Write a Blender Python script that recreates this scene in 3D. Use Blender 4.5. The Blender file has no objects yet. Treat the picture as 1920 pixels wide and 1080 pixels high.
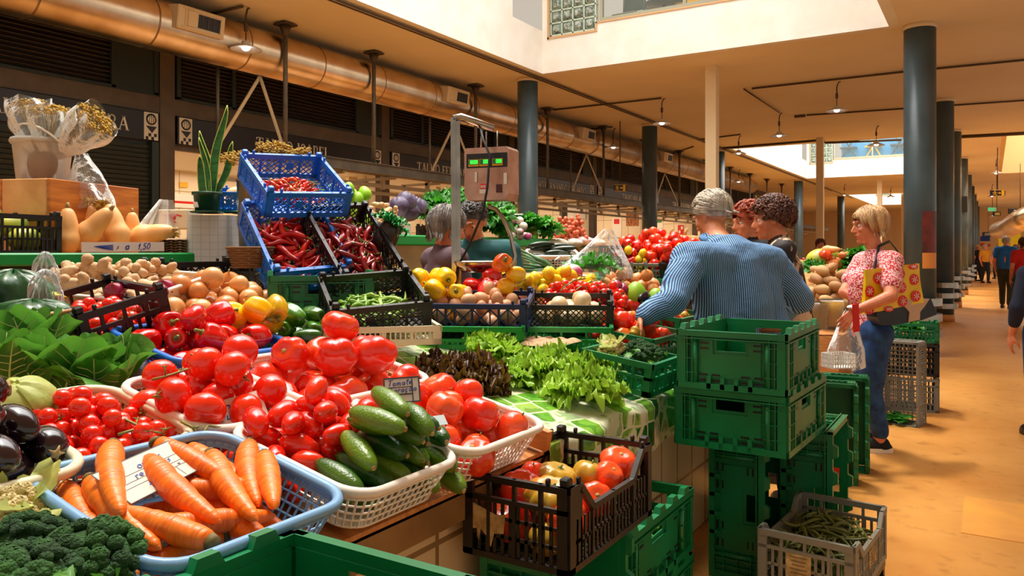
import bpy, bmesh, math, random
import numpy as np
from mathutils import Vector as V, Matrix as M, noise, Euler
random.seed(7)
PI = math.pi
SC = bpy.context.scene
COL = SC.collection
# ---------------------------------------------------------------- camera, sky, lamps, exposure
FOC = 1458.0; CH = 1.35; YAW = math.radians(31.6); HY = 471.0
FW = V((-math.sin(YAW), math.cos(YAW), 0)); RT = V((math.cos(YAW), math.sin(YAW), 0))
cam_d = bpy.data.cameras.new('camera'); cam = bpy.data.objects.new('camera', cam_d); COL.objects.link(cam)
cam.location = (0, 0, CH); cam.rotation_euler = (PI/2, 0, YAW)
cam_d.sensor_width = 36; cam_d.lens = FOC/1920*36; cam_d.shift_y = -(540-HY)/1920
cam_d.clip_start = .05; cam_d.clip_end = 200
SC.camera = cam
SC.view_settings.view_transform = 'Standard'; SC.view_settings.look = 'None'
SC.view_settings.gamma = 1; SC.view_settings.exposure = 0.2; SC.view_settings.use_curve_mapping = False
SC.cycles.use_denoising = True
SC.cycles.max_bounces = 6; SC.cycles.diffuse_bounces = 4; SC.cycles.glossy_bounces = 3
SC.cycles.transmission_bounces = 4; SC.cycles.transparent_max_bounces = 10
SC.cycles.caustics_reflective = False; SC.cycles.caustics_refractive = False
SC.cycles.sample_clamp_indirect = 4
SC.cycles.use_adaptive_sampling = True; SC.cycles.adaptive_threshold = 0.03

def S(r, g, b, a=1):
    f = lambda c: (c/255/12.92) if c/255 <= .04045 else ((c/255+.055)/1.055)**2.4
    return (f(r), f(g), f(b), a)

w = bpy.data.worlds.new('world'); SC.world = w; w.use_nodes = True
w.node_tree.nodes['Background'].inputs[0].default_value = S(255, 240, 220)
w.node_tree.nodes['Background'].inputs[1].default_value = 0.52

def area(name, loc, rot, sx, sy, power, col, spread=None):
    l = bpy.data.lights.new(name, 'AREA'); l.shape = 'RECTANGLE'; l.size = sx; l.size_y = sy; l.energy = power; l.color = col[:3]
    if spread: l.spread = spread
    o = bpy.data.objects.new(name, l); COL.objects.link(o); o.location = loc; o.rotation_euler = rot
    return o
# daylight falling through the three roof voids (and the one over the aisle)
area('skylight_daylight', (-3.7, 5.6, 7.6), (0, 0, 0), 4.6, 9.5, 540, S(250, 248, 246), math.radians(120))
area('skylight_daylight', (-3.7, 27.6, 7.6), (0, 0, 0), 4.6, 9.5, 700, S(250, 248, 244))
area('skylight_daylight', (-3.7, 49, 7.6), (0, 0, 0), 4.6, 9.5, 700, S(250, 248, 244))
area('skylight_daylight', (2.4, 29, 7.6), (0, 0, 0), 3.6, 9.5, 600, S(255, 240, 214))
sun_d = bpy.data.lights.new('sun', 'SUN'); sun_d.energy = 2.2; sun_d.angle = math.radians(6); sun_d.color = S(255, 240, 214)[:3]
sun = bpy.data.objects.new('sun', sun_d); COL.objects.link(sun)
sun.rotation_euler = V((-.25, .22, 1)).to_track_quat('Z', 'Y').to_euler()
# butcher stalls' strip lights
for k in range(6):
    area('stall_strip_light', (-10.9, 8.7+4.45*k, 2.72), (0, 0, 0), 1.8, 3.6, 46, S(255, 232, 200))

# ---------------------------------------------------------------- pixel helpers (used to work out positions)
def dirp(px): return FW + RT*((px-960)/FOC)
def P(px, py, d):
    v = dirp(px)*d; return V((v.x, v.y, CH-d*(py-HY)/FOC))
def PX(px, py, X): return P(px, py, X/dirp(px).x)
def PY(px, py, Y): return P(px, py, Y/dirp(px).y)
def PZ(px, py, z): return P(px, py, (CH-z)*FOC/(py-HY))
SL = .21
def PS(px, py, off=0):                      # on the sloping display, off above it
    a = -dirp(px).x; s = (py-HY)/FOC
    d = (CH-(.76+off-1.15*SL))/(s+SL*a); return P(px, py, d)
def cframe(px, py, d, xv, yv, off=(0, 0, 0)):
    f = lambda v: (RT*v[0]+FW*v[1]+V((0, 0, v[2]))).normalized()
    y = f(yv); x = f(xv); x = (x-y*x.dot(y)).normalized(); z = x.cross(y)
    m = M((x, y, z)).transposed().to_4x4(); return M.Translation(P(px, py, d)) @ m @ M.Translation(off)
def surf(X): return .76+SL*(-1.15-X)
TILT = math.atan(SL)

# ---------------------------------------------------------------- mesh builder
class MB:
    def __init__(s): s.v = []; s.f = []; s.m = []; s.sm = []
    def add(s, vs, fs, m=0, smooth=False):
        o = len(s.v); s.v.extend([tuple(x) for x in vs]); s.f.extend([tuple(i+o for i in f) for f in fs])
        s.m.extend([m]*len(fs)); s.sm.extend([smooth]*len(fs)); return s
    def box(s, c, d, mt=None, m=0):
        x, y, z = d[0]/2, d[1]/2, d[2]/2; c = V(c)
        vs = [V((i*x, j*y, k*z)) for i in (-1, 1) for j in (-1, 1) for k in (-1, 1)]
        vs = [(mt @ q if mt else q)+c for q in vs]
        return s.add(vs, [(0, 1, 3, 2), (4, 6, 7, 5), (0, 4, 5, 1), (2, 3, 7, 6), (0, 2, 6, 4), (1, 5, 7, 3)], m)
    def b2(s, a, b, m=0):
        a = V(a); b = V(b); return s.box((a+b)/2, [abs(q) for q in (b-a)], None, m)
    def cbox(s, c, d, r, mt=None, m=0):      # box with chamfered edges
        x, y, z = d[0]/2, d[1]/2, d[2]/2; c = V(c); r = min(r, x*.9, y*.9, z*.9)
        vs = []; idx = {}
        for i in (-1, 1):
            for j in (-1, 1):
                for k in (-1, 1):
                    for a in range(3):
                        q = V((i*(x-(r if a != 0 else 0)), j*(y-(r if a != 1 else 0)), k*(z-(r if a != 2 else 0))))
                        idx[(i, j, k, a)] = len(vs); vs.append((mt @ q if mt else q)+c)
        fs = []
        for a in range(3):
            o = [q for q in range(3) if q != a]
            for sg in (-1, 1):
                l = []
                for (p, q) in ((-1, -1), (1, -1), (1, 1), (-1, 1)):
                    t = [0, 0, 0]; t[a] = sg; t[o[0]] = p; t[o[1]] = q; l.append(idx[(*t, a)])
                fs.append(l if (sg > 0) == (a != 1) else l[::-1])
        for a in range(3):
            o = [q for q in range(3) if q != a]
            for p in (-1, 1):
                for q in (-1, 1):
                    t = [0, 0, 0]; t[o[0]] = p; t[o[1]] = q
                    t[a] = -1; t0 = tuple(t); t[a] = 1; t1 = tuple(t)
                    fs.append([idx[(*t0, o[0])], idx[(*t1, o[0])], idx[(*t1, o[1])], idx[(*t0, o[1])]])
        for i in (-1, 1):
            for j in (-1, 1):
                for k in (-1, 1): fs.append([idx[(i, j, k, a)] for a in range(3)])
        return s.add(vs, fs, m)
    def bar(s, a, b, wd, th, up=V((0, 0, 1)), m=0):   # rectangular bar a->b, wd across, th along 'up'
        a = V(a); b = V(b); t = b-a; L = t.length
        if L < 1e-6: return s
        t.normalize(); u = V(up); sd = t.cross(u)
        if sd.length < 1e-4: sd = t.cross(V((1, 0, 0)))
        sd.normalize(); u = sd.cross(t)
        vs = [p+sd*(i*wd/2)+u*(j*th/2) for p in (a, b) for i, j in ((-1, -1), (1, -1), (1, 1), (-1, 1))]
        return s.add(vs, [(0, 1, 2, 3), (7, 6, 5, 4), (0, 4, 5, 1), (1, 5, 6, 2), (2, 6, 7, 3), (3, 7, 4, 0)], m)
    def tube(s, pts, rad, n=8, m=0, cap=True, flat=1.0, smooth=True):
        pts = [V(p) for p in pts]; k = len(pts)
        if not hasattr(rad, '__len__'): rad = [rad]*k
        t0 = (pts[1]-pts[0]).normalized(); u = t0.orthogonal().normalized(); vs = []
        for i, p in enumerate(pts):
            t = (pts[min(i+1, k-1)]-pts[max(i-1, 0)])
            t = t.normalized() if t.length > 1e-9 else t0
            u = (u-t*u.dot(t)); u = u.normalized() if u.length > 1e-6 else t.orthogonal().normalized(); q = t.cross(u)
            for j in range(n):
                a = 2*PI*j/n; vs.append(p+(u*math.cos(a)+q*math.sin(a)*flat)*rad[i])
        fs = [(i*n+j, i*n+(j+1) % n, (i+1)*n+(j+1) % n, (i+1)*n+j) for i in range(k-1) for j in range(n)]
        if cap: fs += [tuple(range(n))[::-1], tuple((k-1)*n+j for j in range(n))]
        return s.add(vs, fs, m, smooth)
    def lathe(s, prof, n=24, mt=None, m=0, smooth=True):   # prof = [(r,z)...]
        vs = []; k = len(prof)
        for r, z in prof:
            for j in range(n):
                a = 2*PI*j/n; q = V((r*math.cos(a), r*math.sin(a), z)); vs.append(mt @ q if mt else q)
        fs = [(i*n+j, i*n+(j+1) % n, (i+1)*n+(j+1) % n, (i+1)*n+j) for i in range(k-1) for j in range(n)]
        if prof[0][0] > 1e-5: fs.append(tuple(range(n))[::-1])
        if prof[-1][0] > 1e-5: fs.append(tuple((k-1)*n+j for j in range(n)))
        return s.add(vs, fs, m, smooth)
    def lump(s, rad, f=None, n=18, k=11, mt=None, m=0, smooth=True):  # ellipsoid scaled by f(theta azimuth, phi 0 top..pi)
        vs = []
        for i in range(k+1):
            ph = PI*i/k
            for j in range(n):
                th = 2*PI*j/n; g = f(th, ph) if f else 1
                if not hasattr(g, '__len__'): g = (g, g)
                q = V((rad[0]*math.sin(ph)*math.cos(th)*g[0], rad[1]*math.sin(ph)*math.sin(th)*g[0], rad[2]*math.cos(ph)*g[1]))
                vs.append(mt @ q if mt else q)
        fs = [(i*n+j, (i+1)*n+j, (i+1)*n+(j+1) % n, i*n+(j+1) % n) for i in range(k) for j in range(n)]
        return s.add(vs, fs, m, smooth)
    def grid(s, fn, nu, nv, m=0, smooth=True, wrap=False):
        vs = [fn(i/nu, j/nv) for i in range(nu+1) for j in range(nv+1)]
        fs = [(i*(nv+1)+j, (i+1)*(nv+1)+j, (i+1)*(nv+1)+j+1, i*(nv+1)+j+1) for i in range(nu) for j in range(nv)]
        return s.add(vs, fs, m, smooth)
    def prism(s, poly, z0, z1, mt=None, m=0):
        n = len(poly); vs = [V((x, y, z)) for z in (z0, z1) for x, y in poly]
        if mt: vs = [mt @ q for q in vs]
        return s.add(vs, [tuple(range(n))[::-1], tuple(range(n, 2*n))]+[(i, (i+1) % n, n+(i+1) % n, n+i) for i in range(n)], m)
    def mesh(s, name, mats):
        me = bpy.data.meshes.new(name); me.from_pydata(s.v, [], s.f)
        for mm in (mats if isinstance(mats, (list, tuple)) else [mats]): me.materials.append(mm)
        me.polygons.foreach_set('use_smooth', s.sm); me.polygons.foreach_set('material_index', s.m)
        me.update(); return me
    def build(s, name, mats, parent=None, mt=None):
        return link(name, s.mesh(name, mats), parent, mt)

def link(name, me, parent=None, mt=None):
    o = bpy.data.objects.new(name, me); COL.objects.link(o)
    if parent is not None: o.parent = parent
    if mt is not None: o.matrix_basis = mt
    return o
def tag(o, label, cat, group=None, kind=None):
    o['label'] = label
    if cat: o['category'] = cat
    if group: o['group'] = group
    if kind: o['kind'] = kind
    return o
def empty(name, mt, label, cat, group=None):
    o = bpy.data.objects.new(name, None); COL.objects.link(o); o.empty_display_size = .05
    if isinstance(mt, V): mt = M.Translation(mt)
    o.matrix_basis = mt; return tag(o, label, cat, group)
def struct(name, mb, mat, label=None):
    o = mb.build(name, mat); o['kind'] = 'structure'
    if label: o['label'] = label
    return o
def TR(loc, yaw=0, tx=0, ty=0):              # yaw about z applied after tilts about local x, y
    return M.Translation(V(loc)) @ M.Rotation(yaw, 4, 'Z') @ M.Rotation(ty, 4, 'Y') @ M.Rotation(tx, 4, 'X')

# ---------------------------------------------------------------- materials
MATS = {}
def mat(name, col, rough=.5, metal=0, col2=None, nscale=20, bump=0, bscale=60, spec=.5, coat=0, sss=0, rnd=0, ndet=3, contrast=(.35, .65), emis=None, trans=0, alpha=None, stretch=None, coord='Object'):
    if name in MATS: return MATS[name]
    m = bpy.data.materials.new(name); m.use_nodes = True; nt = m.node_tree; B = nt.nodes['Principled BSDF']; L = nt.links
    N = lambda t: nt.nodes.new(t)
    B.inputs['Base Color'].default_value = col; B.inputs['Roughness'].default_value = rough; B.inputs['Metallic'].default_value = metal
    B.inputs['Specular IOR Level'].default_value = spec; B.inputs['Coat Weight'].default_value = coat; B.inputs['Coat Roughness'].default_value = .1
    if sss: B.inputs['Subsurface Weight'].default_value = sss; B.inputs['Subsurface Radius'].default_value = (.02, .008, .004); B.inputs['Subsurface Scale'].default_value = .5
    if trans: B.inputs['Transmission Weight'].default_value = trans
    if alpha is not None: B.inputs['Alpha'].default_value = alpha
    if emis: B.inputs['Emission Color'].default_value = emis[0]; B.inputs['Emission Strength'].default_value = emis[1]
    tc = N('ShaderNodeTexCoord'); src = tc.outputs[coord]
    if stretch:
        mp = N('ShaderNodeMapping'); mp.inputs['Scale'].default_value = stretch; L.new(src, mp.inputs[0]); src = mp.outputs[0]
    last = None
    if col2:
        n = N('ShaderNodeTexNoise'); n.inputs['Scale'].default_value = nscale; n.inputs['Detail'].default_value = ndet; L.new(src, n.inputs['Vector'])
        r = N('ShaderNodeValToRGB'); r.color_ramp.elements[0].color = col; r.color_ramp.elements[1].color = col2
        r.color_ramp.elements[0].position = contrast[0]; r.color_ramp.elements[1].position = contrast[1]
        L.new(n.outputs['Fac'], r.inputs[0]); last = r.outputs[0]
        if rnd:   # shift the noise per object
            oi = N('ShaderNodeObjectInfo'); ad = N('ShaderNodeMath'); ad.operation = 'MULTIPLY_ADD'; ad.inputs[1].default_value = rnd; 
            L.new(oi.outputs['Random'], ad.inputs[0])
            ad2 = N('ShaderNodeMath'); ad2.operation = 'ADD'; L.new(n.outputs['Fac'], ad2.inputs[0]); L.new(ad.outputs[0], ad2.inputs[1]); ad.inputs[2].default_value = -rnd/2
            L.new(ad2.outputs[0], r.inputs[0])
        L.new(last, B.inputs['Base Color'])
    if bump:
        n = N('ShaderNodeTexNoise'); n.inputs['Scale'].default_value = bscale; n.inputs['Detail'].default_value = 3; L.new(src, n.inputs['Vector'])
        b = N('ShaderNodeBump'); b.inputs['Strength'].default_value = bump; b.inputs['Distance'].default_value = .01
        L.new(n.outputs['Fac'], b.inputs['Height']); L.new(b.outputs[0], B.inputs['Normal'])
    MATS[name] = m; return m
def film(name, col, a=.25, rough=.12, bump=.5):   # thin clear plastic film
    if name in MATS: return MATS[name]
    m = bpy.data.materials.new(name); m.use_nodes = True; nt = m.node_tree; nt.nodes.clear(); N = nt.nodes.new; L = nt.links
    o = N('ShaderNodeOutputMaterial'); mx = N('ShaderNodeMixShader'); t = N('ShaderNodeBsdfTransparent'); p = N('ShaderNodeBsdfPrincipled')
    p.inputs['Base Color'].default_value = col; p.inputs['Roughness'].default_value = rough
    n = N('ShaderNodeTexNoise'); n.inputs['Scale'].default_value = 22; n.inputs['Detail'].default_value = 4; tc = N('ShaderNodeTexCoord'); L.new(tc.outputs['Object'], n.inputs['Vector'])
    b = N('ShaderNodeBump'); b.inputs['Strength'].default_value = bump; b.inputs['Distance'].default_value = .02; L.new(n.outputs['Fac'], b.inputs['Height']); L.new(b.outputs[0], p.inputs['Normal'])
    f = N('ShaderNodeFresnel'); f.inputs[0].default_value = 1.4; L.new(b.outputs[0], f.inputs['Normal'])
    ad = N('ShaderNodeMath'); ad.operation = 'ADD'; ad.use_clamp = True; ad.inputs[1].default_value = a; L.new(f.outputs[0], ad.inputs[0])
    L.new(ad.outputs[0], mx.inputs[0]); L.new(t.outputs[0], mx.inputs[1]); L.new(p.outputs[0], mx.inputs[2]); L.new(mx.outputs[0], o.inputs[0])
    MATS[name] = m; return m
def tiles(name, col, grout, bw, bh, rough=.25, axis='YZ', rowoff=0.0, mortar=.012, dirt=None):
    m = bpy.data.materials.new(name); m.use_nodes = True; nt = m.node_tree; B = nt.nodes['Principled BSDF']; N = nt.nodes.new; L = nt.links
    B.inputs['Roughness'].default_value = rough
    g = N('ShaderNodeNewGeometry'); sp = N('ShaderNodeSeparateXYZ'); L.new(g.outputs['Position'], sp.inputs[0]); cb = N('ShaderNodeCombineXYZ')
    L.new(sp.outputs['XYZ'.index(axis[0])], cb.inputs[0]); L.new(sp.outputs['XYZ'.index(axis[1])], cb.inputs[1])
    br = N('ShaderNodeTexBrick'); br.offset = rowoff; br.inputs['Scale'].default_value = 1; br.inputs['Brick Width'].default_value = bw; br.inputs['Row Height'].default_value = bh
    br.inputs['Mortar Size'].default_value = mortar; br.inputs['Color1'].default_value = col; br.inputs['Color2'].default_value = tuple(c*.93 for c in col[:3])+(1,); br.inputs['Mortar'].default_value = grout
    L.new(cb.outputs[0], br.inputs['Vector']); L.new(br.outputs['Color'], B.inputs['Base Color']); MATS[name] = m; return m

# palette
m_steel = mat('steel', S(190, 185, 178), .28, 1, S(160, 152, 140), 3, 0)
m_chrome = mat('chrome', S(176, 170, 162), .16, 1, S(130, 124, 116), 5)
m_duct = mat('duct_metal', S(240, 222, 198), .28, 1, S(206, 180, 148), 2.2, .06, 5)
m_frame = mat('grey_green_steel', S(112, 104, 90), .5, .3, S(92, 86, 76), 6)
m_taupe = mat('taupe_paint', S(104, 90, 74), .6, 0, S(90, 78, 64), 4)
m_teal = mat('dark_teal_paint', S(38, 52, 50), .5)
m_louv = mat('brown_louvre', S(46, 36, 28), .55)
m_blk = mat('black_plastic', S(16, 16, 17), .38, bump=.03)
m_blksign = mat('black_sign', S(20, 20, 24), .35)
m_cream = mat('cream_plaster', S(246, 242, 234), .8, 0, S(240, 234, 222), 3, .1, 30)
m_ceil = mat('ceiling_paint', S(246, 232, 206), .85, 0, S(238, 222, 192), .5, 0)
m_pillar = mat('slate_column', S(72, 92, 98), .34, 0, S(62, 80, 86), 3)
m_post = mat('cream_post', S(222, 200, 160), .6)
m_wood = mat('pine_wood', S(206, 146, 84), .5, 0, S(172, 108, 52), 5, stretch=(1, 8, 8))
m_wood2 = mat('orange_wood', S(206, 124, 44), .45, 0, S(160, 84, 24), 4, stretch=(.8, 6, 9))
m_wht = mat('white_plastic', S(236, 230, 218), .4)
m_crm = mat('cream_plastic', S(226, 222, 190), .45)
m_white = mat('white_paint', S(238, 236, 230), .5)
m_green = mat('green_crate_plastic', S(8, 124, 74), .36, 0, S(6, 106, 58), 4, spec=.5)
m_greenl = mat('bright_green_plastic', S(12, 140, 62), .4)
m_blue = mat('blue_crate_plastic', S(26, 108, 210), .38)
m_navy = mat('navy_crate_plastic', S(22, 42, 92), .4)
m_lblue = mat('light_blue_basket', S(120, 168, 214), .35)
m_gry = mat('grey_crate_plastic', S(122, 122, 112), .5)
m_rubber = mat('black_rubber', S(14, 14, 14), .7)
m_ink = mat('blue_ink', S(16, 62, 160), .5)
m_red = mat('red_plastic', S(212, 22, 18), .35)
m_yel = mat('yellow_card', S(240, 190, 30), .5)
m_letter = mat('cream_letters', S(232, 222, 200), .6)
m_glass = film('clear_glass', S(225, 240, 238), .06, .02, 0)
m_film = film('clear_film', S(235, 240, 240), .10, .08, .7)
m_film2 = film('milky_film', S(236, 232, 222), .36, .2, .3)
m_brass = mat('dark_conduit', S(84, 66, 46), .5, .3)
m_card = mat('cardboard', S(190, 152, 106), .8)
m_cardp = mat('pale_card', S(214, 206, 196), .6)
# ================================================================ THE HALL
CZ = 4.28
VOID = [(-6.3, -1.12, .3, 11.2), (-6.3, -1.12, 22.3, 32.9), (-6.3, -1.12, 43.6, 54.2)]
# floor
m_floor = bpy.data.materials.new('orange_floor'); m_floor.use_nodes = True
def _fl():
    nt = m_floor.node_tree; B = nt.nodes['Principled BSDF']; N = nt.nodes.new; L = nt.links
    g = N('ShaderNodeNewGeometry')
    n1 = N('ShaderNodeTexNoise'); n1.inputs['Scale'].default_value = .8; n1.inputs['Detail'].default_value = 6; n1.inputs['Roughness'].default_value = .65; L.new(g.outputs['Position'], n1.inputs['Vector'])
    r = N('ShaderNodeValToRGB'); e = r.color_ramp.elements; e[0].position = .3; e[0].color = S(186, 122, 54); e[1].position = .7; e[1].color = S(222, 164, 88)
    L.new(n1.outputs[0], r.inputs[0])
    n2 = N('ShaderNodeTexNoise'); n2.inputs['Scale'].default_value = 9; n2.inputs['Detail'].default_value = 5; L.new(g.outputs['Position'], n2.inputs['Vector'])
    r2 = N('ShaderNodeValToRGB'); r2.color_ramp.elements[0].position = .28; r2.color_ramp.elements[0].color = (.55, .5, .45, 1); r2.color_ramp.elements[1].position = .42; r2.color_ramp.elements[1].color = (1, 1, 1, 1)
    L.new(n2.outputs[0], r2.inputs[0]); mx = N('ShaderNodeMix'); mx.data_type = 'RGBA'; mx.blend_type = 'MULTIPLY'; mx.inputs[0].default_value = .6
    L.new(r.outputs[0], mx.inputs[6]); L.new(r2.outputs[0], mx.inputs[7]); L.new(mx.outputs[2], B.inputs['Base Color'])
    B.inputs['Roughness'].default_value = .36; B.inputs['Specular IOR Level'].default_value = .35
_fl()
struct('floor', MB().b2((-13, -4, -.1), (6, 66, 0)), m_floor)
yp = MB().b2((-.12, 4.3, 0), (1.2, 4.95, .003))
struct('trim_9', yp, mat('yellow_floor_paint', S(232, 164, 70), .45, 0, S(218, 150, 72), 5), 'yellow painted rectangle on the floor')
# ceiling built around the voids (0.22 thick plate)
c = MB(); x0, x1 = -13, 6
RV = (.35, 4.3, 23.3, 34.6)
def cplate(a, b, cc, d): c.b2((a, cc, CZ), (b, d, CZ+.25))
cplate(x0, -6.3, -4, 66)
ys = -4
for (a, b, y0, y1) in VOID:
    cplate(-6.3, -1.12, ys, y0); ys = y1
cplate(-6.3, -1.12, ys, 66)
cplate(-1.12, .35, -4, 66); cplate(4.3, x1, -4, 66); cplate(.35, 4.3, -4, RV[2]); cplate(.35, 4.3, RV[3], 66)
struct('ceiling', c, m_ceil)
# void walls: tall white wall on the sides, parapet + glass on the far side
def void_walls(a, b, y0, y1, n, full=True):
    q = MB(); t = .12
    a_ = a+.006; b_ = b-.006
    q.b2((a-t, y0-t, CZ-.003), (a_, y1-.95, 8)); q.b2((a-t, y1-.95, CZ-.003), (a_, y1+t, 4.98)); q.b2((a-t, y1-.95, 6.6), (a_, y1+t, 8))
    q.b2((b_, y0-t, CZ-.003), (b+t, y1+t, 8)); q.b2((a_, y0-t, CZ-.003), (b, y0+.006, 8))
    struct('wall_atrium_side_%d' % n, q, m_cream, 'tall cream wall around the roof void')
    q = MB(); zb = 4.98
    e = y1-.006
    q.b2((a, e, CZ-.003), (b, y1+t, 4.86)); q.b2((a+.98, e, 4.86), (b, y1+t, zb)); q.b2((a, e, 4.86), (a+.12, y1+t, 8)); q.b2((a+.12, e, 7.2), (b, y1+t, 8))
    struct('wall_atrium_end_%d' % n, q, m_cream, 'cream parapet wall at the end of the roof void')
    # orange-cream trim line
    q = MB(); q.b2((a+.10, y1-.02, 4.83), (a+1.0, y1, 4.86)); q.b2((a+.97, y1-.02, 4.86), (a+1.0, y1, 4.98)); q.b2((a+.97, y1-.02, 4.96), (b, y1, 4.985)); q.b2((a+.10, y1-.02, 4.83), (a+.13, y1, 6.2))
    struct('trim_%d' % n, q, mat('sill_paint', S(214, 170, 120), .5))
    q = MB(); z = 4.87; 
    win = empty('glass_block_panel', V((a+.12, y1, z)), 'glass block panel set in the cream wall of the %s roof void' % ['nearest', 'second', 'third'][n-1], 'glass panel', 'glass block panels')
    gb = MB(); fr = MB(); cs = .2
    for i in range(4):
        for j in range(6):
            gb.cbox((.035+cs*i+cs/2, .06, cs*j+cs/2+.02), (cs-.03, .1, cs-.03), .02)
            gb.cbox((.035+cs*i+cs/2, .0, cs*j+cs/2+.02), (cs-.09, .03, cs-.09), .015, m=1)
    for i in range(5): fr.b2((.03+cs*i-.01, .02, 0), (.03+cs*i+.012, .1, cs*6+.03))
    for j in range(7): fr.b2((.02, .02, cs*j+.005), (.85, .1, cs*j+.03))
    gb.build('glass_block', [mat('block_glass', S(150, 176, 160), .15, 0, S(70, 84, 76), 14, .3, 30, coat=.5), mat('block_core', S(90, 100, 92), .1, 0, S(190, 200, 190), 22, .5, 30)], win)
    fr.build('mortar_grid', mat('mortar', S(205, 218, 200), .6), win)
    # glazed railing
    rl = empty('glass_railing', V((a+1.05, y1+.05, 4.985)), 'glazed cafe railing over the %s roof void' % ['nearest', 'second', 'third'][n-1], 'railing', 'glass railings')
    L = b-a-1.1; f = MB(); g = MB(); kx = 3
    for i in range(kx+1): f.b2((L*i/kx-.025, -.02, 0), (L*i/kx+.025, .03, 1.1))
    f.b2((0, -.03, 0), (L, .03, .06)); f.b2((0, -.03, 1.05), (L, .03, 1.1))
    for i in range(kx): g.b2((L*i/kx+.03, 0, .06), (L*(i+1)/kx-.03, .008, 1.05))
    f.build('railing_frame', mat('railing_metal', S(170, 170, 150), .4, .5), rl); g.build('glass_pane', m_glass, rl)
for i, v in enumerate(VOID): void_walls(*v, i+1)
q = MB(); a, b, y0, y1 = RV; q.b2((a-.1, y0-.1, CZ-.003), (a+.006, y1+.1, 7.5)); q.b2((b-.006, y0-.1, CZ-.003), (b+.1, y1+.1, 7.5)); q.b2((a, y0-.1, CZ-.003), (b, y0+.006, 7.5)); q.b2((a, y1-.006, CZ-.003), (b, y1+.1, 7.5))
struct('wall_atrium_aisle', q, mat('warm_plaster', S(232, 196, 150), .8))
# end wall and back walls
q = MB().b2((-13, 62, 0), (6, 62.2, CZ)); struct('wall_end', q, mat('end_wall', S(226, 190, 140), .7))
q = MB().b2((-13.1, -4, 0), (-13, 62, CZ)); struct('wall_left', q, tiles('cream_wall_tiles', S(240, 226, 200), S(206, 186, 154), .3, .3, axis='YZ', mortar=.006))
# ---- left facade: bays at X=-9.5
FX = -9.5; BY = [2.06+4.45*k for k in range(10)]
q = MB()
for y in BY: q.b2((FX-.12, y-.11, 0), (FX+.03, y+.11, CZ))
q.b2((FX-.1, 0, 3.2), (FX+.02, 46, 3.42)); q.b2((FX-.1, 0, 4.1), (FX+.02, 46, CZ)); q.b2((FX-.12, 0, 2.74), (FX-.03, 46, 3.2))
struct('wall_facade', q, m_taupe, 'taupe steel frame of the butcher stall fronts')
names = ['TALHO COIMBRA', 'TALHO ISABEL', 'TALHO FERNANDO', 'TALHO FERNANDO GERARDO', 'TALHO RUI ALMEIDA', 'TALHO JOAQUIM GRADE', 'TALHO ROSA', '']
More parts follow.
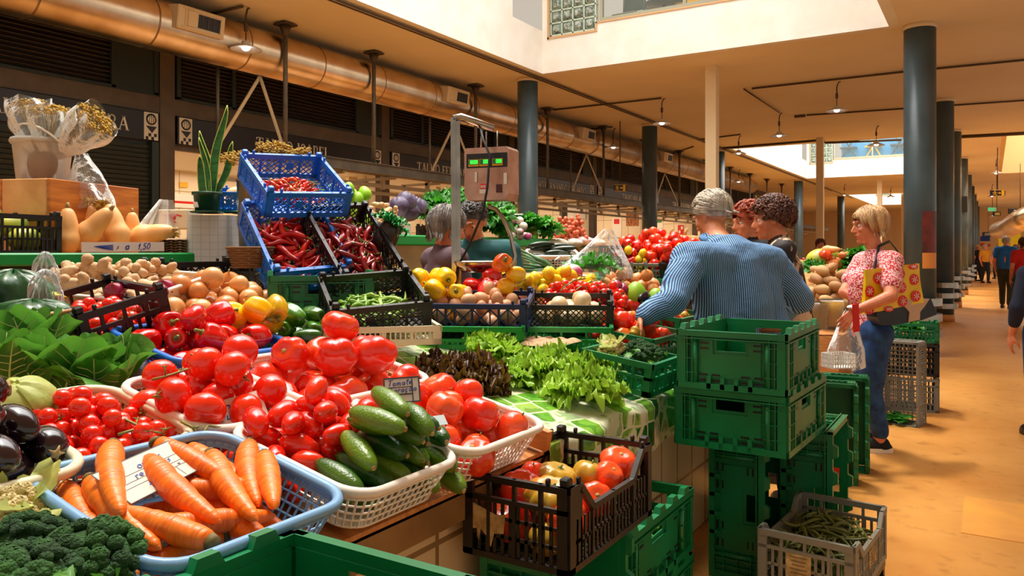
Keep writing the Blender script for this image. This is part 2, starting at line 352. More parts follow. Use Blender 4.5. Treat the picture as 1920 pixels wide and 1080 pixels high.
# serif stroke letters: (thick?, [points]) on a 1-high cell
def arc(cx, cy, rx, ry, a0, a1, n=8): return [(cx+rx*math.cos(math.radians(a0+(a1-a0)*i/n)), cy+ry*math.sin(math.radians(a0+(a1-a0)*i/n))) for i in range(n+1)]
GL = {
 'T': (.74, [(1, [(.37, 0), (.37, 1)]), (0, [(.02, .97), (.72, .97)]), (0, [(.02, .97), (.02, .8)]), (0, [(.72, .97), (.72, .8)])]),
 'A': (.8, [(0, [(.08, 0), (.4, 1)]), (1, [(.4, 1), (.7, 0)]), (0, [(.2, .35), (.58, .35)])]),
 'L': (.64, [(1, [(.14, 0), (.14, 1)]), (0, [(.14, .03), (.6, .03)]), (0, [(.6, .03), (.6, .22)])]),
 'H': (.86, [(1, [(.16, 0), (.16, 1)]), (1, [(.68, 0), (.68, 1)]), (0, [(.16, .5), (.68, .5)])]),
 'O': (.84, [(2, arc(.42, .5, .34, .48, 0, 360, 16))]),
 'I': (.36, [(1, [(.18, 0), (.18, 1)])]),
 'S': (.6, [(2, arc(.3, .74, .2, .23, 20, 250, 8)+arc(.3, .26, .22, .25, 80, -160, 8))]),
 'B': (.68, [(1, [(.14, 0), (.14, 1)]), (2, [(.14, .97), (.36, .97)]+arc(.36, .75, .18, .22, 90, -90, 6)+[(.14, .53)]), (2, [(.14, .53)]+arc(.38, .28, .22, .25, 90, -90, 6)+[(.14, .03)])]),
 'E': (.66, [(1, [(.14, 0), (.14, 1)]), (0, [(.14, .97), (.56, .97), (.56, .82)]), (0, [(.14, .5), (.46, .5)]), (0, [(.14, .03), (.6, .03), (.6, .2)])]),
 'F': (.62, [(1, [(.14, 0), (.14, 1)]), (0, [(.14, .97), (.56, .97), (.56, .82)]), (0, [(.14, .5), (.46, .5)])]),
 'R': (.76, [(1, [(.14, 0), (.14, 1)]), (2, [(.14, .97), (.36, .97)]+arc(.36, .73, .2, .24, 90, -90, 6)+[(.14, .49)]), (1, [(.36, .49), (.68, 0)])]),
 'N': (.88, [(0, [(.14, 0), (.14, 1)]), (1, [(.14, 1), (.72, 0)]), (0, [(.72, 0), (.72, 1)])]),
 'D': (.84, [(1, [(.14, 0), (.14, 1)]), (2, [(.14, .97), (.36, .97)]+arc(.36, .5, .38, .47, 90, -90, 10)+[(.14, .03)])]),
 'G': (.84, [(2, arc(.44, .5, .34, .48, 40, 320, 14)), (1, [(.72, .4), (.72, .12)]), (0, [(.56, .42), (.8, .42)])]),
 'C': (.78, [(2, arc(.44, .5, .34, .48, 45, 315, 14))]),
 'M': (1.0, [(0, [(.12, 0), (.14, 1)]), (1, [(.14, 1), (.48, .05)]), (0, [(.48, .05), (.84, 1)]), (1, [(.84, 1), (.86, 0)])]),
 'U': (.84, [(1, [(.16, 1), (.16, .3)]), (2, arc(.42, .3, .26, .28, 180, 360, 8)), (0, [(.68, .3), (.68, 1)])]),
 'J': (.5, [(1, [(.3, 1), (.3, .2)]), (2, arc(.16, .2, .14, .18, 0, -150, 5))]),
 'Q': (.84, [(2, arc(.42, .5, .34, .48, 0, 360, 16)), (1, [(.45, .15), (.78, -.12)])]),
 'Y': (.76, [(0, [(.06, 1), (.38, .5)]), (0, [(.7, 1), (.38, .5)]), (1, [(.38, .5), (.38, 0)])]),
 'P': (.66, [(1, [(.14, 0), (.14, 1)]), (2, [(.14, .97), (.36, .97)]+arc(.36, .73, .2, .24, 90, -90, 6)+[(.14, .49)])]),
 ' ': (.34, [])}
def write(mb, text, org, ux, uy, nz, h, serif=True, bold=1.0, m=0, glyphs=None, wid=1.0):
    glyphs = glyphs or GL; x = 0; org, ux, uy, nz = V(org), V(ux), V(uy), V(nz)
    for ch in text:
        wch, st = glyphs.get(ch, (.4, []))
        for tk, pts in st:
            wd = (.15 if tk == 1 else .11 if tk == 2 else .06)*bold if serif else .09*bold
            for i in range(len(pts)-1):
                a, b = V(pts[i]), V(pts[i+1]); e = (b-a).normalized()*.02 if (b-a).length > 1e-6 else V((0, 0))
                a = a-e; b = b+e
                A = org+ux*((x+a.x)*h*wid)+uy*(a.y*h); B = org+ux*((x+b.x)*h*wid)+uy*(b.y*h)
                mb.bar(A, B, wd*h, .05*h, nz, m)
            if serif and tk != 2 and len(pts) == 2:
                for q in pts:
                    if q[1] in (0, 1) and abs(pts[0][0]-pts[1][0]) < .5:
                        s_ = .13 if tk else .1
                        mb.bar(org+ux*((x+q[0]-s_)*h*wid)+uy*(q[1]*h), org+ux*((x+q[0]+s_)*h*wid)+uy*(q[1]*h), .05*h, .05*h, nz, m)
        x += wch+.08
    return x*h*wid
def twidth(t, h, g=None): g = g or GL; return sum(g.get(ch, (.4,))[0]+.08 for ch in t)*h
def xf(mt, *ps): return [mt @ V(p) for p in ps]
tilem = [mat('deco_black', S(24, 24, 26), .4), m_letter]
for k in range(8):
    y0, y1 = BY[k]+.14, BY[k+1]-.14 if k < 9 else 0
    s = empty('shop_sign', V((FX+.03, (y0+y1)/2, 3.0)), 'black stall sign %s above a butcher stall' % (('reading '+names[k].title()) if names[k] else 'far along the hall'), 'sign', 'butcher stall signs')
    L = y1-y0
    MB().cbox((0, 0, 0), (.05, L, .38), .005).build('board', m_blksign, s)
    if names[k]:
        h = .172; tw = twidth(names[k], h); t = MB(); off = {0: L/2-.42-tw, 1: -L/2+1.33, 2: -L/2+.75, 3: L/2-.5-tw, 4: -L/2+1.7, 5: -L/2+1.6}.get(k, -tw/2)
        write(t, names[k], (.028, off, -.095), (0, 1, 0), (0, 0, 1), (1, 0, 0), h)
        t.build('lettering', m_letter, s)
    for e, yy in enumerate((-L/2+.12, L/2-.12)):
        dq = MB(); dq.box((.027, yy, 0), (.006, .2, .36), m=1)
        dq.lathe([(.075, 0), (.075, .006), (0, .006)], 16, M.Translation((.03, yy, .09)) @ M.Rotation(PI/2, 4, 'Y'), m=0)
        dq.lathe([(.055, 0), (.055, .007), (0, .007)], 16, M.Translation((.03, yy, .09)) @ M.Rotation(PI/2, 4, 'Y'), m=1)
        for j in range(-1, 2): dq.box((.036, yy+j*.03, .09), (.004, .008, .14), m=0)
        dq.add([(.034, yy-.08, .0), (.034, yy+.08, .0), (.034, yy+.01, -.09)], [(0, 1, 2)], 0)
        for a in range(4):
            for b_ in range(2):
                if (a+b_) % 2: dq.box((.03, yy-.06+.04*a, -.115-.045*b_), (.006, .038, .043), m=0)
        dq.build('emblem_tile', tilem, s)
    # louvres above the sign
    lv = empty('louvre_panel', V((FX, (y0+y1)/2, 3.78)), 'dark slatted louvre panel over stall sign, %s' % (names[k].title() if names[k] else 'far along'), 'louvre', 'louvre panels')
    q = MB(); fr = MB()
    for j in range(12): q.box((0, -.25, -.31+.055*j), (.05, L-.55, .012), M.Rotation(.7, 3, 'Y'))
    q.b2((-.05, -L/2, -.36), (-.04, L/2, .36))
    for yy in (-L/2+.03, -L/4-.1, L/2-.62, L/2-.03): fr.box((.02, yy, 0), (.04, .06, .7))
    fr.box((.01, L/2-.32, 0), (.03, .56, .7)); 
    for zz in (-.34, .34): fr.box((.02, 0, zz), (.04, L, .04))
    q.build('slats', m_louv, lv); fr.build('louvre_frame', m_teal, lv)
    # below sign: roller shutter on first bay, open stalls beyond
    if k == 0:
        rs = empty('roller_shutter', V((FX, (y0+y1)/2, 0)), 'closed dark green roller shutter under the first stall sign', 'shutter')
        q = MB()
        for j in range(46): q.box((0, 0, .03+.06*j), (.03, L, .05), M.Rotation(.25, 3, 'Y'))
        q.b2((-.03, -L/2, 0), (-.02, L/2, 2.8)); q.build('shutter_slats', mat('shutter_green', S(34, 44, 38), .45, .2), rs)
        q = MB(); q.box((.03, L/2-.06, 1.4), (.07, .1, 2.8)); q.box((.03, -L/2+.06, 1.4), (.07, .1, 2.8)); q.build('guide_rail', m_teal, rs)
# stall interiors
q = MB().b2((-12.2, 6.5, 0), (-12.1, 46, 2.78)); struct('wall_stalls', q, tiles('stall_tiles', S(244, 228, 200), S(190, 166, 130), .45, .6, axis='YZ', mortar=.01))
q = MB()
for y in BY[1:]: q.b2((-12.1, y-.05, 0), (FX-.12, y+.05, 2.78))
struct('wall_partition', q, tiles('stall_tiles_side', S(240, 224, 196), S(190, 166, 130), .45, .6, axis='XZ', mortar=.01))
q = MB().b2((-12.2, 6.5, 2.76), (-9.62, 46, 2.8)); struct('ceiling_stalls', q, m_white)
# round columns
def column(i, X, Y, r, bands, lab):
    q = MB().lathe([(r, .14), (r, CZ-.06)], 32, M.Translation((X, Y, 0)))
    o = struct('column', q, m_pillar, lab)
    MB().lathe([(r+.012, 0), (r+.012, .14), (r, .14)], 32, M.Translation((X, Y, 0))).build('column_base', mat('column_base', S(196, 132, 66), .5), o)
    MB().lathe([(r+.01, CZ-.06), (r+.01, CZ)], 32, M.Translation((X, Y, 0))).build('column_collar', m_post, o)
    if bands:
        for z in (.30, .50, .70):
            MB().lathe([(r+.005, z-.048), (r+.07, z-.048), (r+.07, z+.048), (r+.005, z+.048)], 32, M.Translation((X, Y, 0)), smooth=False).build('steel_band', m_steel, o)
for i, Y in enumerate((11.36, 17.15, 21.6, 28, 34, 40, 46, 52, 58)): column(i, -.78, Y, .19, True, 'slate grey round column with steel bands beside the aisle')
for i, Y in enumerate((11.4, 16.95, 22.3, 33.3, 43.9)): column(i, -6.7, Y, .175, False, 'slate grey round column behind the produce stalls')
for i, Y in enumerate((12.14, 21.3, 34, 43.8)):
    struct('post', MB().box((-3.75, Y, CZ/2), (.17, .17, CZ)), m_post, 'square cream post carrying the ceiling')
# ---- duct
dX, dZ, dR = -8.05, 3.92, .29
dt = empty('ventilation_duct', V((dX, 0, dZ)), 'long round metal air duct under the ceiling', 'duct')
q = MB().lathe([(dR, -3), (dR, 31)], 40, M.Rotation(-PI/2, 4, 'X')); q.build('duct_tube', m_duct, dt)
q = MB()
y = -1.0
while y < 31:
    q.lathe([(dR, y-.012), (dR+.008, y), (dR, y+.012)], 40, M.Rotation(-PI/2, 4, 'X')); y += 1.25
q.build('duct_seams', mat('duct_seam', S(150, 120, 90), .4, .8), dt)
for i in range(6):
    Y = .65+5.03*i
    v = empty('air_vent', M.Translation((dX+.27, Y+.02, dZ+.06)) @ M.Rotation(.15, 4, 'Y'), 'cream box air vent on the duct, %s along from the roller shutter' % ['first', 'second', 'third', 'fourth', 'fifth', 'sixth'][i], 'vent', 'air vents on the duct')
    q = MB(); q.cbox((.0, 0, 0), (.26, .62, .26), .012); q.build('vent_box', m_post, v)
    q = MB(); q.box((.134, -.21, 0), (.012, .03, .2)); q.box((.134, .0, .1), (.012, .5, .02)); q.box((.134, .0, -.1), (.012, .5, .02)); q.box((.134, .25, 0), (.012, .02, .2)); q.box((.136, -.13, 0), (.02, .14, .17), M.Rotation(.2, 3, 'Z')); q.build('vent_frame', m_post, v)
    q = MB(); q.box((.131, .1, 0), (.008, .3, .15)); q.build('vent_grille', m_blk, v)
    q = MB()
    for j in range(4): q.box((.137, .0+.075*j, 0), (.01, .006, .15))
    q.build('vent_blade', m_taupe, v)
# ---- hanging steel frame with meat rails
hf = empty('hanging_rail_frame', V((-7.7, 0, 2.56)), 'long steel beam and rails hung in front of the butcher stalls', 'rail frame')
q = MB(); q.b2((-.05, 6.9, -.07), (.05, 46, .07)); q.b2((-.08, 6.9, -.075), (.08, 46, -.06)); q.b2((-.08, 6.9, .06), (.08, 46, .075)); q.build('beam', m_frame, hf)
q = MB(); q.b2((-.28, 7, -.24), (-.24, 44, -.18)); q.b2((-.75, 6.6, -.3), (-.71, 44, -.25)); q.build('meat_rail', mat('galvanised', S(176, 158, 130), .45, .4), hf)
for j in range(34):
    y = 6.9+1.11*j; q = MB()
    q.b2((-.29, y, -.26), (-.23, y+.05, -.06)); q.b2((-.8, y, -.12), (0, y+.04, -.08)); q.b2((-.76, y, -.3), (-.7, y+.05, -.1)); q.build('rail_bracket', MATS['galvanised'], hf)
for i, Y in enumerate([6.97, 8.65, 11.3, 13.9, 16.6, 19.2, 21.8, 24.4, 27, 29.6, 32.2, 34.8]):
    r = empty('hanger_rod', V((-7.7, Y, 2.63)), 'steel hanger rod from ceiling to rail frame, %s from the plant' % ['first', 'second', 'third', 'fourth', 'fifth', 'sixth', 'seventh', 'eighth', 'ninth', 'tenth', 'eleventh', 'last'][i], 'hanger rod', 'hanger rods')
    MB().tube([(0, 0, 0), (0, 0, CZ-2.63)], .03, 10).build('rod', m_frame, r)
    MB().cbox((0, 0, CZ-2.66), (.22, .22, .02), .004).lathe([(.03, CZ-2.8), (.08, CZ-2.67)], 10).build('ceiling_plate', m_brass, r)
    if i % 2 == 0:
        MB().tube([(-.55, -.6, -.02), (-.55, -.6, 1.02)], .02, 8).build('rear_rod', m_frame, r)
        MB().bar((-.42, -.05, 1.0), (-.03, -.03, .1), .04, .02, (1, 0, 0)).build('brace', m_post, r)
        MB().bar((-.42, -.05, 1.0), (-.54, -.58, .08), .04, .02, (1, 0, 0)).build('brace', m_post, r)
# ---- ceiling conduits
q = MB()
def cond(pts, r=.018): q.tube([V(p) for p in pts], r, 6)
z = CZ-.03
q = MB(); cond([(-6.42, 1, z), (-6.42, 46, z)]); cond([(-6.50, 1, z), (-6.50, 40, z)], .012)
tag(q.build('ceiling_conduit', m_brass), 'long conduit pipe running along the void edge under the ceiling', 'conduit')
q = MB(); cond([PZ(1410, 166, z), PZ(1700, 134, z), PZ(2150, 90, z)]); cond([PZ(1395, 167, z), PZ(1461, 211, z)], .014); tag(q.build('ceiling_conduit', m_brass), 'conduit pipe crossing the ceiling above the two lit aisle lamps', 'conduit')
q = MB(); cond([PZ(1512, 216, z), PZ(2100, 176, z)]); q.box(PZ(1500, 218, z), (.22, .06, .05)); tag(q.build('ceiling_conduit', m_brass), 'conduit pipe with a black end box beyond the aisle lamps', 'conduit')
q = MB(); cond([PZ(1038, 206, z), PZ(1240, 184, z)]); tag(q.build('ceiling_conduit', m_brass), 'conduit pipe feeding the lamp beside the slate column', 'conduit')
q = MB(); cond([PZ(1355, 278, z), PZ(1540, 263, z), PZ(1548, 268, z), PZ(1690, 262, z)], .03); cond([PZ(1800, 256, z), PZ(1990, 246, z)], .05); tag(q.build('ceiling_conduit', m_brass), 'dark pipe along the near edge of the second roof void', 'conduit')
q = MB(); cond([PZ(1310, 262, z), PZ(1388, 252, z)]); cond([PZ(1225, 300, z), PZ(1300, 275, z)]); cond([PZ(1030, 250, z), PZ(1148, 238, z)]); cond([PZ(384, 28, z), PZ(455, 12, z)]); tag(q.build('ceiling_conduit', m_brass), 'short conduit branches feeding the lamps over the stalls', 'conduit')
# ---- pendant lamps  (px, lamp y, ceiling y)
def lamp(px, yl, yc, n, lit=6):
    top = PZ(px, yc, CZ); d = (CH-CZ)*FOC/(yc-HY); zl = P(px, yl, d).z
    lp = empty('pendant_lamp', V((top.x, top.y, zl)), n, 'lamp', 'round metal pendant lamps')
    R_ = .185
    MB().lathe([(.05, .09), (.055, .05), (.09, .04), (R_, 0), (R_+.004, -.008), (R_-.01, -.004), (.08, .03), (.04, .035)], 28).build('lamp_shade', mat('lamp_enamel', S(214, 206, 190), .4), lp)
    MB().lump((.05, .05, .035), None, 14, 8, M.Translation((0, 0, .012))).build('bulb', mat('lamp_glow', S(255, 255, 250), .5, emis=(S(235, 245, 255), lit)), lp)
    MB().tube([(0, 0, .09), (0, 0, .2)], .008, 6).cbox((0, 0, .26), (.04, .04, .1), .008).tube([(0, 0, .3), (0, 0, CZ-zl-.1), (.03, 0, CZ-zl-.02), (.06, 0, CZ-zl-.02)], .012, 6).build('cord', m_brass, lp)
for a in [(461, 92, 14, 'pendant lamp hanging before the duct above the snake plant'), (1241, 232, 184, 'pendant lamp hanging between two slate columns over the stalls'),
          (1569, 208, 152, 'pendant lamp nearest the white atrium wall over the shoppers'), (1461, 255, 211, 'pendant lamp on the bent conduit beside the nearest cream post'),
          (1385, 288, 254, 'small pendant lamp behind the nearest cream post'), (1643, 272, 235, 'pendant lamp in front of the blue cafe railing'),
          (1150, 277, 240, 'pendant lamp in front of the duct past the hanging scale'), (1868, 325, 296, 'pendant lamp over the aisle before the exit signs'),
          (1385, 341, 318, 'distant pendant lamp below the duct end'), (1583, 366, 345, 'distant pendant lamp left of the far slate column'), (1670, 369, 352, 'distant pendant lamp under the third void'),
          (1860, 368, 345, 'pendant lamp beside the hanging exit sign'), (1862, 404, 390, 'farthest pendant lamp over the aisle'), (1504, 378, 356, 'distant pendant lamp among the far hanger rods')]:
    lamp(*a)
# ================================================================ PRODUCE PROTOTYPES
PR = {}
def proto(key, name, cat, mb, mats, spheres, parts=()):
    PR[key] = dict(name=name, cat=cat, me=mb.mesh(name, mats), sp=spheres, parts=[(pn, pm.mesh(pn, pmt)) for pn, pm, pmt in parts])
def spawn(key, mt, label, group=None, parts=True, scale=1.0):
    p = PR[key]; o = link(p['name'], p['me'], None, mt @ M.Scale(scale, 4) if scale != 1 else mt)
    tag(o, label, p['cat'], group)
    if parts:
        for pn, pm in p['parts']: link(pn, pm, o)
    return o
def veg(name, c1, c2, rough=.28, ns=8, **k): return mat(name, c1, rough, 0, c2, ns, **k)
m_tom = veg('tomato_skin', S(238, 50, 18), S(222, 28, 12), .16, 9, rnd=.3, coat=.35)
m_tomo = veg('tomato_skin_orange', S(242, 88, 40), S(226, 42, 20), .18, 12, rnd=.4, coat=.3, stretch=(1, 1, .3))
m_tomh = veg('heirloom_skin', S(232, 74, 26), S(190, 150, 46), .24, 9, rnd=.6, coat=.2)
m_stem = veg('green_stem', S(92, 112, 36), S(126, 134, 62), .5, 30)
m_vine = veg('vine_stem', S(142, 140, 70), S(112, 116, 48), .5, 30)
m_redp = veg('red_pepper_skin', S(222, 16, 14), S(196, 8, 10), .12, 6, rnd=.3, coat=.5)
m_yelp = veg('yellow_pepper_skin', S(255, 208, 16), S(248, 184, 6), .15, 6, rnd=.4, coat=.4)
m_grnp = veg('green_pepper_skin', S(34, 88, 20), S(72, 132, 26), .14, 6, rnd=.6, coat=.5)
m_yg = veg('turning_pepper_skin', S(240, 180, 20), S(120, 140, 24), .16, 8, coat=.4)
m_orp = veg('orange_pepper_skin', S(226, 60, 14), S(244, 140, 20), .16, 6, coat=.4)
m_onion = veg('onion_skin', S(228, 166, 104), S(204, 128, 66), .3, 7, rnd=.5, coat=.15, stretch=(1, 1, .15))
m_ronion = veg('red_onion_skin', S(150, 22, 62), S(110, 14, 50), .25, 7, coat=.3, stretch=(1, 1, .15))
m_root = veg('dry_root', S(196, 168, 112), S(150, 118, 66), .8, 30)
m_cuke = veg('cucumber_skin', S(28, 78, 18), S(96, 132, 28), .3, 5, rnd=.5, bump=.25, bscale=160, coat=.15)
m_carrot = mat('carrot_skin', S(246, 128, 24), .4, 0, S(234, 104, 10), 20, bump=.35, bscale=26, rnd=.2, stretch=(6, 1, 1))
m_ctop = veg('carrot_top', S(120, 96, 50), S(80, 84, 34), .7, 60)
m_egg = veg('eggplant_skin', S(22, 10, 20), S(40, 18, 26), .14, 5, coat=.5)
m_chili = veg('chili_skin', S(220, 30, 16), S(176, 10, 8), .22, 20, rnd=.4, coat=.3)
m_chilid = veg('dark_chili_skin', S(158, 14, 18), S(112, 6, 12), .24, 20, rnd=.4, coat=.3)
m_chilio = veg('orange_chili_skin', S(226, 84, 12), S(180, 30, 6), .25, 20, rnd=.6, coat=.2)
m_ging = mat('ginger_skin', S(220, 186, 144), .65, 0, S(192, 150, 108), 16, bump=.5, bscale=50)
m_squash = mat('squash_skin', S(240, 188, 124), .4, 0, S(230, 164, 94), 7, coat=.1, rnd=.3)
m_bean = veg('bean_skin', S(106, 152, 40), S(142, 176, 60), .4, 12, rnd=.5)
m_beand = veg('old_bean_skin', S(74, 84, 28), S(110, 116, 44), .5, 12, rnd=.5)
m_lemon = mat('lemon_skin', S(248, 206, 20), .4, 0, S(214, 200, 40), 6, rnd=.3, bump=.1, bscale=150)
m_eggsh = mat('egg_shell', S(214, 164, 122), .5, 0, S(198, 142, 100), 3, rnd=.5)
m_pale = mat('pale_squash', S(226, 204, 164), .45, 0, S(206, 176, 130), 6, rnd=.3)
m_potato = mat('potato_skin', S(200, 158, 104), .7, 0, S(174, 126, 78), 12, bump=.2, bscale=60, rnd=.4)
def leafmat(name, c1, c2, ns=7, rough=.45):
    m = mat(name, c1, rough, 0, c2, ns, bump=.4, bscale=24, coord='Object'); B = m.node_tree.nodes['Principled BSDF']
    B.inputs['Subsurface Weight'].default_value = .0
    nt = m.node_tree; N = nt.nodes.new; L = nt.links
    tr = N('ShaderNodeBsdfTranslucent'); tr.inputs[0].default_value = tuple(min(1, q*1.3) for q in c2[:3])+(1,); mx = N('ShaderNodeMixShader'); mx.inputs[0].default_value = .28
    out = [n for n in nt.nodes if n.type == 'OUTPUT_MATERIAL'][0]; L.new(B.outputs[0], mx.inputs[1]); L.new(tr.outputs[0], mx.inputs[2]); L.new(mx.outputs[0], out.inputs[0])
    return m
m_leaf = leafmat('lettuce_leaf', S(120, 168, 34), S(168, 206, 66))
m_leafd = leafmat('cabbage_leaf', S(38, 108, 28), S(96, 158, 52), 7)
m_leafr = leafmat('red_lettuce_leaf', S(66, 18, 16), S(104, 78, 24), 16)
m_leafk = leafmat('dark_herb_leaf', S(24, 92, 18), S(64, 148, 34), 9)
m_pcab = leafmat('pale_cabbage_leaf', S(170, 186, 90), S(206, 214, 132), 5)
m_rcab = leafmat('red_cabbage_leaf', S(74, 56, 92), S(134, 124, 150), 6)
m_rib = veg('leaf_rib', S(196, 208, 150), S(170, 190, 110), .5, 20)
m_broc = mat('broccoli_floret', S(18, 62, 22), .8, 0, S(48, 104, 34), 12, bump=1.0, bscale=220)
m_caul = mat('cauliflower_curd', S(222, 206, 150), .8, 0, S(196, 176, 112), 12, bump=.8, bscale=160)

def calyx(r, z, n=5, L=.02, wd=.006, mt=None, drop=.2):
    q = MB(); q.tube([(0, 0, z-.003), (0, 0, z+.008), (.003, 0, z+.014)], [r*.9, r*.8, r*.7], 6, cap=True)
    for i in range(n):
        a = 2*PI*i/n+.3; c_, s_ = math.cos(a), math.sin(a); p = lambda u, v, h: (c_*u-s_*v, s_*u+c_*v, z+h)
        q.add([p(0, 0, .003), p(L*.4, wd/2, .004), p(L, 0, -drop*L), p(L*.4, -wd/2, .004)], [(0, 1, 2, 3)], 0)
    return q
def ribbed(k, amp, dip=.25, bot=.1, ph0=0.):
    def f(th, ph):
        g = 1+amp*(abs(math.cos(k*th/2+ph0))**.7-.6)*math.sin(ph)**.6
        zz = 1-(dip*math.exp(-(ph/.5)**2))-(bot*math.exp(-((PI-ph)/.5)**2)); return g, zz
    return f
proto('vinetom', 'tomato', 'tomato', MB().lump((.045, .045, .040), ribbed(5, .04, .18, .05), 22, 12), m_tom, [((0, 0, 0), .043)], [('calyx', calyx(.003, .035, 5, .018), m_vine)])
proto('cherry', 'cherry_tomato', 'tomato', MB().lump((.0215, .0215, .021), ribbed(4, .02, .1, 0), 16, 9), m_tom, [((0, 0, 0), .0208)])
proto('cherrym', 'cherry_tomato', 'tomato', MB().lump((.0215, .0215, .021), ribbed(4, .02, .1, 0), 14, 8), m_tom, [((0, 0, 0), .0208)], [('calyx', calyx(.0015, .019, 5, .012, .004), m_vine)])
def egg(pw): return lambda th, ph: (1+pw*math.cos(ph), 1)
proto('roma', 'plum_tomato', 'tomato', MB().lump((.027, .027, .044), egg(-.1), 18, 12, M.Rotation(PI/2, 4, 'Y')), m_tom, [((-.02, 0, 0), .024), ((.014, 0, 0), .027)], [('calyx', calyx(.002, .043, 4, .008, .003, None).__class__().lump((.003, .003, .002), None, 8, 4, M.Translation((-.044, 0, 0))), m_root)])
for i in range(3):
    k = (6, 8, 7)[i]; rr = (.068, .062, .055)[i]; hh = (.054, .05, .052)[i]
    proto('beef%d' % i, 'beefsteak_tomato', 'tomato', MB().lump((rr, rr*.93, hh), ribbed(k, .13, .32, .14, i), 36, 16), m_tomo, [((0, 0, 0), rr*.9)], [('stem_scar', MB().lump((.009, .009, .004), None, 10, 4, M.Translation((0, 0, hh*.68))), m_root)])
proto('heart0', 'oxheart_tomato', 'tomato', MB().lump((.044, .042, .05), lambda t, p: (1+.28*math.cos(p)*.6+.03*math.cos(5*t)*math.sin(p), 1), 22, 12), m_tomo, [((0, 0, 0), .042)], [('calyx', calyx(.003, .045, 5, .014), m_stem)])
for i in range(2):
    proto('heir%d' % i, 'heirloom_tomato', 'tomato', MB().lump((.066-.012*i, .058-.01*i, .044), ribbed(9-2*i, .16, .34, .15, i), 36, 16), m_tomh, [((0, 0, 0), .053-.008*i)], [('calyx', calyx(.004, .028, 5, .022), m_stem)])
def pep(key, m, L=.05, r=.04, amp=.16, k=4, tw=.3):
    def f(th, ph):
        g = 1+amp*(abs(math.cos(k*(th+tw*math.cos(ph))/2))**.8-.6); g *= (1.0 if ph < PI/2 else 1-.22*((ph-PI/2)/(PI/2)))
        sq = math.sin(ph)**.62/max(math.sin(ph), .05) if .02 < ph < PI-.02 else 1
        return g*min(sq, 3.0), 1-.28*math.exp(-(ph/.42)**2)-.1*math.exp(-((PI-ph)/.4)**2)
    R_ = M.Rotation(PI/2, 4, 'Y'); q = MB().lump((r, r*.9, L), f, 28, 16, R_)
    st = MB().tube([(L*.62, 0, 0), (L*.95, 0, 0), (L*1.2, .003, .006)], [.009, .0045, .0055], 8).lump((.013, .013, .004), None, 10, 4, M.Translation((L*.72, 0, 0)) @ R_)
    proto(key, 'bell_pepper' if L < .07 else 'pointed_pepper', 'pepper', q, m, [((-L*.45, 0, 0), r*.82), ((L*.4, 0, 0), r*.92)], [('stem', st, m_stem)])
pep('redp', m_redp, .05, .043); pep('redp2', m_redp, .062, .038, .14, 3, .5); pep('yelp', m_yelp, .05, .044); pep('grnp', m_grnp, .06, .036, .14, 4, .2); pep('yg', m_yg, .055, .042); pep('orp', m_orp, .055, .042)
proto('onion', 'brown_onion', 'onion', MB().lump((.04, .04, .037), lambda t, p: (1, 1+.22*math.exp(-(p/.28)**2)+.06*math.exp(-((PI-p)/.2)**2)), 20, 12), m_onion, [((0, 0, 0), .0385)],
      [('root_tuft', MB().tube([(0, 0, .042), (.001, 0, .05), (.004, .002, .058)], [.004, .0025, .003], 6).lump((.007, .007, .002), None, 8, 3, M.Translation((0, 0, -.038))), m_root)])
proto('ronion', 'red_onion', 'onion', MB().lump((.036, .036, .032), lambda t, p: (1, 1+.25*math.exp(-(p/.28)**2)), 20, 12), m_ronion, [((0, 0, 0), .034)], [('root_tuft', MB().tube([(0, 0, .036), (.001, 0, .048)], [.004, .002], 6), m_root)])
def cyl_item(L, r, taper=0., bend=0., bumps=0., n=14, k=12, sd=0, endr=.45):
    q = MB(); pts = []; rad = []; rr = random.Random(sd)
    for i in range(k+1):
        u = i/k; x = (u-.5)*L; e = min(1, math.sin(PI*min(max(u, .0), 1))**endr if 0 < u < 1 else .02)
        pts.append((x, bend*math.sin(PI*u), 0)); rad.append(r*(1-taper*u)*max(e, .08)*(1+rr.uniform(-bumps, bumps)))
    q.tube(pts, rad, n); s_ = []
    m_ = max(2, int(L/(1.5*r))); 
    for i in range(m_):
        u = .12+.76*i/(m_-1); s_.append((((u-.5)*L, bend*math.sin(PI*u), 0), r*(1-taper*u)*.93))
    return q, s_
for i in range(2):
    q, s_ = cyl_item(.158-.02*i, .026, .08, .008*i, .04, sd=i)
    proto('cuke%d' % i, 'small_cucumber', 'cucumber', q, m_cuke, s_, [('blossom_end', MB().lump((.002, .006, .006), None, 8, 4, M.Translation((-.078+.01*i, 0, 0))), m_root)])
for i in range(3):
    L = (.21, .17, .14)[i]; q, s_ = cyl_item(L, (.0235, .022, .0235)[i], .45, .008*(i-1), .06, k=16, sd=5+i, endr=.3)
    proto('carrot%d' % i, 'carrot', 'carrot', q, m_carrot, s_, [('stem_end', MB().tube([(-L/2-.004, 0, 0), (-L/2+.006, 0, 0)], [.009, .012], 10), m_ctop)])
proto('aub', 'eggplant', 'eggplant', MB().lump((.038, .038, .056), egg(-.14), 20, 12, M.Rotation(PI/2, 4, 'Y')), m_egg, [((-.02, 0, 0), .034), ((.014, 0, 0), .037)], [('calyx', MB().lump((.012, .012, .006), lambda t, p: (1+.5*math.cos(5*t), 1), 15, 5, M.Translation((-.054, 0, 0)) @ M.Rotation(-PI/2, 4, 'Y')), m_root)])
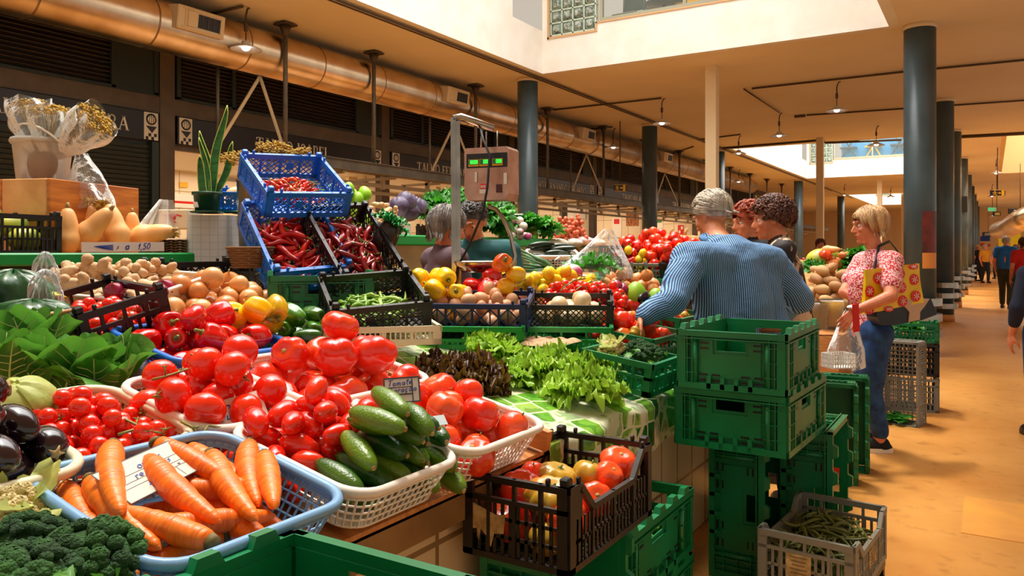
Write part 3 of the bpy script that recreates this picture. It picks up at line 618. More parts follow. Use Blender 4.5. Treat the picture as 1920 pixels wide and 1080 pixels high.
def chili(key, m, L, r, sd, nm='red_chili'):
    rr = random.Random(sd); pts = []; rad = []
    for i in range(10):
        u = i/9; pts.append(((u-.5)*L, .010*math.sin(u*4+sd), .006*math.sin(u*6+sd*2))); rad.append(r*(math.sin(PI*(.12+.86*u*.9))**.8)*(1-.5*u)*(1+rr.uniform(-.13, .13))*1.25)
    st = MB().tube([(-L/2+.002, pts[0][1], pts[0][2]), (-L/2-.014, pts[0][1]+.004, pts[0][2]+.003), (-L/2-.026, pts[0][1]+.01, 0)], [.005, .002, .0016], 5)
    proto(key, nm, 'chili', MB().tube(pts, rad, 9, flat=.85), m, [((-L*.32, 0, 0), r*.85), ((0, 0, 0), r*.8), ((L*.3, 0, 0), r*.5)], [('stem', st, m_stem)])
for i in range(3): chili('chili%d' % i, m_chili, .095+.015*i, .0135, i+1); chili('dchili%d' % i, m_chilid, .09+.012*i, .0125, i+4)
chili('ochili0', m_chilio, .06, .012, 9, 'orange_chili'); chili('ochili1', m_chili, .06, .011, 10, 'dried_chili')
for i in range(3):
    rr = random.Random(30+i); q = MB(); s_ = []
    def seg(p, a, L, r, dp):
        e = (p[0]+math.cos(a)*L, p[1]+math.sin(a)*L, p[2]+rr.uniform(-.006, .01)); pts = [V(p).lerp(V(e), u/5) for u in range(6)]
        q.tube(pts, [r*.55]+[r*(.85+.3*rr.random()) for _ in range(4)]+[r*.5], 9); s_.append((tuple(pts[3]), r))
        if dp:
            for da in (-.9, .8): seg(tuple(pts[3+(da > 0)]), a+da+rr.uniform(-.2, .2), L*rr.uniform(.5, .75), r*.82, dp-1)
    seg((-.055, 0, 0), 0, .075, .018, 1); seg((.01, .0, 0), .15, .055, .016, 1)
    proto('ging%d' % i, 'ginger_root', 'ginger', q, m_ging, s_)
def squash(key, L, r):
    q = MB(); k = 18; pts = []; rad = []
    for i in range(k+1):
        u = i/k; x = (u-.5)*L; e = math.sin(PI*min(1, max(0, u)))**.42 if 0 < u < 1 else .04
        pts.append((x, 0, 0)); rad.append(e*(r*1.0 if u < .3 else r*(1-.26*min(1, (u-.3)/.25)**1.0*(3-2*min(1, (u-.3)/.25))*min(1, (u-.3)/.25)) if u < .55 else r*.74))
    q.tube(pts, rad, 24)
    proto(key, 'butternut_squash', 'squash', q, m_squash, [((-L*.28, 0, 0), r*.95), ((L*.2, 0, 0), r*.62)], [('stem', MB().tube([(L/2-.006, 0, 0), (L/2+.012, 0, 0), (L/2+.02, 0, .004)], [.014, .009, .011], 8), m_root)])
squash('squash', .26, .070); squash('squashs', .22, .055)
for i in range(2):
    q = MB(); pts = [((u/8-.5)*(.13-.02*i), .012*math.sin(u/8*PI*(1+i)), .008*math.sin(u*.9)) for u in range(9)]
    sp_ = [((-.045, .004, 0), .006), ((0, .012, 0), .007), ((.045, .004, 0), .006)]
    q.tube(pts, [.003]+[.0085, .0095, .0085, .0095, .0085, .009, .008]+[.001], 7, flat=.55); proto('bean%d' % i, 'broad_bean_pod', 'bean', q, m_bean, sp_)
    q2 = MB(); q2.tube([(p[0]*1.5, p[1]*2.2, p[2]*2) for p in pts], [.002]+[.007]*7+[.001], 7, flat=.6); proto('obean%d' % i, 'wilted_bean_pod', 'bean', q2, m_beand, [((-.06, .005, 0), .008), ((0, .024, 0), .008), ((.06, .005, 0), .008)])
proto('lemon', 'lemon', 'lemon', MB().lump((.033, .033, .037), lambda t, p: (1, 1+.12*math.exp(-(p/.25)**2)+.12*math.exp(-((PI-p)/.25)**2)), 18, 11), m_lemon, [((0, 0, 0), .033)])
proto('egg', 'brown_egg', 'egg', MB().lump((.024, .024, .03), egg(-.1), 14, 9, M.Rotation(PI/2, 4, 'Y')), m_eggsh, [((0, 0, 0), .025)])
proto('pale', 'pale_round_squash', 'squash', MB().lump((.05, .046, .04), lambda t, p: (1+.03*math.cos(8*t), 1-.1*math.exp(-(p/.4)**2)), 22, 12), m_pale, [((0, 0, 0), .043)], [('stem', MB().tube([(0, 0, .034), (0, 0, .046)], [.008, .006], 7), m_root)])
proto('potato', 'potato', 'potato', MB().lump((.055, .038, .034), lambda t, p: (1+.06*math.cos(2*t+1)+.04*math.sin(3*t), 1), 14, 9), m_potato, [((-.02, 0, 0), .033), ((.02, 0, 0), .033)])
proto('pumpkin', 'ribbed_pumpkin', 'pumpkin', MB().lump((.17, .17, .13), ribbed(12, .14, .3, .15), 48, 14), mat('pumpkin_skin', S(226, 138, 70), .5, 0, S(206, 112, 44), 5), [((0, 0, 0), .15)], [('stem', MB().tube([(0, 0, .08), (0, 0, .13), (.02, 0, .16)], [.02, .014, .016], 8), m_root)])
proto('redcab', 'red_cabbage', 'cabbage', MB().lump((.085, .085, .078), lambda t, p: (1+.03*math.cos(3*t+4*p), 1), 24, 14).grid(lambda u, v: V((.09*math.sin(.3+u*1.5)*math.cos(v*3), .09*math.sin(.3+u*1.5)*math.sin(v*3), .085*math.cos(.3+u*1.5)+.006*math.sin(v*20))), 8, 16).grid(lambda u, v: V((.093*math.sin(.5+u*1.5)*math.cos(v*3+3), .093*math.sin(.5+u*1.5)*math.sin(v*3+3), .086*math.cos(.5+u*1.5)+.006*math.sin(v*22)-.004)), 8, 16), m_rcab, [((0, 0, 0), .085)])

# leafy heads -----------------------------------------------------------------
def leaf(mb, mt, L, W, p0, curl, ruf, fr, rr, nu=9, nv=10, m=0, tip=.6, cup=.25, rib=None):
    """a leaf growing from the origin; p0 start pitch, curl total pitch change, ruf edge ruffle"""
    a = rr.random()*9; b = rr.random()*9; pos = [(0, 0)]; pt = p0
    for i in range(nu): pos.append((pos[-1][0]+math.cos(pt)*L/nu, pos[-1][1]+math.sin(pt)*L/nu)); pt += curl/nu
    def fn(u, v):
        i = round(u*nu); x, z = pos[i]; w_ = W*max(.10, math.sin(PI*(.04+.90*u**.75)))**.5; s_ = (v-.5)*2
        e = abs(s_)**2; t_ = u**1.5
        z += cup*w_*s_*s_*.6+ruf*e*(.3+t_)*math.sin(fr*u*3+a+s_*5)+ruf*.6*t_*math.sin(fr*s_*1.3+b)
        x += ruf*.5*t_*math.sin(fr*.8*s_+b*2)-L*.09*u*s_*s_
        return mt @ V((x, s_*w_+ruf*.5*e*math.sin(fr*u*4+b), z))
    mb.grid(fn, nu, nv, m)
    if rib is not None: mb.tube([mt @ V((x, 0, z+.003)) for x, z in pos[:-1]], [.007*(1-i/(nu+1))+.0012 for i in range(nu)], 5, rib)
def rosette(n, L, W, ruf, fr, sd, pin=1.35, pout=.15, curl=-.5, m=0, rib=None, lift=0, nu=9, nv=10, cup=.25, tip=.6):
    rr = random.Random(sd); q = MB()
    for i in range(n):
        u = i/(n-1); a = i*2.399+rr.uniform(-.2, .2); p = pout+(pin-pout)*(1-u)
        leaf(q, M.Rotation(a, 4, 'Z') @ M.Translation((.012, 0, lift*(1-u))), L*(.6+.4*u)*rr.uniform(.9, 1.1), W*(.6+.4*u), p, curl*rr.uniform(.5, 1.5), ruf*rr.uniform(.8, 1.3), fr, rr, nu, nv, m, tip, cup, rib)
    return q
proto('lettuce', 'green_lettuce', 'lettuce', rosette(34, .15, .066, .013, 7, 1, 1.4, .25, -.9, nv=16, nu=10, cup=.5), [m_leaf, m_rib], [((0, 0, .03), .1)])
proto('lettuce2', 'curly_lettuce', 'lettuce', rosette(46, .155, .062, .020, 9, 2, 1.45, .2, -.9, nv=20, nu=12, cup=.3), [m_leaf, m_rib], [((0, 0, .03), .1)])
proto('lollo', 'red_leaf_lettuce', 'lettuce', rosette(64, .13, .05, .019, 10, 3, 1.5, .1, -.8, nv=16, nu=10), m_leafr, [((0, 0, .03), .1)])
def cabbage(sd=4):
    rr = random.Random(sd); q = MB(); q.lump((.07, .07, .085), None, 16, 10, M.Translation((0, 0, .09)))
    for k in range(11):
        a0 = k*2.4+rr.uniform(-.2, .2); R_ = .074+.0045*k; tw = rr.uniform(-.25, .25); h_ = rr.uniform(.17, .25); ph = rr.random()*6; fl = .015+.0055*k*rr.uniform(.4, 1.2)
        def pt(u, s_, o=0.):
            az = a0+tw*u+s_*(.35+.62*math.sin(PI*min(1, .12+.78*u))); e = s_*s_
            r_ = R_*(.45+.62*math.sin(PI*min(.5, .08+u*.55)))+fl*u**2.5*(1+.8*e)+(.011*math.sin(5*s_+ph)+.008*math.sin(9*s_+ph*2))*(u**2*.7+e*.5)+.010*e+o
            return V((r_*math.cos(az), r_*math.sin(az), .005+h_*u*(1-.16*e)+.008*u*math.sin(6*s_+ph)))
        q.grid(lambda u, v: pt(u, (v-.5)*2), 14, 18, 0)
        q.tube([pt(u/9*.97, 0, .001) for u in range(10)], [.0062-.0005*i for i in range(10)], 6, 1)
        for j in range(5):
            for sg in (-1, 1):
                u0 = .06+.15*j; q.tube([pt(min(1, u0+.30*t_), sg*.8*t_**.85, .0008) for t_ in (.0, .25, .5, .75, 1)], [.0026, .0022, .0018, .0012, .0006], 4, 1)
    return q
proto('cabbage', 'leafy_cabbage', 'cabbage', cabbage(), [m_leafd, m_rib], [((0, 0, .05), .12)])
proto('bunch', 'leafy_green_bunch', 'greens', rosette(46, .15, .036, .012, 7, 5, 1.3, .2, -.8, nv=6, nu=7, tip=.85), m_leafk, [((0, 0, .03), .09)])
proto('bunchl', 'lettuce_heap', 'lettuce', rosette(40, .16, .055, .014, 6, 6, 1.3, .1, -.9, nv=8, nu=8), m_leafk, [((0, 0, .03), .1)])
proto('pcab', 'white_cabbage', 'cabbage', MB().lump((.095, .095, .075), lambda t, p: (1+.02*math.cos(3*t+3*p), 1), 26, 14).grid(lambda u, v: V((.1*math.sin(.2+u*1.4)*math.cos(v*3), .1*math.sin(.2+u*1.4)*math.sin(v*3), .081*math.cos(.2+u*1.4)+.004*math.sin(v*22))), 8, 16), m_pcab, [((0, 0, 0), .09)])
def florets(n, R_, r, sd, flat=.75):
    rr = random.Random(sd); q = MB(); q.lump((R_*.92, R_*.92, R_*flat*.9), None, 16, 10)
    for i in range(n):
        ph = math.acos(1-rr.random()*1.05); th = rr.random()*2*PI; rd = r*rr.uniform(.7, 1.25)
        c_ = V((R_*math.sin(ph)*math.cos(th), R_*math.sin(ph)*math.sin(th), R_*flat*math.cos(ph)))
        q.lump((rd, rd, rd*.9), lambda t, p: (1+.12*math.sin(5*t+9*p), 1+.12*math.cos(6*p+3*t)), 9, 6, M.Translation(c_))
    return q
proto('broc', 'broccoli_head', 'broccoli', florets(110, .07, .0125, 1), m_broc, [((0, 0, 0), .07)], [('stalk', MB().tube([(0, 0, -.09), (0, 0, -.03), (0, 0, 0)], [.018, .02, .04], 12), m_leafd), ('leaf', rosette(3, .12, .03, .01, 5, 8, .6, .2, -.9, nv=6), m_leafd)])
proto('caul', 'cauliflower', 'cauliflower', florets(80, .065, .014, 2), m_caul, [((0, 0, 0), .065)], [('leaf', rosette(6, .13, .045, .01, 4, 9, 1.1, .6, -.1, nv=6), m_pcab)])
def dried(sd, R_=.1):
    rr = random.Random(sd); q = MB()
    for i in range(260):
        a = rr.random()*2*PI; d = R_*math.sqrt(rr.random()); z = .035*math.cos(d/R_*1.4)+rr.uniform(-.018, .018); s_ = rr.uniform(.005, .009)
        q.lump((s_, s_, s_*.8), lambda t, p: (1+.2*math.sin(5*t+9*p), 1), 6, 4, M.Translation((d*math.cos(a), d*math.sin(a), z)), smooth=False)
    st = MB()
    for i in range(26):
        a = rr.random()*2*PI; d = R_*.8*rr.random(); st.tube([(.15*d*math.cos(a), .15*d*math.sin(a), -.24), (.5*d*math.cos(a), .5*d*math.sin(a), -.1), (d*math.cos(a), d*math.sin(a), .01)], .002, 4)
    return q, st
q, st = dried(1); proto('dried', 'dried_flower_bunch', 'dried flowers', q, mat('dried_flower', S(196, 158, 56), .8, 0, S(138, 108, 34), 40), [((0, 0, 0), .1)], [('stalks', st, mat('dried_stalk', S(132, 112, 66), .8))])

# ---------------------------------------------------------------- dropping things into containers
def zone(u, v, ax, ay):
    f = lambda t, n: n[0]+' rim' if t < -.55 else n[0] if t < -.18 else n[1] if t < .18 else n[2] if t < .55 else n[2]+' rim'
    return (f(u, ax), f(v, ay))
def pile(base, hx, hy, keys, n, label, group, seed=1, floor=0., dome=.12, tries=16, tilt=.15, free=False, round_=False, ax=('seller side', 'middle', 'aisle side'), ay=('near end', 'centre', 'far end'), parts=True, packing=.96, scale=1.0, yaws=None, nose=None, maxz=None, edge=0.):
    """drop n things one after another into the box |x|<hx,|y|<hy of frame 'base', each taking the lowest of a few tries"""
    rr = random.Random(seed); P_ = []; out = []
    for i in range(n):
        key = keys[rr.randrange(len(keys))] if not isinstance(keys, dict) else rr.choices(list(keys), list(keys.values()))[0]
        sc = scale*rr.uniform(.9, 1.08); sp = [(V(c_)*sc, r*sc*packing) for c_, r in PR[key]['sp']]; best = None
        for t in range(tries):
            if free: rot = Euler((rr.uniform(0, 2*PI), rr.uniform(0, 2*PI), rr.uniform(0, 2*PI))).to_matrix()
            else: rot = Euler((rr.uniform(-3, 3) if len(sp) > 1 else rr.uniform(-tilt*4, tilt*4), rr.uniform(-tilt, tilt), rr.uniform(*yaws) if yaws else rr.uniform(0, 2*PI)), 'XYZ').to_matrix()
            rs = [(rot @ c_, r) for c_, r in sp]; mr = max(r for _, r in rs)
            ex = max(abs(c_.x) for c_, _ in rs)+mr-edge; ey = max(abs(c_.y) for c_, _ in rs)+mr-edge
            lx, ly = hx-min(ex, hx*.98), hy-min(ey, hy*.98)
            x, y = rr.uniform(-lx, lx), rr.uniform(-ly, ly)
            if round_:
                a = rr.random()*2*PI; q = math.sqrt(rr.random()); x, y = lx*q*math.cos(a), ly*q*math.sin(a)
            z = floor+mr
            for c_, r in rs:
                zz = floor+r-c_.z
                for (X, Y, Z, R_) in P_:
                    dd = (X-x-c_.x)**2+(Y-y-c_.y)**2
                    if dd < (R_+r)**2: zz = max(zz, Z+math.sqrt((R_+r)**2-dd)-c_.z)
                z = max(z, zz)
            cost = z+dome*.42*((x/hx)**2+(y/hy)**2)
            if maxz and z > maxz: cost += 10
            if best is None or cost < best[0]: best = (cost, x, y, z, rot, rs)
        cost, x, y, z, rot, rs = best
        if cost > 9: continue
        for c_, r in rs: P_.append((x+c_.x, y+c_.y, z+c_.z, r))
        out.append((key, x, y, z, rot, sc))
    return emit(base, hx, hy, out, label, group, ax, ay, parts)
def emit(base, hx, hy, out, label, group, ax, ay, parts):
    zs = sorted(o[3] for o in out); res = []
    if not out: return res
    zq = [zs[int(len(zs)*t)] for t in (.3, .55, .8)]
    ext = {max(range(len(out)), key=lambda i: out[i][3]): 'topmost of the pile', max(range(len(out)), key=lambda i: out[i][1]+out[i][3]): None}
    for i, (key, x, y, z, rot, sc) in enumerate(out):
        a, b = zone(x/hx, y/hy, ax, ay); lay = 'topmost' if z > zq[2] else 'upper' if z > zq[1] else 'lower' if z > zq[0] else 'bottom'
        nm = label if '{' not in label else label.format(PR[key]['name'].replace('_', ' '))
        lb = '%s, %s' % (nm, ext[i]) if ext.get(i) else '%s, %s, %s, %s' % (nm, a, b, lay)
        mt = base @ M.Translation((x, y, z)) @ rot.to_4x4()
        res.append(spawn(key, mt, lb, group, parts, sc))
    return res
# ================================================================ CONTAINERS
def wall_frames(w, l, h, taper=0.):
    """four side walls: (origin, u dir, U length, outward normal)"""
    return [(V((-w/2, -l/2, 0)), V((1, 0, 0)), w, V((0, -1, 0))), (V((w/2, l/2, 0)), V((-1, 0, 0)), w, V((0, 1, 0))),
            (V((w/2, -l/2, 0)), V((0, 1, 0)), l, V((1, 0, 0))), (V((-w/2, l/2, 0)), V((0, -1, 0)), l, V((-1, 0, 0)))]
def lattice(mb, o, u, U, n, z0, z1, style, pitch=.03, th=.004, t=.006):
    """fill the wall area [0,U]x[z0,z1] with an open pattern"""
    H = z1-z0; up = V((0, 0, 1))
    if style == 'slot': t = pitch*.42
    A = lambda a, b: o+u*a+up*b
    if style == 'hex':
        k = int(U/pitch)+1; m = max(1, round(H/(pitch*.9))); ph = H/m; pu = U/k
        for j in range(m):
            for i in range(k):
                c0, c1 = A(i*pu+pu/2, z0+j*ph+ph*.5), None
                for sx in (-1, 1):
                    for sz in (-1, 1): mb.bar(A(i*pu+pu/2+sx*pu*.0, z0+j*ph+(ph if sz > 0 else 0)), A(i*pu+pu/2+sx*pu/2, z0+j*ph+ph/2), t*.8, th, n)
    elif style == 'slot':
        k = int(U/pitch)
        for i in range(1, k): mb.bar(A(U*i/k, z0), A(U*i/k, z1), t, th, n)
        m = max(1, round(H/.05))
        for j in range(1, m): mb.bar(A(0, z0+H*j/m), A(U, z0+H*j/m), t, th, n)
    elif style == 'grid':
        k = max(1, int(U/pitch)); m = max(1, int(H/pitch))
        for i in range(1, k): mb.bar(A(U*i/k, z0), A(U*i/k, z1), t, th, n)
        for j in range(1, m): mb.bar(A(0, z0+H*j/m), A(U, z0+H*j/m), t, th, n)
    elif style == 'x':
        k = max(1, round(U/(H*1.0))); 
        for i in range(k):
            mb.bar(A(U*i/k, z0), A(U*(i+1)/k, z1), t, th, n); mb.bar(A(U*(i+1)/k, z0), A(U*i/k, z1), t, th, n); mb.bar(A(U*i/k, z0), A(U*i/k, z1), t, th, n)
    else: mb.box(o+u*(U/2)+up*(z0+H/2), (abs(u.x)*U+abs(n.x)*th, abs(u.y)*U+abs(n.y)*th, H))
def crate(mt, w, l, h, m, style, label, group=None, pitch=.028, cat='crate', name='produce_crate', low=None, rims=.022, nubs=True, flr='grid', cache={}):
    """open stacking crate, origin under its base; 'low' lowers the long sides in the middle"""
    key = (w, l, h, m.name, style, pitch, low, nubs)
    root = empty(name, mt, label, cat, group)
    if key not in cache:
        parts = []; up = V((0, 0, 1))
        for k, (o, u, U, n) in enumerate(wall_frames(w, l, h)):
            q = MB(); Ht = h; A = lambda a, b: o+u*a+up*b
            lowx = low and k >= 2
            top = h-low if lowx else h
            q.bar(A(0, rims/2), A(U, rims/2), .012, rims, up)
            if lowx:
                e = .12*U
                q.bar(A(0, h-rims/2), A(e, h-rims/2), .014, rims, up); q.bar(A(U-e, h-rims/2), A(U, h-rims/2), .014, rims, up)
                q.bar(A(e, h-rims/2), A(e+low, top-rims/2), .014, rims, n.cross(u)); q.bar(A(U-e, h-rims/2), A(U-e-low, top-rims/2), .014, rims, n.cross(u))
                q.bar(A(e+low, top-rims/2), A(U-e-low, top-rims/2), .014, rims, up)
                q.bar(A(e/2+.01, 0), A(e/2+.01, h), e, .004, n)
            else:
                q.bar(A(0, h-rims/2), A(U, h-rims/2), .016, rims, up)
            for f in (0.02, .25, .5, .75, .98):
                q.bar(A(U*f, 0), A(U*f, top), .010, .010, n)
            if style == 'slot' and not lowx:    # handle opening between two uprights
                q.bar(A(.0, top-.06), A(U, top-.06), .012, .012, up)
                lattice(q, o, u, U, n, rims, top-.06, style, pitch)
            else: lattice(q, o, u, U, n, rims, top-rims, style, pitch)
            if style == 'hex':
                q.bar(A(U*.42, h*.28), A(U*.58, h*.28), h*.34, .005, n.cross(u)) if False else None
                q.box(A(U*.375, h*.5), (abs(u.x)*.035+abs(n.x)*.005, abs(u.y)*.035+abs(n.y)*.005, .035), None)
            parts.append(('side_panel', q.mesh('side_panel', m)))
        q = MB()
        if flr == 'solid': q.box((0, 0, .004), (w, l, .006))
        else:
            a, b = int(w/.03), int(l/.03)
            for i in range(a+1): q.box((-w/2+w*i/a, 0, .005), (.008, l, .006))
            for i in range(b+1): q.box((0, -l/2+l*i/b, .005), (w, .008, .006))
        parts.append(('crate_base', q.mesh('crate_base', m)))
        for sx in (-1, 1):
            for sy in (-1, 1):
                q = MB(); x, y = sx*w/2, sy*l/2; c_ = .028
                q.box((x-sx*c_/2, y, h/2), (c_, .012, h)); q.box((x, y-sy*c_/2, h/2), (.012, c_, h))
                if nubs: q.cbox((x-sx*.012, y-sy*.012, h+.010), (.026, .026, .022), .004); q.cbox((x-sx*.055, y, h+.008), (.012, .012, .016), .003); q.cbox((x, y-sy*.055, h+.008), (.012, .012, .016), .003)
                parts.append(('corner_post', q.mesh('corner_post', m)))
        cache[key] = parts
    for pn, me in cache[key]: link(pn, me, root)
    return root
def folding(mt, label, w=.4, l=.6, h=.225, m=None, group='green folding crates', name='folding_crate', cache={}):
    """green folding crate: flat panels with ribs, hand holes, notched short rims"""
    m = m or m_green; root = empty(name, mt, label, 'crate', group); key = (w, l, h, m.name)
    if key not in cache:
        parts = []; up = V((0, 0, 1))
        for k, (o, u, U, n) in enumerate(wall_frames(w, l, h)):
            q = MB(); A = lambda a, b, d=0: o+u*a+up*b+n*d
            def pl(a0, a1, b0, b1, d, t=.006): q.add([A(a, b, dd) for a in (a0, a1) for b in (b0, b1) for dd in (d-t/2, d+t/2)], [(0, 1, 3, 2), (4, 6, 7, 5), (0, 4, 5, 1), (2, 3, 7, 6), (0, 2, 6, 4), (1, 5, 7, 3)])
            # hand hole in the inner panel
            c0, c1 = U*.5-.055, U*.5+.055; t0, t1 = h-.075, h-.035
            for a0, a1, b0, b1 in ((.02, c0, .02, h-.02), (c1, U-.02, .02, h-.02), (c0, c1, .02, t0), (c0, c1, t1, h-.02)): pl(a0, a1, b0, b1, -.012)
            pl(U*.22, c0-.012, .045, h-.035, -.006, .008); pl(c1+.012, U*.78, .045, h-.035, -.006, .008); pl(c0-.012, c1+.012, .045, t0-.012, -.006, .008)
            # frame
            pl(0, U, 0, .024, 0, .02); pl(0, U, h-.022, h, 0, .022); pl(0, U, h-.032, h-.027, .002, .026)
            pl(0, .03, 0, h, 0, .016); pl(U-.03, U, 0, h, 0, .016)
            for f in (.085, .135): pl(U*f, U*f+.004, .02, h-.02, 0, .02); pl(U*(1-f)-.004, U*(1-f), .02, h-.02, 0, .02)
            for b in (.06, .115, .17): pl(.01, U*.19, b*h/.225, b*h/.225+.003, 0, .018); pl(U*.81, U-.01, b*h/.225, b*h/.225+.003, 0, .018)
            q.tube([A(U*.16, .02, -.002), A(U*.16, h-.03, -.002)], .011, 10); q.tube([A(U*.84, .02, -.002), A(U*.84, h-.03, -.002)], .011, 10)
            for i in range(4):    # hinge clips along the foot
                a = U*(.3+.13*i); pl(a-.008, a+.008, .004, .05, .006, .008)
            if k < 2 or True:
                kk = 3 if k < 2 else 5
                if k >= 2:
                    for i in range(kk):
                        a = U*(.12+.76*i/(kk-1)); q.add([A(a-.03, h, -.012), A(a+.03, h, -.012), A(a+.02, h+.02, -.010), A(a-.02, h+.02, -.010), A(a-.03, h, .012), A(a+.03, h, .012), A(a+.02, h+.02, .010), A(a-.02, h+.02, .010)], [(0, 1, 2, 3), (7, 6, 5, 4), (0, 3, 7, 4), (1, 5, 6, 2), (3, 2, 6, 7), (0, 4, 5, 1)])
            parts.append(('side_panel', q.mesh('side_panel', m)))
            s_ = MB()     # slots read as dark openings
            def sl(a0, a1, b0, b1, d=.0015): s_.add([A(a, b, dd) for a in (a0, a1) for b in (b0, b1) for dd in (d-.006, d-.0015)], [(0, 1, 3, 2), (4, 6, 7, 5), (0, 4, 5, 1), (2, 3, 7, 6), (0, 2, 6, 4), (1, 5, 7, 3)])
            for f in (.24, .36, .64, .76):
                for b in (.030, .052): sl(U*f-.016, U*f+.016, b, b+.007)
            for f in (.25, .75): sl(U*f-.016, U*f+.016, h-.05, h-.043); sl(U*f-.016, U*f+.016, h-.07, h-.063)
            parts.append(('panel_slots', s_.mesh('panel_slots', m_blk)))
        q = MB().box((0, 0, .006), (w-.03, l-.03, .008)); parts.append(('crate_base', q.mesh('crate_base', m)))
        cache[key] = parts
    for pn, me in cache[key]: link(pn, me, root)
    return root
def rrect(w, l, r, n=5):
    pts = []
    for cx, cy, a0 in ((w/2-r, l/2-r, 0), (-w/2+r, l/2-r, 90), (-w/2+r, -l/2+r, 180), (w/2-r, -l/2+r, 270)):
        for i in range(n+1): a = math.radians(a0+90*i/n); pts.append(V((cx+r*math.cos(a), cy+r*math.sin(a), 0)))
    return pts
def basket(mt, w, l, h, m, label, group=None, rim=.011, r=.07, name='plastic_basket', solid=False):
    """rounded shallow basket with sloping net sides and a rolled rim"""
    root = empty(name, mt, label, 'basket', group); top = rrect(w, l, r, 6); s_ = .84
    bot = [V((p.x*s_, p.y*s_, 0)) for p in top]; top = [p+V((0, 0, h)) for p in top]; n = len(top)
    q = MB(); q.tube(top+[top[0], top[1]], rim, 8, cap=False); 
    for p, f in (): pass
    q.build('rim', m, root)
    def loop(t): return [bot[i].lerp(top[i], t) for i in range(n)]
    q = MB()
    if solid:
        a, b = loop(0), loop(1); q.add(a+b, [(i, (i+1) % n, n+(i+1) % n, n+i) for i in range(n)])
        a = [p*1 for p in a]; q.build('side_wall', m, root)
    else:
        a, b = loop(.78), loop(1); c_ = loop(1.02)
        q.add(a+b, [(i, (i+1) % n, n+(i+1) % n, n+i) for i in range(n)])
        for t in (.0, .2, .4, .6, .8): lp = loop(t); q.tube(lp+[lp[0], lp[1]], .0028, 5, cap=False)
        per = 0
        for i in range(n):
            e = (top[(i+1) % n]-top[i]).length; k = max(1, round(e/.021))
            for j in range(k):
                f = j/k; q.tube([bot[i].lerp(bot[(i+1) % n], f), top[i].lerp(top[(i+1) % n], f)], .0026, 4, cap=False)
        q.build('net_side', m, root)
    q = MB(); q.add([p+V((0, 0, .001)) for p in bot]+[p-V((0, 0, .003)) for p in bot], [tuple(range(n)), tuple(range(n, 2*n))[::-1]]+[(i, (i+1) % n, n+(i+1) % n, n+i) for i in range(n)])
    q.build('basket_floor', m, root); return root

# ================================================================ THE STALL
stall = empty('stall_counter', V((-1.15, 2.6, 0)), 'long produce counter with a tiled front, sloping up from the aisle', 'counter')
ctile = tiles('counter_tiles', S(226, 206, 166), S(150, 122, 84), .2, .3, axis='YZ', mortar=.008)
def counter(stall, X0, Xb, Ya, Yb, org, zt=.66):
    o = org; L = lambda x, y, z: V((x-o.x, y-o.y, z))
    MB().b2(L(Xb, Ya, 0), L(X0-.06, Yb, zt)).build('tiled_body', ctile, stall)
    q = MB(); q.b2(L(X0-.1, Ya, zt), L(X0, Yb, zt+.075)); q.build('edge_rail', mat('beige_rail', S(150, 116, 70), .5, 0, S(124, 92, 52), 6), stall)
    zA, zB = surf(X0)-.012, surf(Xb)-.012; q = MB()
    vs = [L(X0, Ya, zA-.02), L(X0, Yb, zA-.02), L(Xb, Yb, zB-.02), L(Xb, Ya, zB-.02)]; q.add(vs+[v+V((0, 0, .018)) for v in vs], [(0, 1, 2, 3)[::-1], (4, 5, 6, 7), (0, 1, 5, 4), (1, 2, 6, 5), (2, 3, 7, 6), (3, 0, 4, 7)])
    q.build('sloping_top', m_wood, stall)
    q = MB(); q.b2(L(Xb, Ya, zt), L(Xb+.02, Yb, surf(Xb)-.03)); q.build('back_board', m_wood2, stall)
counter(stall, -1.15, -2.25, .15, 4.45, V((-1.15, 2.6, 0)))
st2 = empty('stall_counter', V((-2.25, 1.4, 0)), 'higher wooden rear part of the produce counter carrying onions and ginger', 'counter')
counter(st2, -2.27, -3.05, .3, 3.15, V((-2.25, 1.4, 0)))
BS = lambda x, y, yaw=0, lift=.0: TR((x, y, surf(x)+lift), yaw) @ M.Rotation(TILT, 4, 'Y')   # frame lying on the slope
# --- front row baskets
bA = BS(-1.30, .935, 0, .012); basket(bA, .42, .42, .1, m_lblue, 'light blue net basket full of carrots')
bB = BS(-1.30, 1.345, 0, .012); basket(bB, .42, .36, .095, m_wht, 'cream net basket of cucumbers and plum tomatoes at the counter edge')
bC = BS(-1.30, 1.75, 0, .012); basket(bC, .42, .40, .095, m_wht, 'white net basket of oxheart tomatoes at the counter edge beside the tablecloth')
# --- second row
bD = BS(-1.72, .975, 0, .015); basket(bD, .38, .31, .08, m_crm, 'cream tray of cherry tomatoes behind the carrots')
bE = BS(-1.70, 1.285, 0, .015); basket(bE, .38, .30, .09, m_wht, 'white tray of vine tomatoes behind the plum tomatoes')
bF = BS(-1.70, 1.70, 0, .015); basket(bF, .40, .50, .1, m_wht, 'white tray heaped with big beefsteak tomatoes')
bG = BS(-1.62, .665, 0, .06); basket(bG, .34, .34, .06, m_crm, 'pale green shallow tray of eggplants')
bH = BS(-2.12, 1.58, 0, .012); basket(bH, .36, .44, .1, m_blue, 'blue net basket of red peppers', r=.05)
bI = BS(-2.12, 2.02, 0, .012); basket(bI, .34, .32, .08, m_blk, 'black tray of green peppers', r=.04)
bJ = BS(-2.54, 1.96, 0, .008); basket(bJ, .52, .62, .08, m_wht, 'white tray of brown onions', r=.05)
AX = ('seller side', 'middle', 'aisle side')
pile(bC, .2, .19, ['heart0', 'heart0', 'beef2'], 21, 'oxheart tomato in the white edge basket', 'oxheart tomatoes', 3, .005, .22, tries=26, edge=.02)
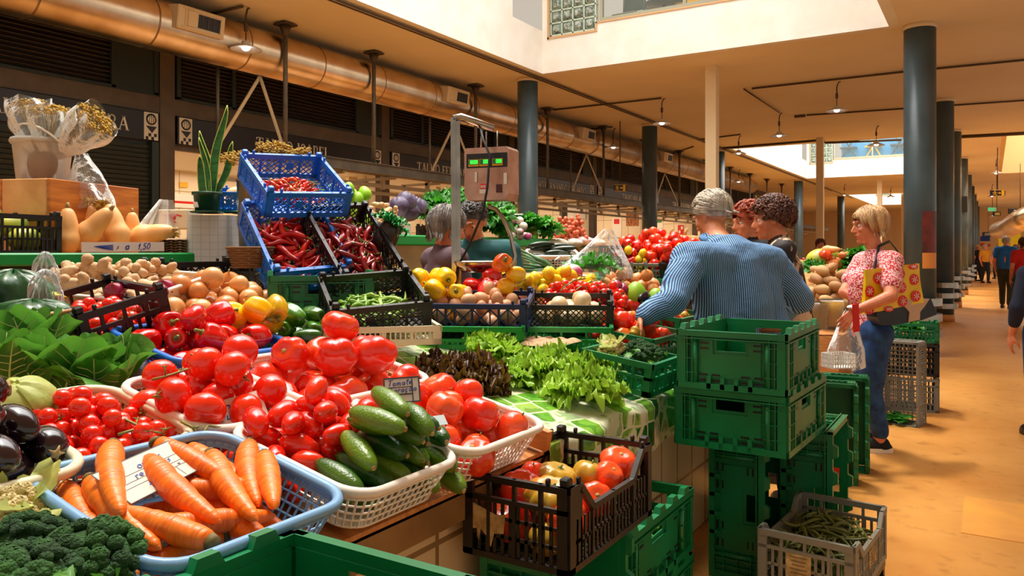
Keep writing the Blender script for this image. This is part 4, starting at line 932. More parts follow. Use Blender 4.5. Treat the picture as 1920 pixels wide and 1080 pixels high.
pile(bB @ M.Translation((-.10, -.0, 0)), .12, .20, ['roma'], 44, 'plum tomato beside the cucumbers', 'plum tomatoes', 4, .005, .18, tries=24, tilt=.5, edge=.02)
pile(bB @ M.Translation((.09, .03, 0)), .13, .17, ['cuke0', 'cuke1'], 23, 'small cucumber in the front basket', 'small cucumbers', 5, .005, .35, tries=24, yaws=(2.75, 3.3), edge=.03)
pile(bD, .18, .15, ['cherry', 'cherry', 'cherrym'], 104, 'cherry tomato in the cream tray', 'cherry tomatoes', 6, .003, .15, tries=12, free=True, edge=.01)
pile(bE, .19, .16, ['vinetom'], 27, 'vine tomato behind the plum tomatoes', 'vine tomatoes', 7, .005, .3, tries=22, free=True, edge=.05)
pile(bF, .20, .26, ['beef0', 'beef1', 'beef2'], 17, 'beefsteak tomato in the heaped tray', 'beefsteak tomatoes', 8, .005, .3, tries=26, tilt=.5, edge=.03)
pile(bG, .17, .17, ['aub'], 19, 'dark eggplant in the pale tray', 'eggplants', 9, .005, .3, tries=20, edge=.03)
pile(bH, .18, .22, {'redp': 3, 'redp2': 3}, 21, 'red pepper in the blue basket', 'red peppers', 10, .005, .25, tries=20, tilt=.5, edge=.02)
pile(bI, .17, .16, ['grnp'], 14, 'green pepper beside the red peppers', 'green peppers', 11, .005, .25, tries=20, tilt=.3, edge=.03)
pile(bJ, .26, .31, ['onion'], 66, 'brown onion in the white tray', 'brown onions', 12, .005, .25, tries=18, free=True, edge=.02)
# carrots: placed one by one (x toward aisle, y away), each with its own description
CAR = [(0, -.02, -.13, .075, 2.75, 'long carrot lying along the near rim of the blue basket'), (0, .02, -.04, .105, 2.75, 'thick carrot crossing the middle of the carrot pile, tip toward the aisle'),
       (0, -.12, -.10, .105, 2.35, 'fattest carrot, lying topmost at the near end of the pile'), (1, .10, -.12, .085, 2.9, 'short carrot with a brown cut end by the near rim'),
       (0, .06, .05, .10, 2.5, 'carrot beneath the card corner pointing at the aisle'), (1, .14, -.03, .075, .5, 'stub carrot with a dark cut end at the aisle rim'),
       (0, .0, .14, .085, 2.2, 'smooth carrot along the far rim of the blue basket'), (1, .09, .12, .10, 2.2, 'crooked carrot beside the far rim'),
       (1, -.08, .04, .11, 3.0, 'carrot propped under the price card'), (2, -.13, .06, .07, 1.9, 'short carrot tucked behind the price card'),
       (1, -.16, -.02, .055, 1.6, 'carrot lying against the rear rim'), (2, -.03, .03, .075, 3.6, 'short carrot half hidden in the pile middle'),
       (2, .13, .03, .055, 2.4, 'short pale-ended carrot in the aisle-side corner'), (0, -.10, .14, .06, 2.9, 'long carrot low down by the tomato tray'),
       (1, -.12, -.16, .05, 2.6, 'carrot against the near rear corner of the basket'), (0, .04, -.15, .04, 3.0, 'carrot lowest at the near rim'),
       (1, .15, -.12, .04, 1.2, 'carrot low down at the near aisle corner'), (1, .0, .02, .04, .3, 'carrot buried under the pile'), (0, .08, .1, .04, 2.8, 'carrot buried by the far rim')]
for k, x, y, z, a, lb in CAR:
    spawn('carrot%d' % k, bA @ TR((x*.75, y, z+.012), [(a-2.75)*.9-.12, (a-2.75)*.9+PI+.1][k == 2 or 'cut end' in lb], .0, .04), lb, 'carrots', scale=1.32)
# red/yellow/green singles on the onions and peppers
for key, px, py, off, yw, lb in [('yelp', 482, 582, .20, .6, 'yellow pepper resting on the onions'), ('yelp', 437, 592, .17, 1.4, 'small yellow pepper half buried beside the onions'), ('yg', 518, 578, .2, -.6, 'yellow-green turning pepper beside the onions'), ('yelp', 508, 600, .14, 2.2, 'yellow pepper low behind the green peppers')]:
    spawn(key, TR(PS(px, py, off), yw, 0, .7), lb, 'yellow peppers on the onions')
# shelf edge of the cloth part ------------------------------------------------
cl = MB()
def clothf(u, v):
    x = -2.06+u*1.12; y = 2.06+v*2.37
    if x < -1.13: return V((x, y, surf(x)+.004+.003*math.sin(y*9)*math.sin(x*7)))
    t = (x+1.13); return V((-1.125+.015*math.sin(y*14), y, surf(-1.13)+.004-t*.9+.01*math.sin(y*8)*t*10))
cl.grid(clothf, 40, 60)
m_cloth = bpy.data.materials.new('oilcloth')
def _cl():
    m = m_cloth; m.use_nodes = True; nt = m.node_tree; B = nt.nodes['Principled BSDF']; N = nt.nodes.new; L = nt.links
    g = N('ShaderNodeNewGeometry'); mp = N('ShaderNodeMapping'); mp.inputs['Rotation'].default_value = (0, 0, .25); L.new(g.outputs['Position'], mp.inputs[0])
    ch = N('ShaderNodeTexVoronoi'); ch.inputs['Scale'].default_value = 11; ch.distance = 'CHEBYCHEV'; ch.inputs['Randomness'].default_value = .35; L.new(mp.outputs[0], ch.inputs['Vector'])
    r = N('ShaderNodeValToRGB'); r.color_ramp.interpolation = 'CONSTANT'; e = r.color_ramp.elements; e[0].color = S(214, 222, 190); e[1].position = .3; e[1].color = S(96, 160, 44)
    for p, cc in ((.45, (150, 186, 80)), (.6, (40, 110, 50)), (.72, (222, 226, 200)), (.85, (120, 176, 60))): k = e.new(p); k.color = S(*cc)
    sp = N('ShaderNodeSeparateColor'); L.new(ch.outputs['Color'], sp.inputs[0]); L.new(sp.outputs[0], r.inputs[0])
    n = N('ShaderNodeTexNoise'); n.inputs['Scale'].default_value = 16; n.inputs['Detail'].default_value = 2; L.new(g.outputs['Position'], n.inputs['Vector'])
    r2 = N('ShaderNodeValToRGB'); r2.color_ramp.elements[0].position = .42; r2.color_ramp.elements[0].color = (.35, .55, .3, 1); r2.color_ramp.elements[1].position = .5; r2.color_ramp.elements[1].color = (1, 1, 1, 1); L.new(n.outputs[0], r2.inputs[0])
    mx = N('ShaderNodeMix'); mx.data_type = 'RGBA'; mx.blend_type = 'MULTIPLY'; mx.inputs[0].default_value = .8; L.new(r.outputs[0], mx.inputs[6]); L.new(r2.outputs[0], mx.inputs[7])
    d = N('ShaderNodeTexVoronoi'); d.feature = 'DISTANCE_TO_EDGE'; d.inputs['Scale'].default_value = 11; d.inputs['Randomness'].default_value = .35; L.new(mp.outputs[0], d.inputs['Vector'])
    r3 = N('ShaderNodeValToRGB'); r3.color_ramp.elements[0].position = .03; r3.color_ramp.elements[0].color = (1, 1, 1, 1); r3.color_ramp.elements[1].position = .06; r3.color_ramp.elements[1].color = (0, 0, 0, 1); L.new(d.outputs['Distance'], r3.inputs[0])
    m2 = N('ShaderNodeMix'); m2.data_type = 'RGBA'; L.new(r3.outputs[0], m2.inputs[0]); L.new(mx.outputs[2], m2.inputs[6]); m2.inputs[7].default_value = S(226, 226, 196); L.new(m2.outputs[2], B.inputs['Base Color']); B.inputs['Roughness'].default_value = .25
_cl()
tag(cl.build('oilcloth', m_cloth), 'green leaf-patterned oilcloth draped over the counter under the lettuces', 'tablecloth')
q = MB().bar((-2.05, 2.03, surf(-2.05)+.03), (-1.12, 2.03, surf(-1.12)+.03), .03, .06); tag(q.build('divider_board', m_wood), 'wooden divider board between the tomato baskets and the oilcloth', 'board')
# lettuces on the cloth
for key, px, py, off, yw, sc, lb in [('lollo', 880, 714, .02, 0, 1.15, 'dark red frilly lettuce on the oilcloth nearest the tomatoes'), ('lollo', 832, 695, .02, 2, .85, 'small dark red lettuce behind the big red one'), ('lettuce', 930, 668, .03, 1, 1.05, 'pale green lettuce behind the dark red lettuce'), ('lettuce', 955, 716, .01, 2.5, .7, 'small green lettuce leaves between the red and curly lettuces'),
                             ('lettuce2', 1015, 700, .03, 4, 1.1, 'bright green curly lettuce in the middle of the cloth'), ('lettuce2', 1092, 742, .03, 3, 1.1, 'largest curly lettuce hanging over the counter edge'), ('lettuce2', 1110, 700, .05, 2, .9, 'lettuce leaning behind the largest curly lettuce'), ('lettuce', 915, 648, .05, 5, .8, 'upright lettuce against the egg crate')]:
    spawn(key, TR(PS(px, py, off), yw, .1, .15), lb, 'lettuces on the oilcloth', scale=sc)
# left end: cabbages, broccoli, cauliflower
for key, px, py, off, yw, tx, sc, lb in [('cabbage', 188, 742, .0, 0, .15, .66, 'dark leafy cabbage standing beside the black tomato crate'), ('cabbage', 112, 745, .0, 1.8, -.1, .68, 'dark leafy cabbage in the middle above the price card'), ('cabbage', 25, 735, .0, 3, .1, .66, 'dark leafy cabbage nearest the pale round cabbage'),
                               ('cabbage', 60, 690, .02, 4, .2, .66, 'dark leafy cabbage behind the other three, against the clear bag'), ('pcab', 38, 765, .10, 0, .4, .8, 'pale round cabbage beneath the dark leafy ones'), ('redcab', 250, 700, .05, 2, .5, .62, 'red cabbage under the black tomato crate'), ('redcab', 226, 722, .03, 1, .5, .55, 'lower red cabbage beside the vine tomatoes'),
                               ('broc', 165, 1062, .10, 0, .25, 1.05, 'largest broccoli head beside the carrot basket'), ('broc', 60, 1025, .08, 2, .2, .85, 'broccoli head behind the largest one'), ('broc', 30, 1110, .12, 4, .2, 1.05, 'broccoli head at the bottom corner of the display'), ('broc', 112, 1010, .05, 5, .2, .6, 'small broccoli head near the cauliflower'),
                               ('caul', 18, 965, .08, 1, .3, .85, 'creamy cauliflower at the edge beside the broccoli'), ('caul', -40, 960, .05, 2, .3, .8, 'cauliflower mostly outside the picture edge')]:
    spawn(key, TR(PS(px, py, off), yw, tx, .25), lb, {'cabbage': 'leafy cabbages', 'broc': 'broccoli heads', 'caul': 'cauliflowers', 'redcab': 'red cabbages under the crate'}.get(key), scale=sc)
bK = BS(-1.22, .52, 0, .01); basket(bK, .34, .38, .07, m_lblue, 'light blue basket of broccoli beside the carrots')

# --- rear row of containers -------------------------------------------------
def grp(c): return c
# black crate of vine tomatoes tipped toward the camera
cv = TR((-2.46, 1.47, surf(-2.46)+.01), -.14, .26, .06) @ M.Scale(1, 4)
crate(cv, .40, .27, .17, m_blk, 'slot', 'black crate of small vine tomatoes tipped toward the cabbages', None, .024)
pile(cv, .19, .125, ['cherrym'], 88, 'vine tomato in the black crate', 'small vine tomatoes in the black crate', 15, .01, .1, tries=10, free=True, scale=1.05, ax=('cabbage side', 'middle', 'onion side'))
# ginger tray on the rear
cg = TR((-2.80, 1.72, surf(-2.80)+.02), .28, .20, .06)
basket(cg, .54, .40, .11, m_wht, 'white solid tray heaped with ginger roots', None, .008, .03, solid=True)
pile(cg, .25, .18, ['ging0', 'ging1', 'ging2'], 46, 'ginger root in the white tray', 'ginger roots in the white tray', 16, .004, .14, tries=14, tilt=.25, scale=1.18, edge=.03, ax=('bag side', 'middle', 'onion side'))
for px, py, lb in [(308, 540, 'red onion between the ginger and the brown onions'), (296, 548, 'smaller red onion beside the ginger tray'), (215, 548, 'red onion seen through the black crate handle')]:
    spawn('ronion', TR(PS(px, py, .16), 0, .5, .5), lb, 'red onions by the ginger')
# black folded crates standing behind the onions
for X, Y, yw, lb in [(-2.93, 2.15, .0, 'black lattice crate standing behind the onions'), (-2.72, 2.42, -1.2, 'black lattice crate with a solid corner at the end of the onions')]:
    crate(TR((X, Y, surf(X)), yw+PI/2, .0, 0), .44, .14, .17, m_blk, 'x', lb, 'black lattice crates behind the onions', .05)
# chili crates etc.
def ori(px, py, d, yaw=0, tx=0, ty=0): return TR(P(px, py, d), yaw, tx, ty)
XW = (1, .45, 0)
cb = cframe(546, 478, 3.45, (1, .6, -.03), (-.30, .35, .42))
crate(cb, .34, .44, .13, m_blue, 'hex', 'blue lattice crate of red chillies, the lower of two', 'blue lattice crates', .03)
pile(cb, .155, .205, ['chili0', 'chili1', 'chili2'], 74, 'red chilli in the lower blue crate', 'fresh red chillies', 21, .01, .1, tries=10, tilt=.4, scale=1.12, ax=('cloth side', 'middle', 'dark chilli side'), ay=('near end', 'centre', 'far end'))
ct = cframe(548, 368, 3.6, (1, .6, -.02), (-.40, .52, .38))
crate(ct, .38, .40, .12, m_blue, 'hex', 'blue lattice crate of dried chillies, topmost at the back', 'blue lattice crates', .03)
pile(ct, .15, .17, ['ochili0', 'ochili1'], 62, 'dried orange chilli in the top blue crate', 'dried chillies', 22, .01, .1, tries=8, tilt=.5, ax=('plant side', 'middle', 'ginger side'))
cd = cframe(655, 480, 3.5, (1, .62, -.02), (-.30, .34, .40))
crate(cd, .30, .46, .11, m_blk, 'hex', 'black lattice crate of dark red chillies beside the blue crate', None, .03)
pile(cd, .14, .215, ['dchili0', 'dchili1', 'dchili2'], 78, 'dark red chilli in the black crate', 'dark red chillies', 23, .01, .1, tries=10, tilt=.4, scale=1.12, ax=('blue crate side', 'middle', 'celery side'))
cbn = cframe(700, 592, 3.05, (1, .15, -.0), (-.14, .35, .12))
crate(cbn, .36, .36, .115, m_blk, 'hex', 'black lattice crate of green bean pods on an upturned cream crate', None, .028)
pile(cbn, .165, .165, ['bean0', 'bean1'], 105, 'green bean pod in the black crate', 'green bean pods', 24, .01, .12, tries=8, tilt=.35, ax=('onion side', 'middle', 'egg side'))
bx = cframe(712, 640, 2.98, (1, .15, 0), (-.25, 1, 0)); crate(bx, .42, .30, .07, m_crm, 'grid', 'cream perforated crate carrying the bean crate', None, .018, nubs=False)
gx = cframe(600, 585, 3.3, (1, .3, 0), (-.3, 1, 0)); folding(gx, 'green folding crate under the chilli crates', .4, .34, .16)
ce = cframe(898, 606, 3.5, (1, -.12, 0), (.12, 1, .12))
crate(ce, .46, .34, .12, m_navy, 'x', 'navy blue crate of brown eggs', None, .05, low=None)
pile(ce, .215, .16, ['egg'], 50, 'brown egg in the navy crate', 'brown eggs', 25, .01, .15, tries=10, free=True, scale=1.15, ax=('bean side', 'middle', 'squash side'))
cp = cframe(1068, 607, 3.7, (1, -.12, 0), (.12, 1, .1))
crate(cp, .40, .36, .12, m_blk, 'hex', 'black lattice crate of pale round squashes beside the egg crate', None, .026)
pile(cp, .19, .17, ['pale'], 11, 'pale round squash in the black crate', 'pale round squashes', 26, .01, .2, tries=12, tilt=.6, ax=('egg side', 'middle', 'tomato side'))
gl = cframe(885, 640, 3.45, (1, -.1, 0), (.1, 1, .1)); crate(gl, .48, .34, .1, m_greenl, 'slot', 'bright green crate under the egg crate', 'green crates on the oilcloth', .022, nubs=False)
gl = cframe(1055, 640, 3.6, (1, -.1, 0), (.1, 1, .1)); crate(gl, .44, .34, .1, m_greenl, 'slot', 'bright green crate under the squash crate', 'green crates on the oilcloth', .022, nubs=False)
# cherry tomatoes on the vine behind
cw = ori(1098, 572, 3.98, .3, .30, .1); pile(cw, .22, .16, ['cherrym'], 120, 'vine cherry tomato behind the squash crate', 'cherry tomatoes on the vine', 27, -.02, .12, tries=9, free=True, scale=1.05, ax=('lemon side', 'middle', 'aisle side'))
# aisle-side green crates with mixed heirloom tomatoes
for px, py, d, nm in [(1212, 672, 3.62, 'nearest'), (1262, 630, 4.2, 'second')]:
    g_ = ori(px, py, d, .0, 0, .14) @ M.Translation((-.10, .0, 0))
    crate(g_, .40, .42, .13, m_green, 'slot', 'green crate of large mixed tomatoes, %s along the aisle edge' % nm, 'green tomato crates', .03, nubs=False)
    pile(g_, .19, .2, {'beef0': 3, 'heir0': 2, 'heir1': 2, 'vinetom': 4, 'beef1': 2, 'heart0': 2}, 30, 'large mixed tomato in the %s green crate' % nm, 'mixed tomatoes in green crates', int(px), .01, .25, tries=14, tilt=.6, scale=.78)
gq = ori(1190, 722, 3.15, .0, 0, .14) @ M.Translation((-.03, .0, 0)); crate(gq, .30, .30, .13, m_green, 'slot', 'green crate with broccoli and cauliflower behind the largest lettuce', None, .03, nubs=False)
for key, x, y, lb in [('broc', .06, .06, 'broccoli head in the green crate by the folding crates'), ('caul', -.09, .0, 'small cauliflower in the green crate'), ('broc', -.02, .12, 'broccoli head at the back of the green crate')]:
    spawn(key, gq @ TR((x, y, .12), x*9, .3), lb, 'broccoli and cauliflower in the green crate', scale=.75)
# ================================================================ PEOPLE
def caps(mb, a, b, ra, rb, n=12, m=0):
    a, b = V(a), V(b); t = b-a; L = t.length; t = t.normalized() if L > 1e-6 else V((0, 0, 1)); pts = []; rad = []
    for i in range(4): q = PI/2*i/3; pts.append(a-t*ra*math.cos(q)); rad.append(max(ra*math.sin(q), ra*.05))
    for i in range(3, -1, -1): q = PI/2*i/3; pts.append(b+t*rb*math.cos(q)); rad.append(max(rb*math.sin(q), rb*.05))
    return mb.tube(pts, rad, n, m)
def ell(mb, c, r, rot=None, n=16, k=10, m=0):
    mt = M.Translation(V(c)) @ (rot.to_4x4() if rot else M.Identity(4)); return mb.lump(r, None, n, k, mt, m)
def fuse(mb, name, mats, parent, voxel=.006, smooth=4, disp=None, attr=None):
    """merge overlapping closed shapes into one continuous skin"""
    me = mb.mesh(name+'_raw', mats if not isinstance(mats, (list, tuple)) else mats[0]); tmp = bpy.data.objects.new('tmp', me); COL.objects.link(tmp)
    r = tmp.modifiers.new('r', 'REMESH'); r.mode = 'VOXEL'; r.voxel_size = voxel; r.use_smooth_shade = True
    s_ = tmp.modifiers.new('s', 'SMOOTH'); s_.factor = .5; s_.iterations = smooth
    dg = bpy.context.evaluated_depsgraph_get(); ev = tmp.evaluated_get(dg); out = bpy.data.meshes.new_from_object(ev); out.name = name
    bpy.data.objects.remove(tmp); bpy.data.meshes.remove(me)
    out.materials.clear(); out.materials.append(mats if not isinstance(mats, (list, tuple)) else mats[0])
    nv = len(out.vertices); co = np.empty(nv*3, np.float32)
    if disp:
        nn = np.empty(nv*3, np.float32); out.vertices.foreach_get('co', co); out.vertex_normals.foreach_get('vector', nn)
        co = co.reshape(-1, 3); nn = nn.reshape(-1, 3); sc, am, st = disp
        for i in range(nv):
            p = V(co[i]); d = noise.noise(V((p.x*sc, p.y*sc, p.z*sc*st)))*am+abs(noise.noise(V((p.x*sc*.6+4, p.y*sc*.6, p.z*sc*st*1.7))))*am
            co[i] += nn[i]*d
        out.vertices.foreach_set('co', co.ravel()); out.update()
    if attr:
        out.vertices.foreach_get('co', co.reshape(-1)); at = out.attributes.new('stripe', 'FLOAT', 'POINT'); at.data.foreach_set('value', attr(co.reshape(-1, 3)).astype(np.float32))
    out.polygons.foreach_set('use_smooth', [True]*len(out.polygons))
    return link(name, out, parent)
def skin(name, c1, c2): return mat(name, c1, .5, 0, c2, 9, bump=.12, bscale=70, sss=.12)
m_skin = skin('tanned_skin', S(214, 142, 98), S(196, 116, 76)); m_skinr = skin('ruddy_skin', S(222, 146, 108), S(206, 116, 80))
m_lip = mat('lip', S(178, 84, 70), .45); m_eyew = mat('eye_white', S(226, 222, 214), .25); m_iris = mat('iris', S(44, 30, 22), .2)
def hairmat(name, c1, c2): return mat(name, c1, .42, 0, c2, 26, bump=.6, bscale=90, stretch=(1, 1, .25), contrast=(.3, .7))
m_hgrey = hairmat('grey_white_hair', S(206, 196, 176), S(132, 122, 106)); m_hsalt = hairmat('salt_pepper_hair', S(58, 50, 48), S(150, 142, 136))
m_hblack = hairmat('dark_hair', S(28, 24, 24), S(88, 84, 82)); m_hbrown = hairmat('auburn_hair', S(58, 28, 18), S(104, 54, 30)); m_hred = hairmat('copper_hair', S(176, 72, 30), S(120, 44, 18))
m_hblond = hairmat('blonde_hair', S(222, 182, 128), S(150, 108, 68))
def head_prims(q, H):
    """face looks along local +Y; H places it"""
    E = lambda c, r, rx=0: q.lump(r, None, 16, 10, H @ M.Translation(c) @ M.Rotation(rx, 4, 'X'))
    C = lambda a, b, ra, rb: caps(q, H @ V(a), H @ V(b), ra, rb, 10)
    E((0, -.015, .035), (.076, .094, .088)); E((0, .025, -.02), (.064, .072, .088)); E((0, .04, -.075), (.048, .045, .036)); E((0, .078, -.096), (.02, .016, .016))
    C((-.03, .088, .03), (.03, .088, .03), .014, .014); C((0, .09, .018), (0, .112, -.022), .009, .012); E((0, .116, -.028), (.011, .011, .009)); E((-.011, .105, -.031), (.008, .009, .007)); E((.011, .105, -.031), (.008, .009, .007))
    E((-.042, .068, -.02), (.02, .02, .017)); E((.042, .068, -.02), (.02, .02, .017))
    C((-.018, .092, -.056), (.018, .092, -.056), .0075, .0075); C((-.015, .09, -.067), (.015, .09, -.067), .0075, .0075); E((0, .07, -.055), (.04, .026, .03))
    for s_ in (-1, 1):
        E((s_*.075, -.008, -.008), (.008, .018, .032), .2); C((s_*.084, -.02, .015), (s_*.082, -.018, -.02), .005, .005); C((s_*.080, .002, .02), (s_*.084, -.018, .022), .005, .005)
def head_extras(root, H):
    for s_ in (-1, 1):
        e = MB().lump((.0125, .0125, .0125), None, 12, 8, H @ M.Translation((s_*.031, .076, .008))).build('eye', m_eyew, root)
        MB().lump((.006, .0035, .006), None, 10, 6, H @ M.Translation((s_*.031, .0868, .007))).build('iris', m_iris, e)
        MB().tube([H @ V((s_*.018, .1, .034)), H @ V((s_*.034, .1, .040)), H @ V((s_*.048, .09, .034))], [.002, .0032, .0015], 5).build('eyebrow', m_hblack, root)
    MB().tube([H @ V((-.022, .094, -.06)), H @ V((-.008, .1015, -.0575)), H @ V((0, .1, -.059)), H @ V((.008, .1015, -.0575)), H @ V((.022, .094, -.06))], [.002, .005, .0048, .005, .002], 6).lump((.015, .006, .0045), None, 10, 5, H @ M.Translation((0, .096, -.068))).build('lips', m_lip, root)
def hair(root, H, m, style, seed=1, n=420):
    rr = random.Random(seed); q = MB()
    big = {'short': 1.06, 'bob': 1.16, 'curly': 1.24, 'swept': 1.1, 'crop': 1.04}[style]
    low = {'short': -.06, 'bob': -.10, 'curly': -.12, 'swept': -.075, 'crop': -.04}[style]
    front = {'short': .05, 'bob': .045, 'curly': .03, 'swept': .045, 'crop': .055}[style]
    # cap
    def f(u, v):
        th = v*2*PI; mx_ = .62+.15*max(0, -math.sin(th))**.6; ph = u*PI*mx_; d = V((math.sin(ph)*math.cos(th), math.sin(ph)*math.sin(th), math.cos(ph)))
        if d.y > .1: ph = u*PI*mx_*(1-.42*max(0, d.y-.1)); d = V((math.sin(ph)*math.cos(th), math.sin(ph)*math.sin(th), math.cos(ph)))
        return H @ V((d.x*.083*big, -.015+d.y*.1*big, .035+d.z*.094*big))
    q.grid(f, 14, 28)
    for i in range(n):
        th = rr.uniform(0, 2*PI); ph = math.acos(1-rr.random()*1.02); ph = min(ph, 1.75)+(.45*rr.random() if math.sin(th) < -.2 else 0)
        d = V((math.sin(ph)*math.cos(th), math.sin(ph)*math.sin(th), math.cos(ph)))
        if d.y > .45 and d.z < .55: continue
        p = V((d.x*.083*big, -.015+d.y*.1*big, .035+d.z*.094*big)); pts = [p]; k = 7
        L = {'short': .05, 'bob': .12, 'curly': .09, 'swept': .075, 'crop': .025}[style]*rr.uniform(.7, 1.15)
        side = 1 if d.x > 0 else -1; c_ = rr.uniform(0, 6.28)
        for j in range(k):
            rd = V((p.x/.083, (p.y+.015)/.1, (p.z-.035)/.094)).normalized()
            flow = V((side*.25, -.75, -.5)) if style in ('short', 'swept', 'crop') else V((side*.5+d.x*.3, .1 if style == 'bob' and d.y > 0 else -.25, -.9))
            if style == 'curly': flow = V((math.sin(c_+j*1.3), math.cos(c_+j*1.1), -.5+.6*math.sin(c_*2+j)))
            t = flow-rd*flow.dot(rd)*(.95 if p.z > low*.4 else .55); t = t.normalized()+V((rr.uniform(-.12, .12), rr.uniform(-.12, .12), rr.uniform(-.1, .1)))
            p = p+t*L/k
            ex = V((p.x/(.085*big), (p.y+.015)/(.102*big), (p.z-.035)/(.096*big))); l_ = ex.length
            lift = 1.0+(.10 if style == 'curly' else .04)*rr.random()
            if p.z > -.01 and l_ > 1e-3: ex = ex/l_*max(lift, 1.0); p = V((ex.x*.085*big, ex.y*.102*big-.015, ex.z*.096*big+.035))
            else: p = V((p.x*.985 if style != 'bob' else p.x*(1.0), p.y, p.z))
            if p.z < low-.02: break
            if p.y > front+.03 and p.z < .05: break
            pts.append(p.copy())
        if len(pts) < 3: continue
        w_ = rr.uniform(.0035, .0065)*(1.3 if style == 'curly' else 1)
        q.tube([H @ x for x in pts], [w_*(.6+.6*math.sin(PI*(j+.6)/len(pts)))*(1 if j < len(pts)-1 else .25) for j in range(len(pts))], 5, flat=.55)
    return q.build('hair', m, root)
def hand(q, wr, fwd, palm, side, curl=.5, spread=.12, s_=1.0):
    """palm + four fingers + thumb; fwd = finger direction, palm = palm normal, side=+1 thumb on fwd x palm side"""
    f = V(fwd).normalized(); pn = V(palm); pn = (pn-f*pn.dot(f)).normalized(); sd = f.cross(pn)*side; wr = V(wr)
    for k in range(4):
        o = (k-1.5)*.0195*s_; b0 = wr+f*.012+sd*(-o*.5); b1 = wr+f*(.082-.004*abs(k-1))*s_-sd*o
        caps(q, b0, b1, .0135*s_, .0105*s_, 8)
        L = (.040, .046, .043, .033)[k]*s_; d = f-sd*spread*(k-1.5)*.5; p = b1; a = curl*(.8+.12*k)
        for j in range(3):
            ax = (d.normalized()*math.cos(a*(j+.6)*.75)+pn*math.sin(a*(j+.6)*.75)); e = p+ax*L*(1, .68, .55)[j]; caps(q, p, e, (.0092, .0085, .0078)[j]*s_, (.0085, .0078, .007)[j]*s_, 8); p = e
    b = wr+f*.022*s_+sd*.02*s_; e = b+(f*.55+sd*.75+pn*.35).normalized()*.045*s_; caps(q, b, e, .014*s_, .0105*s_, 8)
    e2 = e+(f*.85+sd*.3+pn*(.2+curl*.4)).normalized()*.032*s_; caps(q, e, e2, .0105*s_, .0095*s_, 8); caps(q, e2, e2+(f+pn*curl*.6).normalized()*.024*s_, .0095*s_, .008*s_, 8)
def limb(q, pts, rad):
    for i in range(len(pts)-1): caps(q, pts[i], pts[i+1], rad[i], rad[i+1])
def cloth_stripe(name, c1, c2, freq):
    m = bpy.data.materials.new(name); m.use_nodes = True; nt = m.node_tree; B = nt.nodes['Principled BSDF']; N = nt.nodes.new; L = nt.links
    a = N('ShaderNodeAttribute'); a.attribute_name = 'stripe'; mu = N('ShaderNodeMath'); mu.operation = 'MULTIPLY'; mu.inputs[1].default_value = freq; L.new(a.outputs['Fac'], mu.inputs[0])
    fr = N('ShaderNodeMath'); fr.operation = 'FRACT'; L.new(mu.outputs[0], fr.inputs[0]); r = N('ShaderNodeValToRGB'); r.color_ramp.interpolation = 'LINEAR'
    e = r.color_ramp.elements; e[0].color = c1; e[0].position = .42; e[1].color = c2; e[1].position = .52; k = e.new(.9); k.color = c2; k = e.new(1.0); k.color = c1
    L.new(fr.outputs[0], r.inputs[0]); L.new(r.outputs[0], B.inputs['Base Color']); B.inputs['Roughness'].default_value = .8
    tc = N('ShaderNodeTexCoord'); n = N('ShaderNodeTexNoise'); n.inputs['Scale'].default_value = 12; n.inputs['Detail'].default_value = 4; n.inputs['Distortion'].default_value = .8; L.new(tc.outputs['Object'], n.inputs[0]); b = N('ShaderNodeBump'); b.inputs['Strength'].default_value = .6; b.inputs['Distance'].default_value = .02; L.new(n.outputs[0], b.inputs['Height']); L.new(b.outputs[0], B.inputs['Normal'])
    MATS[name] = m; return m
def cloth(name, c1, c2=None, ns=6, **k): return mat(name, c1, .85, 0, c2 or tuple(q*.8 for q in c1[:3])+(1,), ns, bump=.5, bscale=9, **k)
m_jean = cloth('blue_jeans', S(34, 78, 132), S(20, 50, 96), 14); m_black = cloth('black_cloth', S(16, 15, 17)); m_teals = cloth('teal_polo', S(30, 92, 96), S(22, 74, 80)); m_plum = cloth('mauve_shirt', S(98, 76, 84), S(82, 62, 70))
m_strp = cloth_stripe('striped_shirt', S(120, 172, 222), S(28, 44, 88), 100)
m_pink = mat('speckled_pink', S(236, 196, 196), .85, 0, S(196, 28, 44), 95, contrast=(.47, .53), bump=.3, bscale=9)
m_print = mat('brown_print', S(212, 180, 150), .7, 0, S(30, 20, 18), 16, contrast=(.44, .5), bump=.3, bscale=9, stretch=(1, 1, .5))
def shoe(root, an, toe, m, msole, name='shoe'):
    an, toe = V(an), V(toe); d = (toe-an); d.z = 0; d.normalize(); yaw = math.atan2(-d.x, d.y); R_ = M.Translation((an.x, an.y, 0)) @ M.Rotation(yaw, 4, 'Z'); q = MB()
    q.lump((.045, .14, .062), lambda t, p: (1, 1 if math.cos(p) > 0 else .2), 18, 10, R_ @ M.Translation((0, .06, .03))); q.lump((.042, .06, .075), lambda t, p: (1, 1 if math.cos(p) > 0 else .2), 16, 8, R_ @ M.Translation((0, -.01, .03)))
    o = q.build(name, m, root); q = MB()
    pr = [(.045*math.sin(a)*(1 if abs(a) > 1.2 else .95), .06-.145*math.cos(a)) for a in [2*PI*i/20 for i in range(20)]]; q.prism(pr, 0.0, .03, R_); q.build('sole', msole, o)

